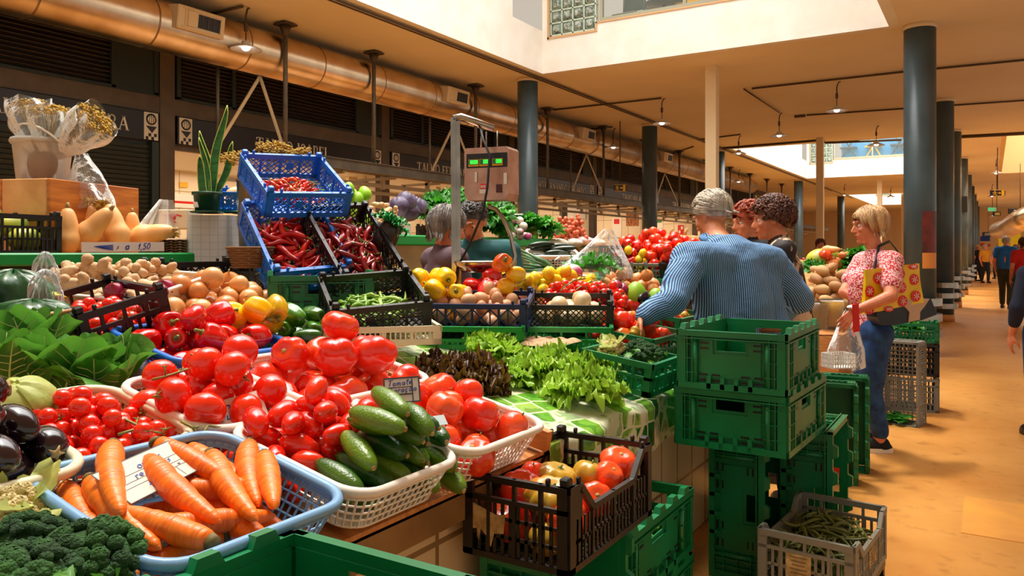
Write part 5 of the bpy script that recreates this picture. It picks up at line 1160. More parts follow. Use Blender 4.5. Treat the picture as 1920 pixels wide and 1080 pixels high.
# ---- 1. white-haired man in the striped shirt, leaning over the counter, seen from behind
def person_lean():
    D0 = 3.95; r = empty('person', V(P(1420, 600, D0).to_2d().to_3d()), 'person with white hair in a blue striped shirt leaning over the tomato crates', 'person'); O = r.location.copy()
    B_ = lambda px, py, d: P(px, py, d)-V((O.x, O.y, 0))
    hipL, hipR = B_(1392, 652, 3.86), B_(1452, 650, 3.98); waist = B_(1392, 585, 3.9); chest = B_(1370, 500, 3.95); shL, shR = B_(1292, 490, 3.78), B_(1440, 492, 4.0); nk = B_(1345, 450, 4.08); hd = B_(1335, 405, 4.18)
    elL, wrL = B_(1262, 562, 3.6), B_(1205, 594, 3.52); elR, wrR = B_(1500, 560, 4.05), B_(1462, 596, 4.35)
    kL, kR = hipL*1, hipR*1; kL = V((hipL.x+.02, hipL.y+.04, .46)); kR = V((hipR.x+.03, hipR.y+.05, .46)); aL = V((hipL.x+.03, hipL.y+.0, .07)); aR = V((hipR.x+.07, hipR.y+.06, .07))
    fdir = (dirp(1180)*1 - dirp(1400)*.35); yaw = math.atan2(-(fdir.x), fdir.y); H = M.Translation(hd) @ M.Rotation(YAW+.62, 4, 'Z') @ M.Rotation(-.42, 4, 'X')
    q = MB(); head_prims(q, H); caps(q, hd+V((0, 0, -.03)), nk, .056, .062); caps(q, nk, chest, .07, .11); caps(q, chest, waist, .12, .12); caps(q, hipL, hipR, .11, .11); caps(q, waist, (hipL+hipR)/2, .12, .12)
    limb(q, [shL, elL, wrL], [.05, .042, .028]); limb(q, [shR, elR, wrR], [.05, .042, .028]); hand(q, wrL, (wrL-elL)+V((0, 0, -.25)), V((.3, -.3, -1)), 1, .7); hand(q, wrR, (wrR-elR), V((-1, 0, -.2)), 1, .6)
    limb(q, [hipL, kL, aL], [.09, .06, .042]); limb(q, [hipR, kR, aR], [.09, .06, .042]); fuse(q, 'body', m_skin, r, .006)
    q = MB(); prim = [(shL, shR, .095, .1), (V(nk)-V((0, 0, .03)), chest, .085, .16), (chest, waist, .165, .155), (B_(1325, 500, 3.86), B_(1352, 615, 3.84), .11, .115), (B_(1412, 500, 3.97), B_(1440, 615, 3.97), .11, .115), (B_(1360, 622, 3.85), B_(1445, 622, 3.96), .12, .12)]
    for a, b, x, y in prim: caps(q, a, b, x, y, 18)
    arms = [(shL, elL, .088, .068), (elL, wrL.lerp(elL, .12), .066, .048), (shR, elR, .09, .072), (elR, wrR.lerp(elR, .25), .07, .05)]
    for a, b, x, y in arms: caps(q, a, b, x, y, 16)
    al = [(np.array(a), np.array(b), max(x, y)) for a, b, x, y in prim+arms]; xv = np.array(RT)
    def at(co):
        best = None; val = None
        for i, (a, b, rr_) in enumerate(al):
            t = b-a; L = np.linalg.norm(t); tn = t/L; w_ = co-a; s_ = np.clip(w_@tn, 0, L); d = np.linalg.norm(w_-s_[:, None]*tn, axis=1)-rr_
            if i < len(prim): v = co@xv+(co[:, 2])*.06+.006*np.sin(co[:, 2]*9)
            else:
                pr = np.cross(tn, np.array(FW)); pr /= np.linalg.norm(pr); v = co@pr+.006*np.sin(co@tn*30)
            if best is None: best, val = d.copy(), v.copy()
            else: mk = d < best-.012; best = np.where(mk, d, best); val = np.where(mk, v, val)
        return val
    fuse(q, 'striped_shirt', m_strp, r, .008, 5, (9, .011, .6), at)
    q = MB(); q.tube([nk+V((math.cos(a)*.078, math.sin(a)*.078, .012+.02*math.sin(a-.5))) for a in [2*PI*i/16 for i in range(18)]], .014, 8, cap=False, flat=1.4); c = q.build('shirt_collar', mat('collar_cloth', S(104, 156, 208), .85, 0, S(56, 88, 140), 90), r)
    q = MB(); caps(q, hipL, hipR, .125, .125); limb(q, [hipL, kL, aL], [.115, .078, .06]); limb(q, [hipR, kR, aR], [.115, .078, .06]); fuse(q, 'trousers', m_jean, r, .01)
    q = MB(); mid = (hipL+hipR)/2+V((0, 0, .10)); q.tube([mid+RT*(.19*math.cos(a))+FW*(.14*math.sin(a)) for a in [2*PI*i/20 for i in range(22)]], .012, 6, cap=False); q.build('belt', mat('belt_leather', S(120, 66, 28), .4), r)
    for a in (aL, aR): shoe(r, a, a+V((-.12, .14, 0)), m_blk, m_wht)
    head_extras(r, H); hair(r, H, m_hgrey, 'swept', 3, 620)
person_lean()
# ---- 2. blonde woman in the pink top, profile toward the stall
def person_blonde():
    D0 = 5.35; base = P(1640, 840, D0); r = empty('person', V((base.x, base.y, 0)), 'person with short blonde hair in a red speckled top and jeans, arms crossed, waiting', 'person'); O = V((base.x, base.y, 0))
    B_ = lambda px, py, d: P(px, py, d)-O
    hd = B_(1630, 424, D0); H = M.Translation(hd) @ M.Rotation(YAW+PI/2-.12, 4, 'Z') @ M.Rotation(-.10, 4, 'X')
    nk = B_(1642, 472, D0); ch = B_(1638, 525, D0); wa = B_(1634, 590, D0); hN, hF = B_(1642, 625, D0-.08), B_(1626, 625, D0+.09)
    sN, sF = B_(1672, 492, D0-.19), B_(1618, 492, D0+.16); eN, eF = B_(1670, 556, D0-.34), B_(1588, 562, D0+.12); wN, wF = B_(1606, 583, D0-.22), B_(1632, 573, D0-.08)
    eF = B_(1583, 548, D0+.08); wN = B_(1600, 584, D0-.32)
    kN, kF = B_(1634, 735, D0-.1), B_(1622, 730, D0+.12); aN, aF = B_(1650, 822, D0-.12), B_(1625, 812, D0+.16); aN.z = .075; aF.z = .075
    q = MB(); head_prims(q, H); caps(q, hd+V((0, 0, -.04)), nk, .05, .055); caps(q, nk, ch, .055, .09); caps(q, ch, wa, .1, .1); caps(q, hN, hF, .1, .1); caps(q, wa, (hN+hF)/2, .1, .11)
    limb(q, [sN, eN, wN], [.052, .044, .027]); limb(q, [sF, eF, wF], [.05, .04, .027])
    hand(q, wF, RT*1+V((0, 0, -.35)), -FW-V((0, 0, .2))*0+V((0, 0, -.2)), -1, .25); hand(q, wN, -RT*.75+V((0, 0, -.9)), V((0, 0, -.3))+FW*.6, 1, .9)
    limb(q, [hN, kN, aN], [.085, .055, .038]); limb(q, [hF, kF, aF], [.085, .055, .038]); fuse(q, 'body', m_skinr, r, .005, 3)
    q = MB()
    for a, b, x, y in [(sN, sF, .08, .08), (nk-V((0, 0, .03)), ch, .075, .115), (ch, wa, .125, .125), (B_(1622, 530, D0), B_(1622, 560, D0), .11, .11), (wa, B_(1634, 612, D0), .125, .135), (sN, sN.lerp(eN, .62), .075, .07), (sF, sF.lerp(eF, .62), .072, .066)]: caps(q, a, b, x, y, 16)
    fuse(q, 'speckled_top', m_pink, r, .008, 4, (8, .008, .6))
    q = MB(); caps(q, hN, hF, .12, .12); limb(q, [hN, kN, aN+V((0, 0, .06))], [.108, .072, .055]); limb(q, [hF, kF, aF+V((0, 0, .06))], [.105, .07, .055]); fuse(q, 'jeans', m_jean, r, .008, 3, (10, .005, 1))
    for a in (aN, aF): shoe(r, a, a-RT*.12+FW*.02, mat('black_knit', S(20, 20, 22), .9, bump=.5, bscale=120), m_wht, 'sneaker')
    head_extras(r, H); hair(r, H, m_hblond, 'bob', 8, 620)
    q = MB(); q.tube([wN+V((0, 0, .03))+(RT*math.cos(a)+V((0, 0, .45*math.cos(a)))).normalized()*0+RT*(.030*math.cos(a))+FW*(.034*math.sin(a)) for a in [2*PI*i/14 for i in range(16)]], .007, 6, cap=False, flat=2); q.build('watch_strap', m_white, r)
    MB().lathe([(.017, -.004), (.018, .002), (.014, .005), (0, .005)], 16, M.Translation(wN+V((0, 0, .035))-FW*.036) @ M.Rotation(PI/2, 4, 'X') @ M.Rotation(-YAW, 4, 'Y')).build('watch_face', m_chrome, r)
    return r, O, (sN, sF, eN, wN, wF)
pb, pbO, pbJ = person_blonde()
# her yellow tomato-print bag over a black handbag
def bags():
    D0 = 5.14; c0 = P(1683, 540, D0); X_ = (RT+FW*.25).normalized(); N_ = X_.cross(V((0, 0, 1))); s = 1/FOC*D0
    bg = empty('shopping_bag', c0, 'yellow shopping bag printed with red tomato slices under her arm', 'bag')
    mt = M((X_, N_, V((0, 0, 1)))).transposed().to_4x4()
    cor = [(-73, -34), (46, -46), (52, 28), (-75, 47)]
    def f(t):
        def g(u, v):
            a = V((cor[0][0]*(1-u)+cor[1][0]*u, cor[0][1]*(1-u)+cor[1][1]*u)); b = V((cor[3][0]*(1-u)+cor[2][0]*u, cor[3][1]*(1-u)+cor[2][1]*u)); p = a.lerp(b, v)
            return mt @ V((p.x*s, t*(.008+.012*v)+.006*math.sin(u*9+v*5), -p.y*s))
        return g
    q = MB(); q.grid(f(-1), 14, 8).grid(f(1), 14, 8)
    q.grid(lambda u, v: f(-1)(u, 1).lerp(f(1)(u, 1), v), 14, 2).grid(lambda u, v: f(-1)(0, u).lerp(f(1)(0, u), v), 8, 2).grid(lambda u, v: f(-1)(1, u).lerp(f(1)(1, u), v), 8, 2)
    q.build('bag_body', mat('yellow_bag', S(240, 204, 18), .4, 0, S(226, 186, 10), 8, bump=.3, bscale=14), bg)
    q = MB(); q2 = MB(); ms = f(1)
    for i, (u, v) in enumerate([(.07, .5), (.22, .22), (.07, .9), (.38, .62), (.62, .2), (.86, .06), (.87, .38), (.62, .52), (.88, .8), (.64, .86), (.38, .98), (.45, .2)]):
        c = ms(u, v)-(mt @ V((0, 0, 0)))*0; c = c-(mt @ V((0, .0, 0)))*0; nn = -N_*.0035
        e = .5 if v > .95 or v < .08 else 1; pts = [c-N_*(-.0)+nn*0+(mt @ V((.037*math.cos(a), 0, .037*e*math.sin(a)))) for a in [2*PI*j/18 for j in range(18)]]
        q.add([c+(mt @ V((0, .009, 0)))]+[p+(mt @ V((0, .007, 0))) for p in pts], [(0, j+1, (j+1) % 18+1) for j in range(18)], 0)
        for j in range(6): a = PI*j/3+i; q2.bar(c+(mt @ V((.004*math.cos(a), .012, .004*math.sin(a)))), c+(mt @ V((.024*math.cos(a), .012, .024*e*math.sin(a)))), .004, .002, N_)
    o = q.build('tomato_print', m_red, bg); q2.build('print_core', m_wht, o)
    hb = empty('handbag', P(1685, 582, D0+.05), 'black and beige leather handbag hanging from her shoulder', 'bag')
    q = MB(); pf = [(-58, -12), (-40, -20), (60, -22), (74, 8), (40, 18), (-20, 26), (-48, 26), (-60, 10)]
    for sgn in (1,):
        n = len(pf); vs = [mt @ V((x*s, t, -y*s)) for t in (-.05, .05) for x, y in pf]; q.add(vs, [tuple(range(n))[::-1], tuple(range(n, 2*n))]+[(i, (i+1) % n, n+(i+1) % n, n+i) for i in range(n)])
    q.build('bag_body', mat('black_leather', S(18, 20, 26), .35, 0, S(30, 34, 46), 8), hb)
    q = MB(); pf = [(-10, -20), (55, -22), (44, -8), (34, 2), (33, 17), (8, 21), (10, 2), (0, -8), (-26, -10)]; n = len(pf); q.add([mt @ V((x*s, t, -y*s)) for t in (.050, .058) for x, y in pf], [tuple(range(n))[::-1], tuple(range(n, 2*n))]+[(i, (i+1) % n, n+(i+1) % n, n+i) for i in range(n)]); q.build('beige_panel', mat('beige_leather', S(196, 168, 144), .5), hb)
    q = MB(); L = lambda px, py, d: P(px, py, d)-hb.location
    q.tube([L(1643, 570, D0-.03), L(1640, 500, D0+.02), L(1648, 462, D0+.13), L(1668, 452, D0+.2), L(1682, 470, D0+.24), L(1700, 520, D0+.15), L(1712, 560, D0+.04)], .011, 6, flat=.4); q.build('shoulder_strap', MATS['black_leather'], hb)
    MB().cbox(L(1641, 572, D0-.06), (.02, .01, .03), .003).build('clasp', m_chrome, hb)
    # clear carrier bag with white punnet, and red cloth strap
    pn = empty('punnet_box', P(1572, 688, D0+.0), 'white net punnet carried in her clear plastic bag', 'punnet')
    q = MB(); w, l, h = .17, .12, .09
    for (o, u, U, n_) in wall_frames(w, l, h):
        o2 = lambda p: mt @ p
        k = 9
        for i in range(k+1): a = o+u*(U*i/k); q.bar(o2(a), o2(a+V((0, 0, h))), .006, .004, o2(n_))
        for j in (0, .03, .06, .09): q.bar(o2(o+V((0, 0, j))), o2(o+u*U+V((0, 0, j))), .006, .004, o2(n_))
    q.box((0, 0, .003), (w, l, .004), mt.to_3x3()); q.build('punnet_net', m_white, pn)
    cbg = empty('carrier_bag', P(1588, 650, D0), 'clear plastic carrier bag held in her hand', 'bag'); q = MB(); k = V(cbg.location)
    def cb(u, v):
        a = 2*PI*v; hh = u; rr_ = .015+.105*min(1, hh*1.5)**.8*(1+.1*math.sin(a*5+hh*4)); z = .24-.38*hh
        return mt @ V((rr_*math.cos(a)*1.05, rr_*.65*math.sin(a), z+.01*math.sin(a*3)))
    q.grid(cb, 12, 30); q.build('bag_film', m_film, cbg)
    q = MB(); L2 = lambda px, py, d: P(px, py, d)-P(1605, 600, D0)
    rs = empty('cloth_strap', P(1605, 600, D0-.0), 'bright red cloth strap hanging below her crossed arms', 'strap'); q.bar(L2(1604, 570, D0-.28), L2(1606, 622, D0-.26), .045, .006, N_); q.build('strap_band', m_red, rs)
bags()
# ---- 3,4 dark-haired woman beside him and the copper-haired one behind
def person_simple(px, top, d, h, hm, style, faceyaw, torso, legs, label, skinm=m_skinr, lo=.012, sleeve=.6, wd=1.0, armpose=None, shoem=m_blk, seed=5, n=420, extras=True, walk=.0, pitch=-.1, bend=0.):
    """standing figure h tall whose head top is at pixel (px, top) at depth d; faceyaw: body heading about z"""
    g = P(px, HY, d); r = empty('person', V((g.x, g.y, 0)), label, 'person'); zt = h
    R_ = M.Rotation(faceyaw, 4, 'Z'); k = h/1.7; T = lambda x, y, z: R_ @ V((x*k*wd, y*k, z*k))
    hd = T(0, .02+bend, 1.575); H = M.Translation(hd) @ R_ @ M.Rotation(pitch, 4, 'X') @ M.Scale(k, 4)
    nk, ch, wa = T(0, bend*.8, 1.47), T(0, bend*.6, 1.28), T(0, .0, 1.05); sL, sR = T(-.17, bend*.7, 1.39), T(.17, bend*.7, 1.39); ap = armpose or [(-.23, -.02, 1.12), (-.22, .08, .88), (.23, -.02, 1.12), (.22, .08, .88)]
    eL, wL, eR, wR = [T(*a) for a in ap]; hL, hR = T(-.09, 0, .9), T(.09, 0, .9); kL, kR = T(-.09, .04+walk, .48), T(.09, .02-walk*.4, .48); aL, aR = T(-.09, walk*1.3, .08), T(.09, -walk*1.6, .08)
    q = MB(); head_prims(q, H); caps(q, hd-V((0, 0, .04)), nk, .052*k, .056*k); caps(q, nk, ch, .06, .1*k); caps(q, ch, wa, .105*k, .1*k); caps(q, hL, hR, .1*k, .1*k); caps(q, wa, (hL+hR)/2, .1*k, .1*k)
    limb(q, [sL, eL, wL], [.048, .04, .026]); limb(q, [sR, eR, wR], [.048, .04, .026]); hand(q, wL, wL-eL, R_ @ V((1, 0, 0)), 1, .5); hand(q, wR, wR-eR, R_ @ V((-1, 0, 0)), 1, .5)
    limb(q, [hL, kL, aL], [.085, .055, .038]); limb(q, [hR, kR, aR], [.085, .055, .038]); fuse(q, 'body', skinm, r, lo*.6)
    q = MB()
    for a, b, x, y in [(sL, sR, .078, .078), (nk-V((0, 0, .02)), ch, .07, .12), (T(-.07, bend*.6, 1.28), T(-.06, 0, .95), .11, .115), (T(.07, bend*.6, 1.28), T(.06, 0, .95), .11, .115), (sL, sL.lerp(eL, min(1, sleeve)), .072, .06), (sR, sR.lerp(eR, min(1, sleeve)), .072, .06)]: caps(q, a, b, x*k, y*k, 14)
    if sleeve > 1: caps(q, eL, eL.lerp(wL, sleeve-1), .06, .045); caps(q, eR, eR.lerp(wR, sleeve-1), .06, .045)
    fuse(q, 'top', torso, r, lo*.8, 4, (8, .008, .6) if lo < .02 else None)
    q = MB(); caps(q, hL, hR, .115*k, .115*k); limb(q, [hL, kL, aL+V((0, 0, .05))], [.108, .075, .062]); limb(q, [hR, kR, aR+V((0, 0, .05))], [.108, .075, .062]); fuse(q, 'trousers', legs, r, lo)
    for a in (aL, aR): shoe(r, a, a+R_ @ V((0, .1, 0)), shoem, m_crm if shoem != m_blk else m_blk)
    if extras: head_extras(r, H)
    hair(r, H, hm, style, seed, n); return r
person_simple(1486, 375, 4.62, 1.655, m_hbrown, 'curly', YAW+PI/2-.25, m_print, m_black, 'person with dark auburn curly hair in a brown patterned blouse and black trousers', armpose=[(-.2, .08, 1.12), (-.1, .26, 1.05), (.21, .05, 1.12), (.14, .26, 1.02)], sleeve=.9, seed=4, n=560, wd=1.15, bend=.10)
person_simple(1408, 380, 5.25, 1.66, m_hred, 'curly', YAW+PI/2+.2, m_black, m_black, 'person with copper red hair behind the auburn-haired person', seed=9, n=380)
# ---- 5,6 sellers
person_simple(833, 388, 4.35, 1.595, m_hsalt, 'bob', YAW-PI/2+.45, m_plum, m_black, 'person with grey bobbed hair and a mauve shirt behind the hanging scale', m_skinr, sleeve=.7, armpose=[(-.22, .05, 1.12), (-.12, .28, 1.08), (.21, .06, 1.12), (.15, .3, 1.12)], seed=6, n=560, wd=1.12, pitch=-.25)
person_simple(896, 379, 4.7, 1.645, m_hblack, 'crop', YAW+PI-.35, m_teals, m_black, 'person with short dark hair in a teal polo shirt, head bowed, beside the scale', m_skin, sleeve=.75, armpose=[(-.25, .08, 1.1), (-.16, .32, 1.15), (.24, .06, 1.1), (.08, .34, 1.16)], seed=2, n=700, wd=1.25, pitch=-.5, bend=.06)
# ---- far walkers
far = [(1886, 452, 18.3, 1.70, m_hgrey, 'short', YAW-.2-.5, cloth('blue_shirt', S(24, 104, 190)), cloth('dark_olive', S(44, 48, 34)), 'person in a bright blue shirt and dark trousers walking away down the aisle', .10),
       (1847, 463, 33, 1.62, m_hgrey, 'bob', YAW+PI, cloth('mustard', S(214, 146, 30)), m_black, 'person in a mustard top with a black bag at the far end of the aisle', .06),
       (1834, 462, 35, 1.62, m_hblond, 'bob', YAW+.3, m_black, m_black, 'person with blonde hair dressed in black at the far end', .04),
       (1921, 462, 14.5, 1.6, m_hbrown, 'bob', YAW-.2, cloth('red_shirt', S(206, 30, 24)), cloth('olive', S(50, 56, 40)), 'person in a red shirt cut by the picture edge in the aisle', .06),
       (1870, 464, 38, 1.62, m_hblack, 'crop', YAW, m_plum, m_black, 'person in mauve among the farthest shoppers', .05), (1905, 463, 30, 1.6, m_hbrown, 'bob', YAW, m_pink, m_black, 'person in pink beyond the one in the blue shirt', .05), (1538, 455, 16, 1.6, m_hbrown, 'bob', YAW+PI, cloth('red_apron', S(190, 20, 26)), m_black, 'person in red behind the far vegetable stall', .0)]
for px, top, d, h, hm, st_, fy, to, le, lb, wk in far: person_simple(px, top, d, h, hm, st_, fy, to, le, lb, lo=.022, walk=wk, n=150, extras=d < 20, seed=int(px))
# dark blue coat of a passer-by at the right edge
person_simple(1975, 460, 5.6, 1.45, m_hblack, 'short', YAW, cloth('navy_coat', S(22, 32, 58)), m_jean, 'person in a navy coat just entering at the picture edge', lo=.02, n=150, extras=False, sleeve=1.6, wd=1.35)
# ================================================================ CRATES ON THE FLOOR AND BESIDE THE COUNTER
UPX = lambda x, y, z=0: M.Translation((x, y, z)) @ M(((0, 0, 1, 0), (1, 0, 0, 0), (0, 1, 0, 0), (0, 0, 0, 1)))       # standing on end, opening toward the aisle
UPY = lambda x, y, z=0, yaw=0: M.Translation((x, y, z)) @ M.Rotation(yaw, 4, 'Z') @ M(((1, 0, 0, 0), (0, 0, -1, 0), (0, 1, 0, 0), (0, 0, 0, 1)))   # standing on end, opening toward the viewer
folding(TR((-.83, 3.21, .825), 0), 'topmost green folding crate of the stack beside the striped shirt', .4, .6, .222)
folding(TR((-.825, 3.22, .60), -.04), 'second green folding crate, under the topmost one of the aisle stack', .42, .6, .222)
folding(UPX(-1.0, 3.40, .30), 'green folding crate standing on end under the aisle stack, left of two', .4, .6, .225)
folding(UPX(-.765, 3.64, .30), 'green folding crate standing on end under the aisle stack, right of two', .4, .58, .21)
folding(TR((-.86, .68, .63), 0), 'green folding crate right below the blue carrot basket', .4, .6, .22)
folding(UPX(-1.14, 1.90, .285), 'green folding crate standing on end under the black heirloom tomato crate', .4, .565, .24)
for z, lb in ((.275, 'green folding crate of bean pods on the floor by the counter, upper of two'), (.04, 'green folding crate on the floor by the counter, lower of two')):
    g_ = TR((-1.065, 2.43, z), 0); folding(g_, lb, .28, .62, .22)
    if z > .1: pile(g_, .12, .28, ['bean0', 'bean1'], 95, 'green bean pod in the floor crate', 'bean pods in the floor crate', 41, .10, .05, tries=6, tilt=.4)
hb = TR((-1.005, 1.905, .575), 0)
crate(hb, .30, .52, .21, m_blk, 'slot', 'black slotted crate of big red and green heirloom tomatoes beside the white basket', None, .022, low=.07, nubs=True, rims=.016)
for k, x, y, z, a, t, sc, lb in [('heir0', .035, -.13, .135, .3, .35, 1.1, 'largest green-shouldered heirloom tomato at the front corner of the black crate'), ('heir0', -.03, .02, .14, 1.2, .3, .95, 'yellow-red heirloom tomato in the middle of the black crate'),
                             ('heir1', .03, .10, .14, 2, .3, .95, 'small ribbed heirloom tomato behind the largest one'), ('beef1', .075, .205, .155, .5, .4, .9, 'red ribbed tomato at the far corner of the black crate'), ('beef2', .085, .11, .14, 1, .6, .8, 'orange-red tomato below the far corner one'),
                             ('beef0', -.075, -.10, .13, 0, .5, .9, 'orange-red tomato by the handle of the black crate'), ('heart0', -.09, -.01, .14, 0, .4, .9, 'upright red tomato at the counter side of the black crate'), ('heir1', .10, -.17, .09, .6, .9, .95, 'yellow heirloom tomato with its green stem by the corner post'),
                             ('beef2', -.08, -.19, .08, 0, .5, .9, 'red tomato low behind the torn label'), ('beef1', .09, .02, .10, .2, .8, .8, 'small red tomato with a brown scar in the black crate'), ('beef1', -.06, .12, .09, .2, .3, .85, 'tomato in the shade at the back of the black crate'), ('heir0', .0, .2, .07, .2, .3, .8, 'heirloom tomato at the far end of the black crate'), ('heir1', .0, -.06, .07, .2, .3, .9, 'heirloom tomato lowest in the black crate')]:
    spawn(k, hb @ TR((x, y, z), a, t, t*.6), lb, 'heirloom tomatoes', scale=sc)
pile(hb, .14, .25, ['beef1', 'heir1', 'beef2'], 9, 'tomato deeper in the black heirloom crate', 'lower tomatoes in the black crate', 13, .01, .1, tries=10, tilt=.5, scale=.85)
lb_ = empty('torn_label', hb @ M.Translation((-.08, -.262, .10)), 'torn beige paper label on the black crate of heirloom tomatoes', 'label')
q = MB(); q.prism([(-.05, -.035), (-.03, -.03), (-.025, -.06), (-.018, -.03), (.0, -.045), (.012, -.07), (.022, -.035), (.05, -.03), (.055, .018), (.03, .012), (-.05, .035)], 0, .002, M.Rotation(PI/2, 4, 'X')); q.build('paper', mat('old_paper', S(198, 172, 116), .8, 0, S(150, 124, 76), 30), lb_)
# grey crate of wilted bean pods, on a black one
gc = TR((-.53, 3.1, .155), -.08)
crate(gc, .32, .52, .2, m_gry, 'slot', 'grey slotted crate of wilted bean pods on the aisle floor', None, .024, low=.05, nubs=False)
crate(TR((-.53, 3.1, .005), -.08), .31, .5, .145, m_blk, 'slot', 'black crate under the grey crate of wilted pods', None, .03, nubs=False)
pile(gc, .145, .235, ['obean0', 'obean1'], 210, 'wilted bean pod in the grey crate', 'wilted bean pods', 44, .03, .06, tries=6, tilt=.5)
for x, y, w_, h_, ax_, lb in [(-.02, -.265, .085, .10, 0, 'beige printed label on the front of the grey crate'), (.164, .02, .12, .07, 1, 'pale label on the aisle side of the grey crate')]:
    o = empty('paper_label', gc @ M.Translation((x, y, .085)), lb, 'label'); q = MB(); q.box((0, 0, 0), (.002, w_, h_) if ax_ else (w_, .002, h_)); q.build('paper', MATS['old_paper'], o)
    q = MB()
    for j in range(6): q.box((.0015, 0, .03-.012*j) if ax_ else (0, -.0015, .04-.014*j), (.001, w_*.7, .003) if ax_ else (w_*(.7-.08*(j % 3)), .001, .003))
    q.build('print_lines', m_taupe, o)
# crates by the blonde woman
folding(UPY(-.80, 4.98, .285, .15), 'green folding crate standing on end beside the black trousers', .24, .57, .16)
folding(UPY(-.78, 5.28, .285, .1), 'green folding crate standing on end behind the other one, under the punnet', .26, .57, .16)
q = MB(); q.cbox((0, 0, 0), (.06, .03, .34), .01); o = q.build('red_box', m_red, None, TR((-.77, 4.86, .20), .15)); tag(o, 'tall red plastic piece leaning inside the upright green crate', 'box')
ug = UPY(-.62, 6.95, .322, -.18); crate(ug, .38, .64, .24, m_gry, 'slot', 'grey slotted crate standing on end by the banded column', None, .02, nubs=False)
q = MB(); rr = random.Random(5)
for i in range(26): leaf(q, M.Translation((-.68+rr.uniform(-.12, .12), 6.80+rr.uniform(-.08, .06), .025+.01*i/8)) @ M.Rotation(rr.uniform(0, 6.3), 4, 'Z'), .11, .04, .15, -.3, .006, 5, rr, 5, 4)
tag(q.build('fallen_leaves', m_leafk), 'green leaves lying in the upright grey crate', 'leaves', None, 'stuff')
crate(TR((-.58, 7.5, .58), .1), .4, .3, .16, m_green, 'slot', 'green crate of leafy greens behind the upright grey crate', None, .03); spawn('bunch', TR((-.6, 7.5, .66), 0), 'bunch of leafy greens in the green crate behind the handbag')
crate(TR((-.58, 7.5, .30), .1), .4, .3, .27, m_blk, 'slot', 'black crate under the green crate of leafy greens', None, .03); crate(TR((-.58, 7.5, .0), .1), .4, .3, .28, m_gry, 'slot', 'grey crate lowest under the leafy greens', None, .03)
crate(TR((-1.36, 3.35, .40), PI/2), .3, .2, .14, m_gry, 'slot', 'small grey crate of pods tucked against the tiled counter', None, .03) if False else None
# ================================================================ REAR SHELF AT THE OTHER SIDE OF THE STALL
sh = empty('rear_shelf', V((-4.1, 1.8, 1.3)), 'green-edged rear shelf carrying squashes, crate and flower pot', 'shelf')
q = MB(); q.b2((-.45, -1.6, .0), (.32, .95, .03)); q.build('shelf_board', m_wood, sh); q = MB(); q.cbox((.33, -.32, .012), (.04, 2.56, .06), .008); q.build('green_edge', m_greenl, sh)
q = MB()
for y in (-1.5, -.3, .9): q.b2((.2, y, -1.3), (.25, y+.05, 0)); q.b2((-.4, y, -1.3), (-.35, y+.05, 0))
q.build('shelf_legs', m_frame, sh)
q = MB(); q.b2((-.44, -1.6, -.9), (-.42, .95, 0)); q.build('back_panel', m_teal, sh)
SH = lambda px, py, X=-4.05: PX(px, py, X)
ZS = 1.332
# wooden box
bxx = empty('wooden_box', TR(V((SH(138, 400, -4.22).x, SH(138, 400, -4.22).y, ZS)), PI/2+.35), 'orange-brown wooden box on the rear shelf behind the squashes', 'box')
q = MB(); q.cbox((0, -.14, .19), (.66, .02, .38), .004); q.cbox((0, .14, .19), (.66, .02, .38), .004); q.build('plank_side', m_wood2, bxx)
q = MB(); q.cbox((-.32, 0, .19), (.02, .26, .38), .004); q.cbox((.32, 0, .19), (.02, .26, .38), .004); q.build('end_board', mat('pale_pine', S(230, 180, 120), .6, 0, S(206, 150, 90), 6), bxx)
q = MB(); q.box((0, 0, .37), (.64, .26, .015)); q.build('lid', m_wood2, bxx)
# translucent bucket with bags of dried flowers
bp = SH(80, 345, -4.3); zb = 1.335+.38
bk = empty('bucket', V((bp.x, bp.y, zb)), 'milky translucent bucket of dried flower bags on the wooden box', 'bucket')
q = MB(); q.lathe([(.12, 0), (.14, .20), (.15, .215), (.15, .225), (.14, .225)], 28); q.build('bucket_wall', m_film2, bk)
MB().lathe([(.148, .20), (.155, .215), (.148, .23)], 28).build('bucket_rim', m_film2, bk)
q = MB(); q.tube([V((.17*math.cos(a), .17*math.sin(a)*.6, .2-.1*math.sin(a))) for a in [PI*1.15+PI*.95*i/12-PI*.1 for i in range(13)]], .006, 6); q.build('bucket_handle', m_wht, bk)
q = MB(); q.lump((.06, .05, .09), None, 10, 6, M.Translation((-.05, 0, .1))); q.lump((.05, .05, .08), None, 10, 6, M.Translation((.05, 0, .1))); q.build('dark_stems', mat('dark_stems', S(64, 50, 44), .8), bk)
def herb_bag(mt, label, L=.26, r=.11, pinch=.03, key='dried'):
    b = empty('flower_bag', mt, label, 'bag', 'bags of dried flowers'); rr = random.Random(hash(label) % 1000 if False else len(label))
    def f(u, v):
        a = 2*PI*v; rad = pinch+(r*1.08-pinch)*math.sin(min(1, u*1.25)*PI/2)**1.2; rad *= 1+.10*math.sin(5*a+u*7)+.05*math.sin(9*a-u*5); return V((rad*math.cos(a), rad*math.sin(a), L*u+.015*math.sin(3*a)*u))
    q = MB(); q.grid(f, 14, 36); q.build('bag_film', m_film, b)
    o = spawn(key, mt @ M.Translation((0, 0, L-.035)), 'dried yellow flower bunch in the '+label.split(' bag', 1)[0].replace('clear', '').strip()+' bag '+label.split(' bag ', 1)[1], 'dried flower bunches', scale=r/.1); return b
def aim(px, py, X, lean, tilt, back=.1): p = PX(px, py, X); return M.Translation(p) @ M.Rotation(YAW, 4, 'Z') @ M.Rotation(lean, 4, 'Y') @ M.Rotation(tilt, 4, 'X')
herb_bag(aim(68, 285, -4.3, -.22, -.1), 'upright clear bag at the bucket edge nearest the wall', .27, .10)
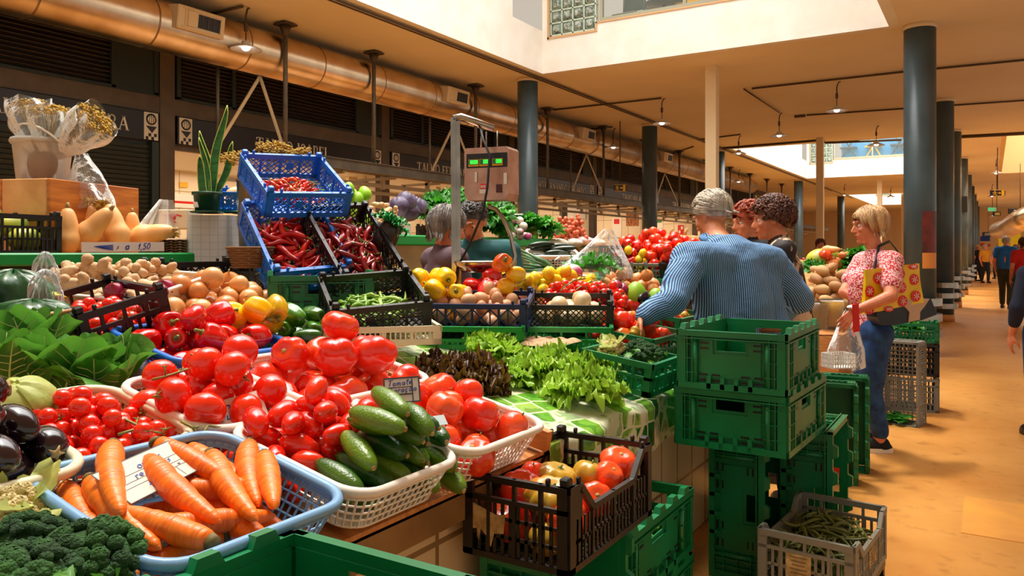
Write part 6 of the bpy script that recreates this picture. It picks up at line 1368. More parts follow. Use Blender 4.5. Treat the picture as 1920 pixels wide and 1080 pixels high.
herb_bag(aim(92, 290, -4.25, .12, .12), 'upright clear bag in the bucket middle', .25, .10)
herb_bag(aim(105, 290, -4.25, .95, .2), 'large clear bag leaning out of the bucket over the box', .33, .105)
herb_bag(aim(152, 290, -4.15, PI-.25, .1), 'hanging clear bag dangling head down before the box', .30, .095)
# crate of green melons
cm = TR(V((-3.98, SH(8, 470, -3.98).y-.02, ZS)), PI/2+.2)
crate(cm, .40, .30, .19, m_blk, 'slot', 'black crate of yellow-green melons on the rear shelf', None, .024)
m_mel = mat('melon_skin', S(196, 192, 60), .4, 0, S(120, 140, 44), 5)
proto('melon', 'yellow_green_melon', 'melon', MB().lump((.085, .062, .06), ribbed(8, .03, .05, .05), 24, 12), m_mel, [((0, 0, 0), .06)])
for x, y, z, lb in [(-.08, 0, .19, 'topmost yellow-green melon in the black crate'), (-.12, -.06, .075, 'melon seen through the crate slots near the frame edge'), (.08, -.06, .075, 'melon seen through the crate slots near the squashes'), (.1, .05, .14, 'melon at the back of the black crate')]: spawn('melon', cm @ TR((x, y, z), .2), lb, 'melons')
# butternut squashes: (px, py centre, X, yaw, pitch up, scale)
def sq(px, py, X, roll, sc, lb, key='squash'):   # roll: 0 = neck pointing up, angle leans in the image plane
    p = PX(px, py, X); m = M.Translation(p) @ M.Rotation(YAW, 4, 'Z') @ M.Rotation(roll-PI/2, 4, 'Y'); spawn(key, m, lb, 'butternut squashes', scale=sc*1.22)
for a in [(127, 434, -3.95, 0, .78, 'butternut squash standing upright beside the melon crate'), (167, 425, -4.08, -.05, .84, 'wide butternut squash upright behind the leaning one'), (178, 424, -3.9, .75, .78, 'butternut squash leaning diagonally over the price board'), (216, 424, -3.95, -.3, .80, 'butternut squash upright in the middle of the row'),
          (248, 430, -4.0, .0, .62, 'small butternut squash upright near the flower bag'), (284, 439, -3.9, 1.38, .80, 'butternut squash lying flat toward the egg trays'), (103, 436, -4.1, 0, .62, 'butternut squash mostly hidden behind the upright one'), (192, 440, -4.05, .1, .5, 'little butternut squash hidden behind the leaning one')]: sq(*a)
spawn('squash', TR(PX(150, 458, -3.95), 1.2, 0, .2), 'butternut squash lying low behind the price board', 'butternut squashes', scale=.7)
# handwriting strokes ---------------------------------------------------------
HG = {'a': (.5, [(0, arc(.22, .2, .18, .2, 30, 330, 8)), (0, [(.4, .4), (.42, .0)])]), 'c': (.4, [(0, arc(.22, .2, .18, .2, 50, 310, 7))]), 'e': (.42, [(0, [(.05, .2), (.36, .24)]+arc(.2, .22, .17, .2, 10, 300, 7))]), 'i': (.2, [(0, [(.1, .4), (.12, 0)]), (0, [(.14, .55), (.15, .6)])]),
      'l': (.24, [(0, [(.12, .9), (.08, .1), (.2, 0)])]), 'm': (.7, [(0, [(.05, .4), (.06, 0)]), (0, [(.06, .3), (.16, .42), (.28, .36), (.28, 0)]), (0, [(.28, .3), (.4, .42), (.54, .36), (.54, 0), (.62, .05)])]), 'n': (.46, [(0, [(.05, .4), (.06, 0)]), (0, [(.06, .3), (.2, .42), (.34, .36), (.34, 0)])]),
      'o': (.46, [(0, arc(.22, .2, .18, .2, 90, 450, 10))]), 'p': (.48, [(0, [(.1, .5), (.04, -.35)]), (0, [(.08, .3)]+arc(.22, .24, .16, .18, 130, -150, 8))]), 'r': (.34, [(0, [(.06, .4), (.06, 0)]), (0, [(.06, .25), (.18, .42), (.3, .38)])]), 's': (.36, [(0, [(.3, .42), (.1, .34), (.26, .16), (.05, .02)])]),
      't': (.36, [(0, [(.18, .85), (.12, .1), (.28, 0)]), (0, [(.02, .55), (.36, .6)])]), 'u': (.46, [(0, [(.05, .4), (.07, .05), (.2, 0), (.34, .1)]), (0, [(.35, .4), (.36, 0)])]), 'x': (.42, [(0, [(.04, .42), (.34, 0)]), (0, [(.36, .44), (.04, 0)])]), 'T': (.6, [(0, [(.28, .9), (.24, 0)]), (0, [(.02, .82), (.6, .92)])]),
      'C': (.56, [(0, arc(.3, .42, .26, .42, 50, 310, 9))]), 'R': (.6, [(0, [(.1, .9), (.08, 0)]), (0, [(.1, .88)]+arc(.28, .66, .2, .22, 90, -90, 6)+[(.12, .42), (.5, 0)])]), '0': (.5, [(0, arc(.24, .42, .2, .4, 90, 450, 12))]), '1': (.3, [(0, [(.02, .5), (.2, .85), (.14, 0)])]), '5': (.5, [(0, [(.42, .85), (.14, .82), (.1, .48)]+arc(.22, .24, .2, .24, 80, -150, 7))]), '9': (.46, [(0, arc(.22, .6, .17, .2, 0, 360, 9)), (0, [(.4, .65), (.3, 0)])]), ',': (.2, [(0, [(.12, .06), (.04, -.14)])]), '.': (.2, [(0, [(.1, .02), (.12, .0)])]),
      '~': (0, [(0, [(-.44, .55), (-.32, .62), (-.22, .55), (-.1, .62)])]), '_': (0, [(0, [(-.26, 0), (-.22, -.16), (-.32, -.2)])]), ' ': (.3, [])}
def card(mt, w, h, label, lines, paper=None, border=None, extra=None, ink=None, name='price_card'):
    """mt: origin at lower left, x along the writing, y up the card, z toward the reader"""
    o = empty(name, mt, label, 'price card', 'price cards'); MB().b2((0, 0, -.0015), (w, h, 0)).build('card', paper or m_cardp, o)
    q = MB()
    for tx, x, y, s_ in lines: write(q, tx, (x, y, .0006), (1, .05, 0), (.22, 1, 0), (0, 0, 1), s_, serif=False, glyphs=HG, bold=1.05, wid=1.05)
    q.build('handwriting', ink or m_ink, o)
    if border or extra:
        q = MB()
        for a, b, wd in (extra or []): q.bar(V((*a, .0004)), V((*b, .0004)), wd, .0006)
        if border:
            for a, b in (((0, 0), (w, 0)), ((0, h), (w, h)), ((0, 0), (0, h)), ((w, 0), (w, h))): q.bar(V((*a, .0004)), V((*b, .0004)), border, .0008)
        q.build('printed_lines', mat('print_grey', S(70, 74, 80), .6), o)
    return o
def cardmt(p0, p1, p3):   # lower-left, lower-right, upper-left world points
    x = (p1-p0).normalized(); y = (p3-p0); y = (y-x*y.dot(x)).normalized(); z = x.cross(y); return M.Translation(p0) @ M((x, y, z)).transposed().to_4x4(), (p1-p0).length, (p3-p0).length
mt, w_, h_ = cardmt(PX(153, 473, -3.74), PX(308, 471, -3.74), PX(154, 454, -3.74))
card(mt, w_, h_, 'long white price board reading a 1,50 under the squashes', [('a', w_*.50, h_*.25, h_*.9), ('1,50', w_*.66, h_*.2, h_*.75), ('s', w_*.4, h_*.3, h_*.6)], extra=None)
q = MB()
for i in range(5): q.bar(mt @ V((w_*(.14+.02*i), h_*(.55-.04*i), .001)), mt @ V((w_*.36, h_*(.7-.13*i), .001)), h_*.07, .0006, mt.to_3x3() @ V((0, 0, 1)))
tag(q.build('crossed_out_writing', m_ink), 'blue crossed-out scribble on the long white price board', 'scribble')
mt, w_, h_ = cardmt(PS(262, 932, .15), PS(386, 873, .15), PS(206, 878, .17)); mt, w_, h_ = cardmt(P(246, 945, 1.36), P(386, 874, 1.52), P(206, 880, 1.42))
card(mt, w_, h_, 'white price card leaning in the carrots with writing and 1,00', [('C', w_*.10, h_*.62, h_*.26), ('ouras', w_*.42, h_*.66, h_*.22), ('regionais', w_*.3, h_*.46, h_*.2), ('1,00', w_*.32, h_*.06, h_*.28)], None, .0012, [((w_*.04, h_*.62), (w_*.96, h_*.62), .0006), ((w_*.04, h_*.44), (w_*.96, h_*.44), .0006), ((w_*.04, h_*.32), (w_*.96, h_*.32), .0006), ((w_*.5, h_*.32), (w_*.5, h_*.04), .0006), ((w_*.74, h_*.32), (w_*.74, h_*.04), .0006)]+[((w_*(.55+.12*i), h_*.36), (w_*(.58+.12*i), h_*.36), .004) for i in range(3)])
mt, w_, h_ = cardmt(P(410, 832, 1.80), P(512, 800, 1.86), P(396, 757, 1.86))
card(mt, w_, h_, 'white price card reading pincaro e ruxa behind the plum tomatoes', [('pincaro e', w_*.08, h_*.72, h_*.26), ('ruxa', w_*.16, h_*.48, h_*.26), ('9', w_*.35, h_*.14, h_*.26)])
mt, w_, h_ = cardmt(P(722, 757, 1.98), P(788, 752, 2.0), P(712, 712, 2.0))
card(mt, w_, h_, 'black-framed price card reading Tomate Coracao among the big tomatoes', [('Tomate', w_*.1, h_*.68, h_*.27), ('Corac_a~o', w_*.14, h_*.40, h_*.27), ('1', w_*.4, h_*.06, h_*.16)], None, .004, [((0, h_*.62), (w_*.8, h_*.62), .002), ((0, h_*.33), (w_*.8, h_*.33), .004), ((w_*.8, 0), (w_*.8, h_), .003)])
mt, w_, h_ = cardmt(P(82, 795, 1.88), P(204, 778, 1.90), P(77, 748, 1.92))
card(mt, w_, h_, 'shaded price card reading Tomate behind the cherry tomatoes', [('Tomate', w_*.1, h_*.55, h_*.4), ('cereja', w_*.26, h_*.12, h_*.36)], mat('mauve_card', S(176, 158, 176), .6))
mt, w_, h_ = cardmt(P(805, 800, 1.82), P(840, 795, 1.85), P(803, 782, 1.84)); card(mt, w_, h_, 'small pale blue card behind the topmost cucumbers', [], mat('blue_card', S(196, 216, 224), .6))
# vine stems lying on the tomatoes
def vine(pts, label):
    q = MB(); pp = [PS(x, y, o) for x, y, o in pts]; q.tube(pp, [.0038]+[.003]*(len(pp)-2)+[.0022], 6); rr = random.Random(len(label))
    for p in pp[1:]:
        d = V((rr.uniform(-1, 1), rr.uniform(-1, 1), rr.uniform(-.3, .5))).normalized()*.025; q.tube([p, p+d*.6, p+d], [.0024, .002, .003], 5)
        for j in range(5): a = j*1.25; q.tube([p+d, p+d+V((math.cos(a)*.012, math.sin(a)*.012, .003))], [.0018, .0006], 4)
    tag(q.build('tomato_vine', m_vine), label, 'vine', 'tomato vines')
vine([(285, 712, .16), (310, 706, .17), (335, 698, .17), (358, 690, .17)], 'green vine stem on the topmost vine tomatoes')
vine([(205, 768, .12), (225, 782, .12), (255, 796, .12), (275, 806, .11)], 'dry vine stem crossing the cherry tomatoes')
vine([(222, 815, .11), (250, 806, .11), (280, 808, .11), (303, 812, .11)], 'frayed vine stem at the edge of the cherry tomatoes')
vine([(340, 790, .12), (362, 802, .12), (374, 822, .10), (390, 798, .12)], 'forked vine stem beside the pincaro price card')
for k, (x0, y0, x1, y1) in enumerate([(1062, 560, 1120, 525), (1085, 572, 1135, 540), (1050, 545, 1098, 522)]):
    q = MB(); p0, p1 = P(x0, y0, 3.86), P(x1, y1, 4.0); q.tube([p0, p0.lerp(p1, .5)+V((0, 0, .02)), p1], .004, 5)
    for j in range(6): pj = p0.lerp(p1, (j+.5)/6)+V((0, 0, .012)); q.tube([pj, pj+V((.02*(-1)**j, -.01, .012))], .0025, 4)
    tag(q.build('tomato_vine', m_vine), 'long vine stem over the cherry tomatoes by the lemons, %s' % ['middle one', 'nearest the aisle', 'nearest the eggs'][k], 'vine', 'tomato vines')
# ---- rest of rear shelf: flower bag, printed box, egg trays, towel stand, plant, small crate
fb = empty('flower_bag', PX(292, 430, -4.0), 'open clear bag of loose dried flowers beside the lying squash', 'bag')
q = MB(); q.grid(lambda u, v: V((.0+.0*u, .30*(v-.5)*(1-.75*u), .20*u-.03))+V((.05*math.sin(v*PI)*(1-u)+.02*math.sin(v*14), .06*u, 0)), 8, 16); q.build('bag_film', m_film2, fb)
q = MB(); rr = random.Random(3)
for i in range(120): q.lump((.008, .008, .006), None, 5, 3, M.Translation((rr.uniform(-.05, .03), rr.uniform(-.13, .13), rr.uniform(-.04, .0))))
q.build('loose_flowers', MATS['dried_flower'], fb)
pbx = empty('fruit_box', TR(PX(338, 412, -4.05)-V((0, 0, .05)), YAW), 'cream printed fruit box between the flower bag and the plant', 'box')
MB().cbox((0, 0, .05), (.17, .2, .11), .004).build('carton', mat('printed_card', S(226, 204, 170), .7), pbx)
q = MB(); q.lump((.018, .003, .022), None, 10, 6, M.Translation((-.0, -.101, .06))); q.bar((-.05, -.101, .07), (-.02, -.101, .075), .01, .002, (0, -1, 0)); q.bar((.02, -.101, .075), (.05, -.101, .066), .008, .002, (0, -1, 0)); q.bar((-.01, -.101, .04), (.02, -.101, .03), .006, .002, (0, -1, 0)); q.build('red_emblem', m_red, pbx)
et = empty('egg_tray_stack', TR(V((PX(330, 470, -3.92).x, PX(330, 470, -3.92).y, ZS)), YAW), 'stack of grey-brown egg trays at the end of the squash row', 'egg trays')
for j in range(6):
    q = MB(); q.grid(lambda u, v: V(((u-.5)*.2, (v-.5)*.2, .014*j+.012+.010*math.sin(u*PI*8)*math.sin(v*PI*8))), 32, 32); q.build('egg_tray', mat('egg_card', S(150, 126, 98), .9), et)
# egg tray with cups beside the lettuces
et = empty('egg_tray', TR(PS(985, 640, .08), .05), 'empty egg tray lying in the green crate behind the lettuces', 'egg tray')
q = MB(); q.grid(lambda u, v: V(((u-.5)*.42, (v-.5)*.26, .016*abs(math.sin(u*PI*7)*math.sin(v*PI*5))**.6)), 56, 36); q.build('tray', mat('egg_card2', S(196, 160, 124), .9), et)
tw = empty('towel_stand', TR(V((PX(405, 470, -3.75).x, PX(405, 470, -3.75).y, 1.02)), YAW), 'block covered with a pale grey-blue towel under the snake plant', 'covered block')
def tf(u, v):
    a = u*2*PI; x = .13*math.copysign(abs(math.cos(a))**.35, math.cos(a)); y = .12*math.copysign(abs(math.sin(a))**.35, math.sin(a)); k = 1+.10*v*math.sin(a*9)*.5; return V((x*k*(1+.08*v), y*k, .53-.5*v))
q = MB(); q.grid(tf, 60, 10); q.add([tf(i/40, 0) for i in range(40)], [tuple(range(40))]); q.build('towel', tiles('towel_check', S(190, 200, 206), S(170, 182, 192), .04, .04, axis='XZ', mortar=.003, rough=.95), tw)
gcl = MB().grid(lambda u, v: V(((u-.5)*.26, (v-.5)*.22, .012+.02*math.sin(u*9)*math.sin(v*7)*u)), 16, 10); tag(gcl.build('green_cloth', mat('green_cloth', S(20, 92, 62), .9), None, TR(PX(430, 402, -3.75), YAW)), 'crumpled green cloth on the towel-covered block beside the plant pot', 'cloth')
# plant
pp_ = PX(388, 400, -3.72); pl = empty('snake_plant', TR(pp_, 0), 'snake plant with tall striped leaves in a dark green pot', 'plant')
q = MB().lathe([(.06, 0), (.072, .10), (.08, .10), (.08, .118), (.07, .118), (.068, .1)], 28); pot = q.build('pot', mat('green_pot', S(14, 66, 44), .3), pl); MB().lathe([(.085, 0), (.092, .012), (.06, .004)], 24).build('saucer', MATS['green_pot'], pot); MB().cbox((.0, -.069, .045), (.03, .003, .03), .001, M.Rotation(YAW, 3, 'Z')).build('pot_label', m_white, pot)
MB().lathe([(.068, .1), (0, .105)], 20).build('soil', mat('soil', S(50, 36, 26), .95), pl)
m_sans = mat('snake_leaf', S(44, 122, 44), .4, 0, S(24, 84, 36), 10, stretch=(1, 1, 6)); m_sanse = mat('snake_leaf_edge', S(190, 206, 96), .5)
for k, (bx_, by_, ht, w_, lx, cv_) in enumerate([(-.02, 0, .22, .026, -.015, 0), (.01, .01, .36, .02, -.03, .02), (.03, .0, .50, .024, .06, -.03), (.045, .01, .30, .022, .12, .02), (.02, -.01, .32, .016, -.045, .01)]):
    q = MB()
    def lf(u, v): ww = w_*math.sin(PI*min(1, .18+u*.82))**.6*(1 if u < .98 else .1); s_ = (v-.5)*2; q_ = RT*(bx_+lx*u+cv_*math.sin(u*5)*u+s_*ww)+FW*(by_-.008*abs(s_)+.01*math.sin(u*4)); return V((q_.x, q_.y, .1+ht*u))
    q.grid(lf, 14, 6); le = q.build('leaf', m_sans, pl); q = MB(); q.tube([lf(i/12, 0) for i in range(13)], .0022, 4); q.tube([lf(i/12, 1) for i in range(13)], .0022, 4); q.build('leaf_margin', m_sanse, le)
sb = cframe(446, 394, 4.6, (1, .2, 0), (-.2, 1, .2)); crate(sb, .26, .2, .12, m_blue, 'hex', 'small blue lattice crate with a squash behind the plant', None, .03); spawn('squashs', sb @ TR((.02, 0, .1), .4), 'butternut squash in the small blue crate behind the plant', scale=.8)
tag(MB().b2((-.12, -.12, 0), (.12, .12, 1.325)).build('wooden_stand', m_teal, None, TR((*P(474, 395, 4.25)[:2], 0), .5)), 'dark stand under the metal bucket behind the chilli crates', 'stand')
tin = empty('steel_bucket', V((*P(474, 395, 4.25)[:2], 1.33)), 'grey metal bucket half hidden behind the top blue crate', 'bucket'); MB().lathe([(.07, 0), (.085, .40), (.09, .40), (.09, .41), (.08, .41)], 24).build('bucket_wall', m_steel, tin)
for px, py, lb in [(448, 300, 'dried flower bunch in film beside the top blue crate'), (515, 284, 'bright dried flower bunch on the back rim of the top blue crate'), (560, 292, 'darker dried flower bunch on the corner of the top blue crate')]:
    spawn('dried', TR(P(px, py, 3.8 if px > 500 else 4.2), px*.1, .35, .0), lb, 'dried flower bunches', False, .95 if px < 550 else .7)
wk = empty('wicker_basket', TR(P(470, 500, 3.3), 0), 'small brown wicker basket between the towel and the chilli crate', 'basket'); q = MB()
for j in range(9): q.tube([V(((.07+.003*j+.003*math.cos(8*a+j*PI))*math.cos(a), (.07+.003*j+.003*math.cos(8*a+j*PI))*math.sin(a), .01*j)) for a in [2*PI*i/48 for i in range(49)]], .006, 5, cap=False)
q.build('weave', mat('wicker', S(116, 80, 44), .7), wk)
# green and clear bags, tongs at the left behind the cabbages
for px, py, d, sx, sy, sz, m_, lb in [(25, 560, 2.55, .12, .10, .09, mat('dark_green_bag', S(14, 84, 34), .35, 0, S(8, 60, 24), 6, bump=.6, bscale=12), 'dark green plastic bag folded behind the leafy cabbages'), (60, 600, 2.35, .14, .08, .06, MATS['dark_green_bag'], 'dark green rolled bag beside the black tomato crate'), (85, 575, 2.45, .05, .04, .11, m_film, 'crumpled clear plastic bag against the black tomato crate'), (85, 530, 2.7, .04, .04, .10, m_film, 'clear plastic bag beside the ginger tray corner'), (70, 555, 2.6, .09, .03, .015, mat('yellow_bag2', S(206, 196, 30), .5), 'yellow flap of a bag beside the dark green bag')]:
    q = MB(); q.lump((sx, sy, sz), lambda t, p: (1+.16*math.sin(5*t+3*p)+.1*math.sin(9*t), 1+.1*math.sin(7*t)), 36, 16); tag(q.build('plastic_bag', m_, None, TR(P(px, py, d), YAW)), lb, 'bag')
o = empty('wooden_tongs', TR(P(60, 600, 2.28), YAW, 0, -.25), 'pair of pale wooden tongs lying on the green bags', 'tongs'); q = MB(); q.tube([(-.13, 0, .02), (0, 0, .008), (.12, 0, 0)], [.012, .01, .006], 8, flat=.4); q.build('upper_arm', m_wood, o); q = MB(); q.tube([(-.13, 0, -.02), (0, 0, -.01), (.12, 0, 0)], [.012, .01, .006], 8, flat=.4); q.build('lower_arm', m_wood, o)
# dark support under the left corner and crates that carry the tilted boxes
q = MB(); q.b2((-.4, -.55, 0), (.4, .55, .12)); tag(q.build('dark_shelf', m_teal, None, TR((-2.75, .62, surf(-2.75)-.09), 0)), 'dark shelf under the green bags at the rear of the counter', 'shelf')
# ================================================================ HANGING SCALE
def scale_():
    d = 3.9; b = P(853, 592, d); s = empty('hanging_scale', V((b.x, b.y, surf(b.x))), 'steel hanging scale on a post with a green digital display and tray', 'scale'); O = s.location.copy(); L = lambda px, py, dd=d: P(px, py, dd)-O
    top = L(850, 222); q = MB(); q.bar(V((0, 0, 0)), top, .03, .026, RT); q.bar(V((0, 0, 0))+RT*.018, top+RT*.018, .01, .03, RT); q.build('post', m_chrome, s)
    q = MB(); q.tube([top+V((0, 0, -.0))-RT*.0, L(864, 219), L(926, 241)], .019, 14); q.build('arm', m_chrome, s)
    MB().cbox((0, 0, .01), (.2, .2, .02), .005).build('foot_plate', m_steel, s)
    X_ = (RT*.93-FW*.37).normalized(); N_ = X_.cross(V((0, 0, 1))).normalized(); R3 = M((X_, -N_, V((0, 0, 1)))).transposed(); c = L(922, 328)+(-N_)*0; hx = M.Translation(c) @ R3.to_4x4()
    w_, dp, h_ = .165, .14, .26; q = MB(); 
    pf = [(-w_*.62, -.5*h_), (w_*.62, -.5*h_), (w_*.72, -.38*h_), (w_*.72, .45*h_), (w_*.66, .5*h_), (-w_*.66, .5*h_), (-w_*.72, .45*h_), (-w_*.72, -.38*h_)]
    q.prism([(x, z) for x, z in pf], -dp/2, dp/2, hx @ M.Rotation(PI/2, 4, 'X')); hs = q.build('housing', mat('brushed_steel', S(200, 160, 140), .35, .85, S(180, 132, 112), 12), s)
    F_ = lambda x, z, y=0: hx @ V((x, -dp/2-.002-y, z))
    def plate(x0, x1, z0, z1, m, nm, par, y=0., t=.003):
        q = MB(); vs = [F_(x, z, y+k) for k in (0, t) for x, z in ((x0, z0), (x1, z0), (x1, z1), (x0, z1))]; q.add(vs, [(0, 1, 2, 3), (7, 6, 5, 4), (0, 4, 5, 1), (1, 5, 6, 2), (2, 6, 7, 3), (3, 7, 4, 0)]); return q.build(nm, m, par)
    pn = plate(-.105, .112, .03, .10, m_blk, 'display_panel', s); ye = mat('display_amber', S(226, 170, 20), .5); lcd = mat('lcd', S(10, 60, 20), .3, emis=(S(20, 90, 30), .4)); dg = mat('digit_green', S(40, 255, 60), .3, emis=(S(60, 255, 70), 2.2))
    for x0 in (-.092, -.032, .036):
        plate(x0, x0+.055, .037, .072, ye, 'display_frame', pn, .003); plate(x0+.003, x0+.052, .046, .070, lcd, 'lcd_window', pn, .006)
        q = MB()
        for j in range(4):
            x = x0+.012+.0105*j; 
            if x0 > -.09 and j == 0: continue
            for a, b_ in (((0, 0), (.006, 0)), ((0, .016), (.006, .016)), ((0, 0), (0, .016)), ((.006, 0), (.006, .016))): q.bar(F_(x+a[0], .050+a[1], .0095), F_(x+b_[0], .050+b_[1], .0095), .0018, .001, -N_)
        q.build('digits', dg, pn)
    st = plate(-.03, .008, -.075, -.05, m_red, 'red_sticker', s); q = MB(); write(q, 'BUBI'.replace('I', 'I'), F_(-.027, -.070, .004), X_, V((0, 0, 1)), -N_, .013, serif=False, bold=1.4, wid=.75); q.build('sticker_letters', m_white, st)
    plate(-.034, .008, -.098, -.077, m_cardp, 'white_sticker', s); plate(.055, .085, -.095, -.055, mat('maroon', S(70, 26, 34), .5), 'maroon_sticker', s); plate(.095, .113, -.055, .0, m_cardp, 'side_sticker', s); plate(-.06, -.047, -.04, .01, m_cardp, 'tall_sticker', s)
    q = MB(); c2 = hx @ V((-w_*.72-.003, 0, -.04)); q.box(c2, (.004, .045, .022), R3); q.build('blue_tape', mat('blue_tape', S(10, 50, 190), .5), s)
    q = MB(); 
    for a in (-.03, .03): q.tube([hx @ V((a, 0, .13)), hx @ V((a, 0, .15)), V((*(hx @ V((a, 0, 0)))[:2], 0))+V((0, 0, L(926, 246).z))], .0035, 6)
    q.tube([L(905, 236), L(902, 262), hx @ V((-.05, -.02, .14))], .005, 6); q.build('hook', m_steel, s)
    q = MB(); q.tube([L(900, 238), L(906, 262, d-.1), L(918, 290, d-.14), L(914, 350, d-.16), L(905, 400, d-.2), L(880, 460, d-.12), L(858, 500, d-.06), L(850, 560, d-.05)], .006, 8); q.build('power_cable', m_rubber, s)
    q = MB(); q.tube([L(918, 382), L(918, 388), L(930, 392), L(944, 410), L(957, 440), L(966, 480), L(962, 505), L(945, 518), L(900, 522)], .011, 10); q.build('tray_hanger', m_chrome, s)
    ct_ = L(908, 497); q = MB(); pts0 = [(1.0, .016), (.97, .0), (.75, -.035), (.0, -.04)]
    def tr_(u, v): k = u*(len(pts0)-1); i = min(int(k), len(pts0)-2); f = k-i; r_ = pts0[i][0]*(1-f)+pts0[i+1][0]*f; z = pts0[i][1]*(1-f)+pts0[i+1][1]*f; a = 2*PI*v; return ct_+RT*(.148*r_*math.copysign(abs(math.cos(a))**.6, math.cos(a)))+FW*(.12*r_*math.copysign(abs(math.sin(a))**.6, math.sin(a)))+V((0, 0, z))
    q.grid(tr_, 9, 40); tr = q.build('weighing_tray', m_chrome, s); q = MB(); q.tube([tr_(0, i/40) for i in range(42)], .004, 6, cap=False); q.build('tray_rim', m_chrome, tr)
scale_()
# peppers in front of the sellers
for k_, c0, n, hx_, hy_, lb, g in [(['yelp'], (800, 578, 3.55), 19, .22, .16, 'yellow pepper in front of the seller', 'yellow peppers'), (['redp', 'redp2'], (905, 560, 3.75), 13, .19, .16, 'red pepper beneath the weighing tray', 'red peppers by the scale'), (['orp', 'yelp'], (952, 560, 3.62), 4, .09, .09, 'orange or yellow pepper beside the red ones', 'orange peppers')]:
    pile(TR(P(*c0), .2, .2, .05), hx_, hy_, k_, n, lb, g, n, -.05, .2, tries=12, tilt=.6, ax=('bean side', 'middle', 'lemon side'))
rs_ = empty('display_riser', V((-1.95, 3.35, .9)), 'grey riser block carrying peppers, lemons and leeks at the back of the counter', 'riser'); MB().b2((-.28, -.02, -.02), (.28, 1.08, .13)).build('riser_block', m_teal, rs_)
# lemons, turnips, carrots, leeks, zucchini, greens bag
pile(TR(P(1025, 545, 4.25), YAW, .3, 0), .30, .12, ['lemon'], 30, 'lemon behind the cherry tomatoes on the vine', 'lemons', 51, 0, .1, tries=8, ax=('pepper side', 'middle', 'aisle side'))
for i, (px, py, a, lb) in enumerate([(1000, 520, .1, 'big carrot lying above the lemons, nearest the scale'), (1035, 518, .1, 'big carrot lying above the lemons, nearer the turnips')]): spawn('carrot0', TR(P(px, py, 4.35), YAW+a), lb, 'carrots over the lemons', scale=1.35)
m_turn = mat('turnip_skin', S(236, 226, 210), .4, 0, S(182, 60, 120), 3.2, contrast=(.42, .58)); proto('turnip', 'turnip', 'turnip', MB().lump((.045, .045, .042), None, 18, 11), m_turn, [((0, 0, 0), .04)])
for px, py, lb in [(1075, 512, 'pink and white turnip between lemons and greens'), (968, 535, 'pale turnip beside the orange pepper')]: spawn('turnip', TR(P(px, py, 4.4), 1), lb, 'turnips', scale=1.2)
for i in range(9):
    ap_ = P(1068, 528-1.5*i, 4.5); en = P(978+rr.uniform(-4, 8), 468+6.5*i, 4.55+rr.uniform(-.05, .1)); q = MB(); mid = ap_.lerp(en, .5)+V((0, 0, .02)); q.tube([ap_, mid, en], [.014, .017, .004], 8, flat=.6); st = MB(); st.tube([ap_+(ap_-mid).normalized()*.12, ap_], [.012, .014], 8)
    o = q.build('leek', mat('leek_leaf', S(74, 120, 64), .5, 0, S(40, 92, 48), 6, stretch=(1, 4, 4))); tag(o, 'leek in the fan of leeks, %s from the top' % ['first', 'second', 'third', 'fourth', 'fifth', 'sixth', 'seventh', 'eighth', 'lowest'][i], 'leek', 'leeks'); st.build('white_shank', m_wht, o)
for i in range(5):
    q = MB(); a0 = P(1085+3*i, 528+2*i, 4.35); q.tube([a0, a0.lerp(P(1140+2*i, 545+2*i, 4.3), .6), P(1140+2*i, 545+2*i, 4.3)], [.016, .012, .006], 8); tag(q.build('white_root', m_pale), 'long pale root toward the cherry tomatoes, %s from the leeks' % ['first', 'second', 'third', 'fourth', 'last'][i], 'root', 'pale roots')
gb_ = empty('greens_bag', TR(P(1110, 505, 4.75), YAW), 'clear plastic bag of leafy greens tied at the top', 'bag'); q = MB()
q.grid(lambda u, v: V((.24*math.cos(2*PI*v)*(1-u**1.3*.95)+.10*u+.012*math.sin(20*v), .12*math.sin(2*PI*v)*(1-u**1.3*.9), -.06+.30*u+.01*math.sin(14*v+u*6))), 10, 40); q.build('bag_film', m_film, gb_); rosette(26, .2, .04, .015, 8, 77, 1.1, .1, -.5, nv=6, nu=7).build('greens', m_leafk, gb_)
q = MB(); q.grid(lambda u, v: V((.16*(u-.5)+.02*math.sin(v*9), .02*math.sin(u*12), .12*(v-.5)+.02*math.sin(u*7))), 14, 14); tag(q.build('film_wrap', m_film, None, TR(P(1068, 492, 4.8), YAW, .5)), 'loose clear film behind the leeks', 'plastic film')
tag(MB().b2((-.3, -.25, 0), (.3, .25, 1.19)).build('wooden_stand', m_wood, None, TR((P(1035, 500, 5.6).x, P(1035, 500, 5.6).y, 0), .5)), 'wooden stand under the zucchini basket', 'stand')
zt_ = cframe(1035, 500, 5.6, (1, .1, 0), (-.1, 1, .2)); basket(zt_, .36, .26, .1, m_wht, 'white basket of dark zucchini behind the leeks')
proto('zuc', 'zucchini', 'zucchini', cyl_item(.2, .022, .05, .01, .03)[0], mat('zucchini_skin', S(24, 46, 22), .3, 0, S(14, 30, 16), 8), [((-.06, 0, 0), .022), ((0, 0, 0), .022), ((.06, 0, 0), .022)])
pile(zt_, .17, .12, ['zuc'], 16, 'dark zucchini in the white basket', 'zucchini', 8, .01, .1, tries=8, yaws=(-.3, .3))
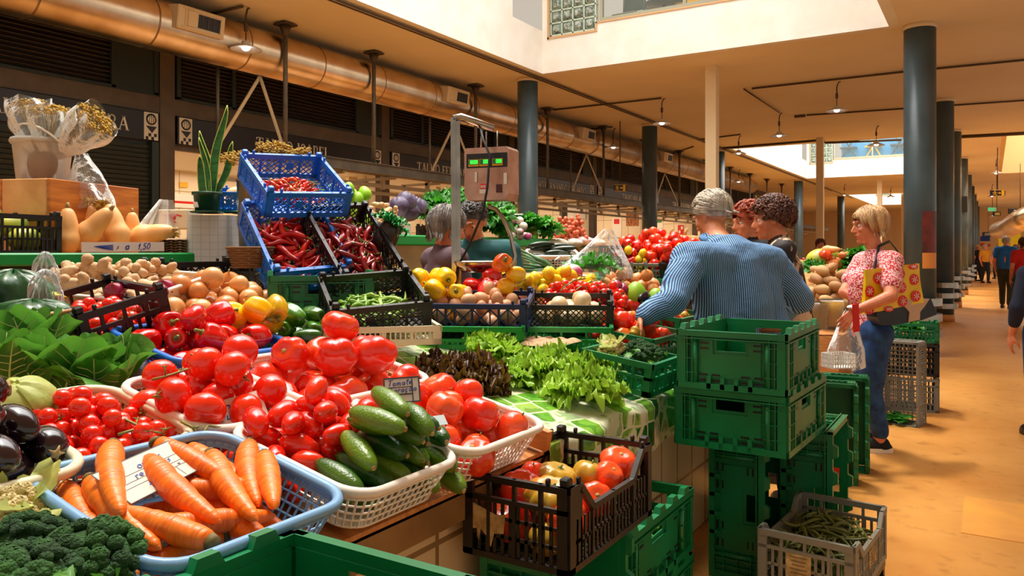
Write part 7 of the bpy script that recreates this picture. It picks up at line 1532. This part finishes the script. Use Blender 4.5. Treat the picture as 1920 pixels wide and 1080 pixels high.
# ================================================================ BACK COUNTER BEHIND THE SELLERS
bc = empty('back_counter', V((-4.4, 6, 0)), 'stainless counter with a green edge behind the two sellers', 'counter')
MB().b2((-.3, -2.3, 0), (.35, 2.2, 1.40)).build('steel_body', mat('steel_panel', S(170, 150, 110), .35, .6, S(140, 122, 90), 4), bc); MB().cbox((.36, -.05, 1.44), (.05, 4.5, .085), .01).build('green_edge', m_greenl, bc); MB().b2((-.32, -2.3, 1.40), (.36, 2.2, 1.44)).build('worktop', m_wood, bc)
ZB = 1.445
def onb(px, d_=0, X=-4.25): p = PX(px, 440, X); return V((p.x, p.y, ZB))
cas = empty('carton_box', TR(onb(725), YAW-.2), 'open carton with a black printed front holding ginger', 'box'); MB().cbox((0, 0, .07), (.34, .25, .14), .003).build('carton', m_cardp, cas)
q = MB(); q.prism([(.0, .0), (.17, .0), (.17, .14), (.05, .14)], .127, .131, M.Rotation(PI/2, 4, 'X')); pb_ = q.build('black_print', m_blk, cas); q = MB(); write(q, 'CASI', (.06, -.133, .06), (1, 0, 0), (0, 0, 1), (0, -1, 0), .045, serif=False, bold=1.5, wid=.8); q.build('print_letters', m_white, pb_); q = MB(); q.box((-.09, -.128, .1), (.08, .003, .03)); q.build('blue_sticker', m_ink, cas)
pile(TR(onb(692)+V((0, 0, .13)), YAW), .32, .15, ['ging0', 'ging1', 'ging2'], 26, 'ginger root on the back counter', 'ginger roots on the back counter', 61, -.06, .3, tries=8, tilt=.3, scale=1.3, ax=('chilli side', 'middle', 'cabbage side'))
m_lime = mat('lime_skin', S(150, 196, 40), .4, 0, S(110, 168, 30), 8); proto('lime', 'green_pear', 'pear', MB().lump((.04, .04, .048), egg(-.15), 16, 10), m_lime, [((0, 0, 0), .04)])
pile(TR(onb(655)+V((0, 0, .10)), YAW), .22, .14, ['lime'], 16, 'yellow-green pear beside the ginger', 'pears', 62, 0, .2, tries=8, scale=1.3)
cbk = TR(onb(825), YAW-.2); crate(cbk, .36, .26, .13, m_blk, 'hex', 'black lattice crate of red cabbages on the back counter', None, .03)
for px, py, lb in [(748, 388, 'red cabbage beside the ginger heap'), (768, 398, 'red cabbage lying lowest beside the black crate'), (782, 388, 'red cabbage nearest the lettuce heap'), (762, 378, 'red cabbage on top of the group')]: spawn('redcab', TR(PX(px, py, -4.2), px*.3, .3), lb, 'red cabbages on the back counter', scale=1.0)
for px, py, X, sc, lb in [(830, 392, -4.3, 1.7, 'lettuce heap behind the grey-haired seller'), (800, 402, -4.2, .9, 'small lettuce beside the red cabbages'), (868, 384, -4.3, 1.7, 'lettuce heap behind the scale post'), (918, 402, -4.1, 1.6, 'lettuce behind the head of the seller in teal'), (925, 428, -4.1, 1.0, 'lettuce beside the scale hanger'),
                          (985, 420, -4.1, 1.1, 'light green lettuce bunch beside the radishes'), (1010, 432, -4.1, 1.4, 'large leafy herb bunch before the slate column'), (1035, 438, -4.0, 1.0, 'leafy herb bunch at the counter end')]: spawn('bunchl' if px < 1000 else 'bunch', TR(PX(px, py, X), px, .4), lb, 'greens on the back counter', scale=sc*1.1)
pile(TR(PX(960, 450, -4.0), YAW), .2, .1, ['turnip'], 16, 'purple radish on the back counter', 'radishes', 71, 0, .3, tries=6, scale=.9)
cy = empty('celery_bag', TR(P(712, 468, 3.6), YAW, .1, .45), 'celery in a dark and clear printed bag beside the dark chillies', 'celery')
q = MB()
for i in range(7): q.tube([(-.03+.01*i, 0, -.16), (-.035+.012*i, .0, .02), (-.04+.014*i, .0, .1)], [.014, .012, .008], 8)
q.build('celery_stalks', mat('celery', S(190, 206, 90), .4, 0, S(150, 186, 60), 8), cy); q = MB(); q.lump((.055, .045, .10), lambda t, p: (1+.08*math.sin(7*t), 1), 24, 12, M.Translation((0, 0, .06))); q.build('dark_sleeve', mat('dark_sleeve', S(40, 26, 24), .3), cy); q = MB(); q.lathe([(.022, 0), (.022, .003), (0, .003)], 18, M.Translation((0, -.045, -.04)) @ M.Rotation(PI/2, 4, 'X')); q.build('round_sticker', m_red, cy); rosette(14, .09, .03, .014, 7, 12, 1.3, .3, -.8, nv=6, nu=6).build('green_film', mat('green_foil', S(20, 140, 60), .3), cy).location = (0, 0, .13)
s2 = empty('counter_scale', TR(onb(955)+V((0, 0, .22)), YAW-.1), 'boxy counter scale with a dark display behind the teal shirt', 'scale'); MB().cbox((0, 0, 0), (.3, .14, .14), .01).cbox((0, 0, -.14), (.06, .06, .16), .01).build('scale_head', mat('scale_beige', S(150, 142, 128), .5), s2); MB().cbox((.02, -.073, .02), (.24, .006, .08), .002).build('display', m_blk, s2)
q = MB(); q.box((-.04, -.078, .0), (.07, .004, .03)); q.box((.06, -.078, .0), (.07, .004, .03)); q.build('amber_readout', mat('amber_lcd', S(180, 160, 20), .4, emis=(S(190, 170, 20), .5)), s2)
# wooden shelf with bagged beans and netted onions beyond
wt = empty('wooden_table', V((-4.2, 9.2, 0)), 'rough wooden table with bagged beans before the slate column', 'table'); MB().b2((-.5, -1.2, 1.34), (.4, 1.5, 1.38)).build('table_top', m_wood, wt)
for x in (-.45, .33):
    for y in (-1.15, 1.4): MB().b2((x, y, 0), (x+.06, y+.06, 1.34)).build('table_leg', m_wood, wt)
m_net = mat('netted_onion', S(222, 120, 80), .5, 0, S(190, 80, 50), 30)
for k, (px, py) in enumerate([(1052, 432), (1078, 432)]):
    o = empty('onion_net', TR(PX(px, py, -4.1), 0), 'hanging net of small onions, %s the herb bunch' % ('beside' if k == 0 else 'farther from'), 'onion net', 'nets of small onions'); q = MB(); r3 = random.Random(k)
    for i in range(70): q.lump((.028, .028, .028), None, 9, 6, M.Translation((r3.gauss(0, .05), r3.gauss(0, .06), r3.gauss(0, .07))))
    q.build('small_onions', m_net, o);
for k, (px, py, cc) in enumerate([(1045, 457, 0), (1068, 456, 0), (1092, 452, 1), (1112, 456, 0), (1030, 460, 0)]):
    q = MB(); q.lump((.16, .13, .06), lambda t, p: (1+.07*math.sin(6*t), 1), 22, 10); tag(q.build('bean_bag', (mat('bean_sack', S(220, 206, 190), .4, 0, S(190, 166, 146), 40), mat('red_bean_sack', S(206, 160, 160), .4, 0, S(226, 214, 206), 30))[cc], None, TR(PX(px, py, -4.05), px)), ('clear bag of pale beans', 'upright clear bag of pink beans')[cc]+' on the wooden table, %s' % ['first past the herbs', 'second past the herbs', 'before the netted onions', 'nearest the black crates', 'at the table edge'][k], 'bag', 'bags of beans')
# ---- second stall: tomato crates, pumpkins
s3 = empty('far_stall', V((-3.0, 6.6, 0)), 'dark stall beyond the striped shirt carrying crates of tomatoes', 'stall'); MB().b2((-.9, -.75, 0), (.95, .7, .86)).build('stall_body', mat('dark_body', S(90, 78, 58), .6), s3); MB().b2((-.92, -.77, 1.10), (.95, .72, 1.13)).build('green_pallet', m_green, s3)
q = MB()
for i in range(5): q.b2((-.85+.33*i, -.74, .88), (-.57+.33*i, -.5, 1.09))
q.build('crate_row', mat('blue_crates', S(20, 56, 150), .4), s3)
for i, px in enumerate((1195, 1225, 1252, 1280)):
    cr_ = TR(V((*PY(px, 480, 6.15)[:2], 1.14)), .1, .25); crate(cr_, .27, .36, .16, m_blk if i in (0, 3) else m_gry, 'slot', '%s crate of tomatoes on the far stall, %s from the pillar' % ('black' if i in (0, 3) else 'grey', ['first', 'second', 'third', 'fourth'][i]), 'tomato crates on the far stall', .03, nubs=False)
    pile(cr_, .13, .17, {'vinetom': 3, 'beef2': 1, 'lemon': 1} if i else {'redp': 2, 'lemon': 2}, 22, 'far {} in the %s stall crate' % ['first', 'second', 'third', 'fourth'][i], 'produce on the far stall', 80+i, .02, .2, tries=6, ax=('near pillar', 'middle', 'aisle side'))
pile(TR(V((*PY(1225, 470, 6.6)[:2], 1.27)), .1), .42, .18, {'vinetom': 4, 'heart0': 1}, 60, 'tomato on the back heap of the far stall', 'tomatoes on the far stall heap', 90, 0, .3, tries=6, ax=('near pillar', 'middle', 'aisle side'))
for px, py, sc, lb in [(1258, 458, .9, 'ribbed orange pumpkin behind the far tomatoes'), (1285, 462, 1.0, 'largest ribbed pumpkin beside the white hair')]: spawn('pumpkin', TR(PY(px, py, 6.9), 0), lb, 'pumpkins', scale=sc)
for j in range(3): crate(TR(V((*PY(1165, 480, 6.3)[:2], .90+.17*j)), .1), .3, .3, .16, m_gry if j < 2 else m_blk, 'slot', '%s crate in the stack beside the far stall, %s' % ('grey' if j < 2 else 'black', ['lowest', 'middle', 'topmost with yellow fruit'][j]), 'crate stack at the far stall', .03, nubs=False)
# onions, eggplants between
pile(TR(P(1185, 560, 4.9), YAW, .25, .05), .26, .14, ['onion'], 26, 'brown onion beside the greens bag', 'onions past the greens bag', 95, 0, .2, tries=7, ax=('bag side', 'middle', 'aisle side'))
for px, py, k_, sc, lb in [(1192, 553, 'lime', 1.5, 'green striped tomato above the dark eggplant'), (1205, 560, 'aub', 1.3, 'eggplant between onions and large tomatoes'), (1205, 578, 'aub', 1.2, 'eggplant lying just behind the reaching arm'), (1155, 540, 'ronion', 1.2, 'dark red onion nearest the vine cherry tomatoes'), (1168, 545, 'ronion', 1.1, 'dark red onion beside the brown onions'), (1230, 560, 'lime', 1.2, 'green fruit beside the reaching sleeve'), (1150, 605, 'yelp', 1.1, 'yellow tomato-shaped pepper at the crate corner'), (1188, 572, 'beef0', 1.0, 'red tomato behind the wrist of the striped sleeve'), (1178, 588, 'lemon', 1.4, 'round yellow tomato by the hand'), (1160, 590, 'redp', .9, 'red pepper beside the squash crate corner')]: spawn(k_, TR(P(px, py, 4.1), px), lb, None, scale=sc)
# ---- right stall: potatoes, pumpkins, greens
s4 = empty('potato_stall', V((-1.9, 8.0, 0)), 'steel-fronted stall heaped with potatoes behind the blonde person', 'stall'); MB().b2((-.9, -.9, 0), (.85, 1.4, .86)).build('stall_body', mat('steel_front', S(120, 112, 96), .4, .5), s4)
q = MB(); q.add([(-.9, -.9, .9), (.85, -.9, .9), (.85, .6, 1.26), (-.9, .6, 1.26), (-.9, -.9, .85), (.85, -.9, .85), (.85, .6, .86), (-.9, .6, .86)], [(0, 1, 2, 3), (0, 4, 5, 1), (1, 5, 6, 2), (3, 2, 6, 7), (0, 3, 7, 4)]); q.b2((.3, -1.55, .0), (.9, -.92, .68)); q.build('sloping_top', m_wood, s4)
pile(TR(P(1570, 552, 6.75), YAW, .35), .28, .28, ['potato'], 56, 'potato on the stall behind the blonde person', 'potatoes', 101, -.06, .2, tries=6, scale=1.15, ax=('lettuce side', 'middle', 'aisle side'))
spawn('melon', TR(P(1545, 488, 7.4), YAW), 'long green melon above the potatoes', scale=2.0)
for px, py, k_, sc, lb in [(1565, 493, 'pumpkin', .45, 'small orange pumpkin above the potatoes'), (1558, 468, 'squashs', .8, 'butternut squash beside the small orange pumpkin'), (1548, 478, 'beef0', .9, 'red-orange fruit behind the melon'), (1590, 500, 'bunch', 1.1, 'dark leafy bunch beside the orange pumpkin'), (1607, 480, 'bunch', 1.0, 'leafy bunch against the blonde person'), (1528, 505, 'bunchl', 1.0, 'light green beans bunch behind the patterned blouse'), (1535, 548, 'pcab', .9, 'pale pointed cabbage below the potatoes'), (1545, 555, 'lettuce', 1.0, 'pale lettuce below the potatoes'), (1548, 503, 'squashs', .8, 'butternut squash left of the small orange pumpkin'), (1583, 478, 'pumpkin', .3, 'little orange pumpkin by the dark leaves'), (1556, 533, 'potato', 1.6, 'big potato at the top edge of the potato heap')]:
    spawn(k_, TR(P(px, py, 7.2), px, .3), lb, None, scale=sc)
for px, py, m_, lb in [(1532, 590, m_blk, 'dark bucket hanging below the pale lettuces'), (1560, 585, mat('yellow_peas', S(214, 170, 50), .5, 0, S(170, 120, 30), 50), 'clear tub of yellow lupin beans below the potatoes')]:
    o = empty('tub', P(px, py, 6.2), lb, 'tub'); MB().lathe([(.07, -.10), (.085, .08)], 20).build('contents', m_, o); MB().lathe([(.075, -.11), (.095, .10), (.1, .10)], 20).build('tub_wall', m_film2, o)
for i in range(16):   # distant low stalls down the hall
    r5 = random.Random(i); X = -1.9-(i % 3)*1.4; Y = 13+2.2*(i//2)+r5.random(); o = empty('distant_stall', V((X, Y, 0)), 'distant produce stall %s, %s row' % (['behind the cream post', 'between the slate columns', 'near the meat rails'][i % 3], ['nearest', 'second', 'third', 'fourth', 'fifth', 'sixth', 'seventh', 'farthest'][i//2]), 'stall', 'distant stalls')
    MB().b2((-.6, -.6, 0), (.6, .6, .95)).build('stall_body', mat('far_body', S(110, 90, 62), .6), o); q = MB()
    for j in range(26): q.lump((.07, .07, .06), None, 8, 5, M.Translation((r5.uniform(-.5, .5), r5.uniform(-.5, .5), .98+.12*r5.random())))
    q.build('produce', [m_tom, m_leaf, m_lemon, m_leafk, m_onion, m_redp][i % 6], o)
# ================================================================ SIGNS, POSTERS, DISTANT THINGS
def poster(px0, py0, px1, py1, X, m_, lb, extra=None):
    """on the partition (or rear) wall that the sight line meets inside a butcher stall"""
    pc_ = (px0+px1)/2; o = None
    for k in range(1, 10):
        Y = BY[k]-.065; c = PY(pc_, (py0+py1)/2, Y)
        if -12.0 < c.x < -9.75: a, b = PY(px0, py0, Y), PY(px1, py1, Y); rot = 0; w_ = abs(b.x-a.x); break
    else:
        a, b = PX(px0, py0, -12.08), PX(px1, py1, -12.08); rot = PI/2; w_ = abs(b.y-a.y)
    c = (a+b)/2; h_ = abs(a.z-b.z); o = empty('poster', TR(c, rot), lb, 'poster', 'posters on stall walls'); MB().box((0, 0, 0), (w_, .01, h_)).build('sheet', m_, o)
    if extra:
        q = MB()
        for y, z, ww, hh in extra[1]: q.box((y*w_, -.008, z*h_), (ww*w_, .004, hh*h_))
        q.build('poster_print', extra[0], o)
poster(1066, 374, 1098, 410, -12.0, m_white, 'cream board in the stall behind the netted onions'); WX = -12.05
poster(1148, 408, 1165, 445, WX, m_white, 'white notice with a red mark and blue square on a stall wall', (m_red, [(-.0, .3, .6, .25)])); poster(1174, 399, 1197, 423, WX, mat('framed_pic', S(196, 120, 60), .6, 0, S(110, 60, 36), 14), 'framed orange picture on a stall wall beside the slate column')
poster(1230, 412, 1243, 446, WX, m_white, 'white notice with a green heading on a stall wall', (m_greenl, [(0, .4, .7, .12)])); poster(1271, 422, 1282, 440, WX, m_red, 'red and white poster left of the large red one', (m_white, [(-.2, -.2, .3, .3), (.2, .2, .3, .3)])); poster(1281, 414, 1304, 440, WX, m_red, 'red poster behind the white-haired person', (mat('dark_brown', S(70, 30, 20), .6), [(-.3, 0, .4, 1)])); poster(1281, 440, 1304, 452, WX, m_yel, 'yellow strip below the red poster')
poster(320, 362, 460, 396, WX, m_white, 'white cabinet front with a red band behind the snake plant', (m_red, [(0, -.1, 1, .16)])); poster(337, 341, 352, 352, WX, m_yel, 'small yellow tag hanging on the rail behind the plant')
for k, (px0, px1) in enumerate([(652, 668), (683, 688), (816, 824), (1052, 1062), (1205, 1214)]):
    a, b = PX(px0, 400, -9.9), PX(px1, 400, -9.9); tag(MB().b2((-9.95, a.y, 0), (-9.87, b.y, 2.7)).build('steel_upright', m_frame if k % 2 else m_post), 'upright post in a butcher stall, %s from the snake plant' % ['first', 'second', 'third', 'fourth', 'fifth'][k], 'post', 'stall uprights')
def sign(px0, py0, px1, py1, d, m_, lb, lit=None, cat_='exit sign', hang=True):
    a, b = P(px0, py0, d), P(px1, py1, d); c = (a+b)/2; w_ = (a.xy-b.xy).length; h_ = abs(a.z-b.z); o = empty('exit_sign' if 'exit' in lb else 'hanging_sign', TR(c, YAW), lb, cat_); MB().cbox((0, 0, 0), (w_, .06, h_), .005).build('sign_box', m_, o)
    q = MB(); e = h_*.36; fg = lit or m_yel
    if 'exit' in lb:
        q.box((w_*.32, -.032, 0), (w_*.2, .005, h_*.8)); q.bar((-w_*.05, -.033, 0), (w_*.15, -.033, 0), h_*.12, .004, (0, -1, 0)); q.bar((w_*.08, -.033, h_*.15), (w_*.17, -.033, 0), h_*.1, .004, (0, -1, 0)); q.bar((w_*.08, -.033, -h_*.15), (w_*.17, -.033, 0), h_*.1, .004, (0, -1, 0))
        q.lump((h_*.09,)*3, None, 8, 5, M.Translation((-w_*.24, -.033, h_*.28))); 
        for p, r_ in (((-.27, .18), (-.22, -.1)), ((-.25, .12), (-.12, .05)), ((-.25, .12), (-.38, .0)), ((-.22, -.1), (-.12, -.35)), ((-.22, -.1), (-.36, -.3))): q.bar((p[0]*w_, -.033, p[1]*h_), (r_[0]*w_, -.033, r_[1]*h_), h_*.1, .004, (0, -1, 0))
        for zz in (-.46, .46): q.box((0, -.033, zz*h_), (w_, .004, h_*.06))
    else:
        q.box((0, -.033, h_*.15), (w_*.6, .004, h_*.14)); q.box((0, -.033, -h_*.2), (w_*.7, .004, h_*.12))
    q.build('pictogram', fg, o)
    if hang and c.z < CZ: MB().tube([(0, 0, h_/2), (0, 0, CZ-c.z-.001)], .012, 6).build('hanger', m_brass, o)
sign(1151, 346, 1174, 359, 17.5, m_blk, 'black and yellow running-person exit sign among the stall fronts'); sign(1857, 356, 1884, 368, 22, m_blk, 'black hanging exit sign over the aisle'); sign(1853, 389, 1868, 396, 36, mat('green_sign', S(40, 170, 110), .4, emis=(S(40, 200, 130), .8)), 'green lit exit sign far down the aisle', m_white)
sign(1891, 391, 1935, 401, 26, m_blk, 'black two-line hanging sign at the aisle edge', m_letter, 'sign'); sign(1842, 435, 1864, 443, 50, m_blk, 'small black sign on the end wall side', m_letter, 'sign'); sign(1862, 397, 1876, 405, 30, m_blk, 'small box with a yellow panel under the green sign', m_yel, 'sign')
sign(1801, 368, 1813, 398, 24.0, m_blk, 'dark screen on the far slate column', m_blk, 'screen', False)
def endw(px0, py0, px1, py1, m_, name, lb, y=61.98):
    a, b = PY(px0, py0, y), PY(px1, py1, y); tag(MB().b2((a.x, y-.03, b.z), (b.x, y, a.z)).build(name, m_), lb, name.replace('_', ' '))
endw(1872, 438, 1892, 462, mat('yellow_window', S(206, 160, 20), .4, emis=(S(206, 160, 20), .35)), 'lit_window', 'yellow lit window in the end wall, first pane'); endw(1894, 438, 1914, 462, MATS['yellow_window'], 'lit_window', 'yellow lit window in the end wall, pane nearest the edge'); endw(1838, 456, 1846, 462, m_red, 'wall_notice', 'red square notice on the end wall'); endw(1838, 443, 1856, 452, m_ink, 'wall_screen', 'blue screen on the end wall'); endw(1851, 458, 1857, 462, m_red, 'wall_notice', 'smaller red notice on the end wall')
q = MB(); q.tube([P(1872, 432, 30), P(1890, 428, 26), P(1915, 412, 23), P(1960, 395, 21)], .32, 16); tag(q.build('flexible_duct', m_duct), 'silver duct bending down over the far aisle', 'duct')
# column poster
pc = empty('column_poster', V((-.78, 11.36, 0)), 'poster wrapped on the nearest banded column, red photograph over an orange panel', 'poster'); ang0 = math.atan2(0-11.36, .78); r_ = .1925
def cyl(z0, z1, a0, a1, m_, nm):
    q = MB(); q.grid(lambda u, v: V((r_*math.cos(a0+(a1-a0)*u), r_*math.sin(a0+(a1-a0)*u), z0+(z1-z0)*v)), 12, 4); q.build(nm, m_, pc)
a0, a1 = ang0+.15, ang0+1.35; cyl(1.33, 1.86, a0, a1, mat('poster_photo', S(126, 40, 30), .5, 0, S(54, 18, 20), 5), 'photograph'); cyl(1.13, 1.33, a0, a1, mat('poster_orange', S(228, 146, 60), .5), 'orange_panel')
# cafe furniture on the upper floor
q = MB().b2((-6.3, 11.3, 4.6), (-1.1, 20, 4.7)); struct('floor_upper', q, m_wood)
for i, x in enumerate((-5.0, -4.2, -3.3, -2.5, -1.9)):
    ch = empty('cafe_chair', V((x, 11.75+.3*(i % 2), 4.7)), 'cafe chair behind the glass railing, %s along' % ['first', 'second', 'third', 'fourth', 'fifth'][i], 'chair', 'cafe chairs'); mc = (mat('cafe_green', S(52, 72, 52), .5), m_yel, m_teal)[i % 3]
    for sx in (-.2, .2):
        MB().tube([(sx, -.2, 0), (sx*.9, -.18, .45)], .015, 6).build('leg', mc, ch); MB().tube([(sx, .2, 0), (sx*.9, .18, .45), (sx*.9, .24, .9)], .015, 6).build('leg', mc, ch)
    MB().cbox((0, 0, .46), (.42, .42, .03), .01).build('seat', mc, ch); MB().cbox((0, .23, .75), (.4, .03, .28), .01).build('backrest', mc, ch)
for i, x in enumerate((-4.6, -2.9)):
    t = empty('cafe_table', V((x, 12.3, 4.7)), 'round cafe table behind the glass railing, %s' % ('nearer the glass blocks' if i == 0 else 'farther from the glass blocks'), 'table', 'cafe tables'); MB().lathe([(.35, .72), (.35, .75), (0, .75)], 24).build('table_top', m_teal, t); MB().tube([(0, 0, 0), (0, 0, .72)], .03, 8).build('table_leg', m_teal, t)
tag(MB().b2((-5.1, 33.6, 4.99), (-1.3, 33.65, 6.1)).build('blue_banner', mat('blue_banner', S(20, 150, 215), .5)), 'bright blue panel behind the cafe railing of the second roof void', 'banner')
for i, x in enumerate((-4.8, -3.9, -3.0, -2.2)):
    q = MB(); q.bar((x-.3, 33.35, 4.99), (x+.25, 33.35, 5.9), .06, .05); q.bar((x+.3, 33.35, 4.99), (x-.2, 33.35, 5.9), .06, .05); q.box((x, 33.35, 5.45), (.6, .4, .05)); tag(q.build('folding_cafe_stool', (m_teal, m_yel, m_teal, m_blk)[i]), '%s folding stool behind the far cafe railing, %s from the glass blocks' % (('dark', 'yellow', 'dark', 'black')[i], ['first', 'second', 'third', 'fourth'][i]), 'stool', 'folding stools upstairs')
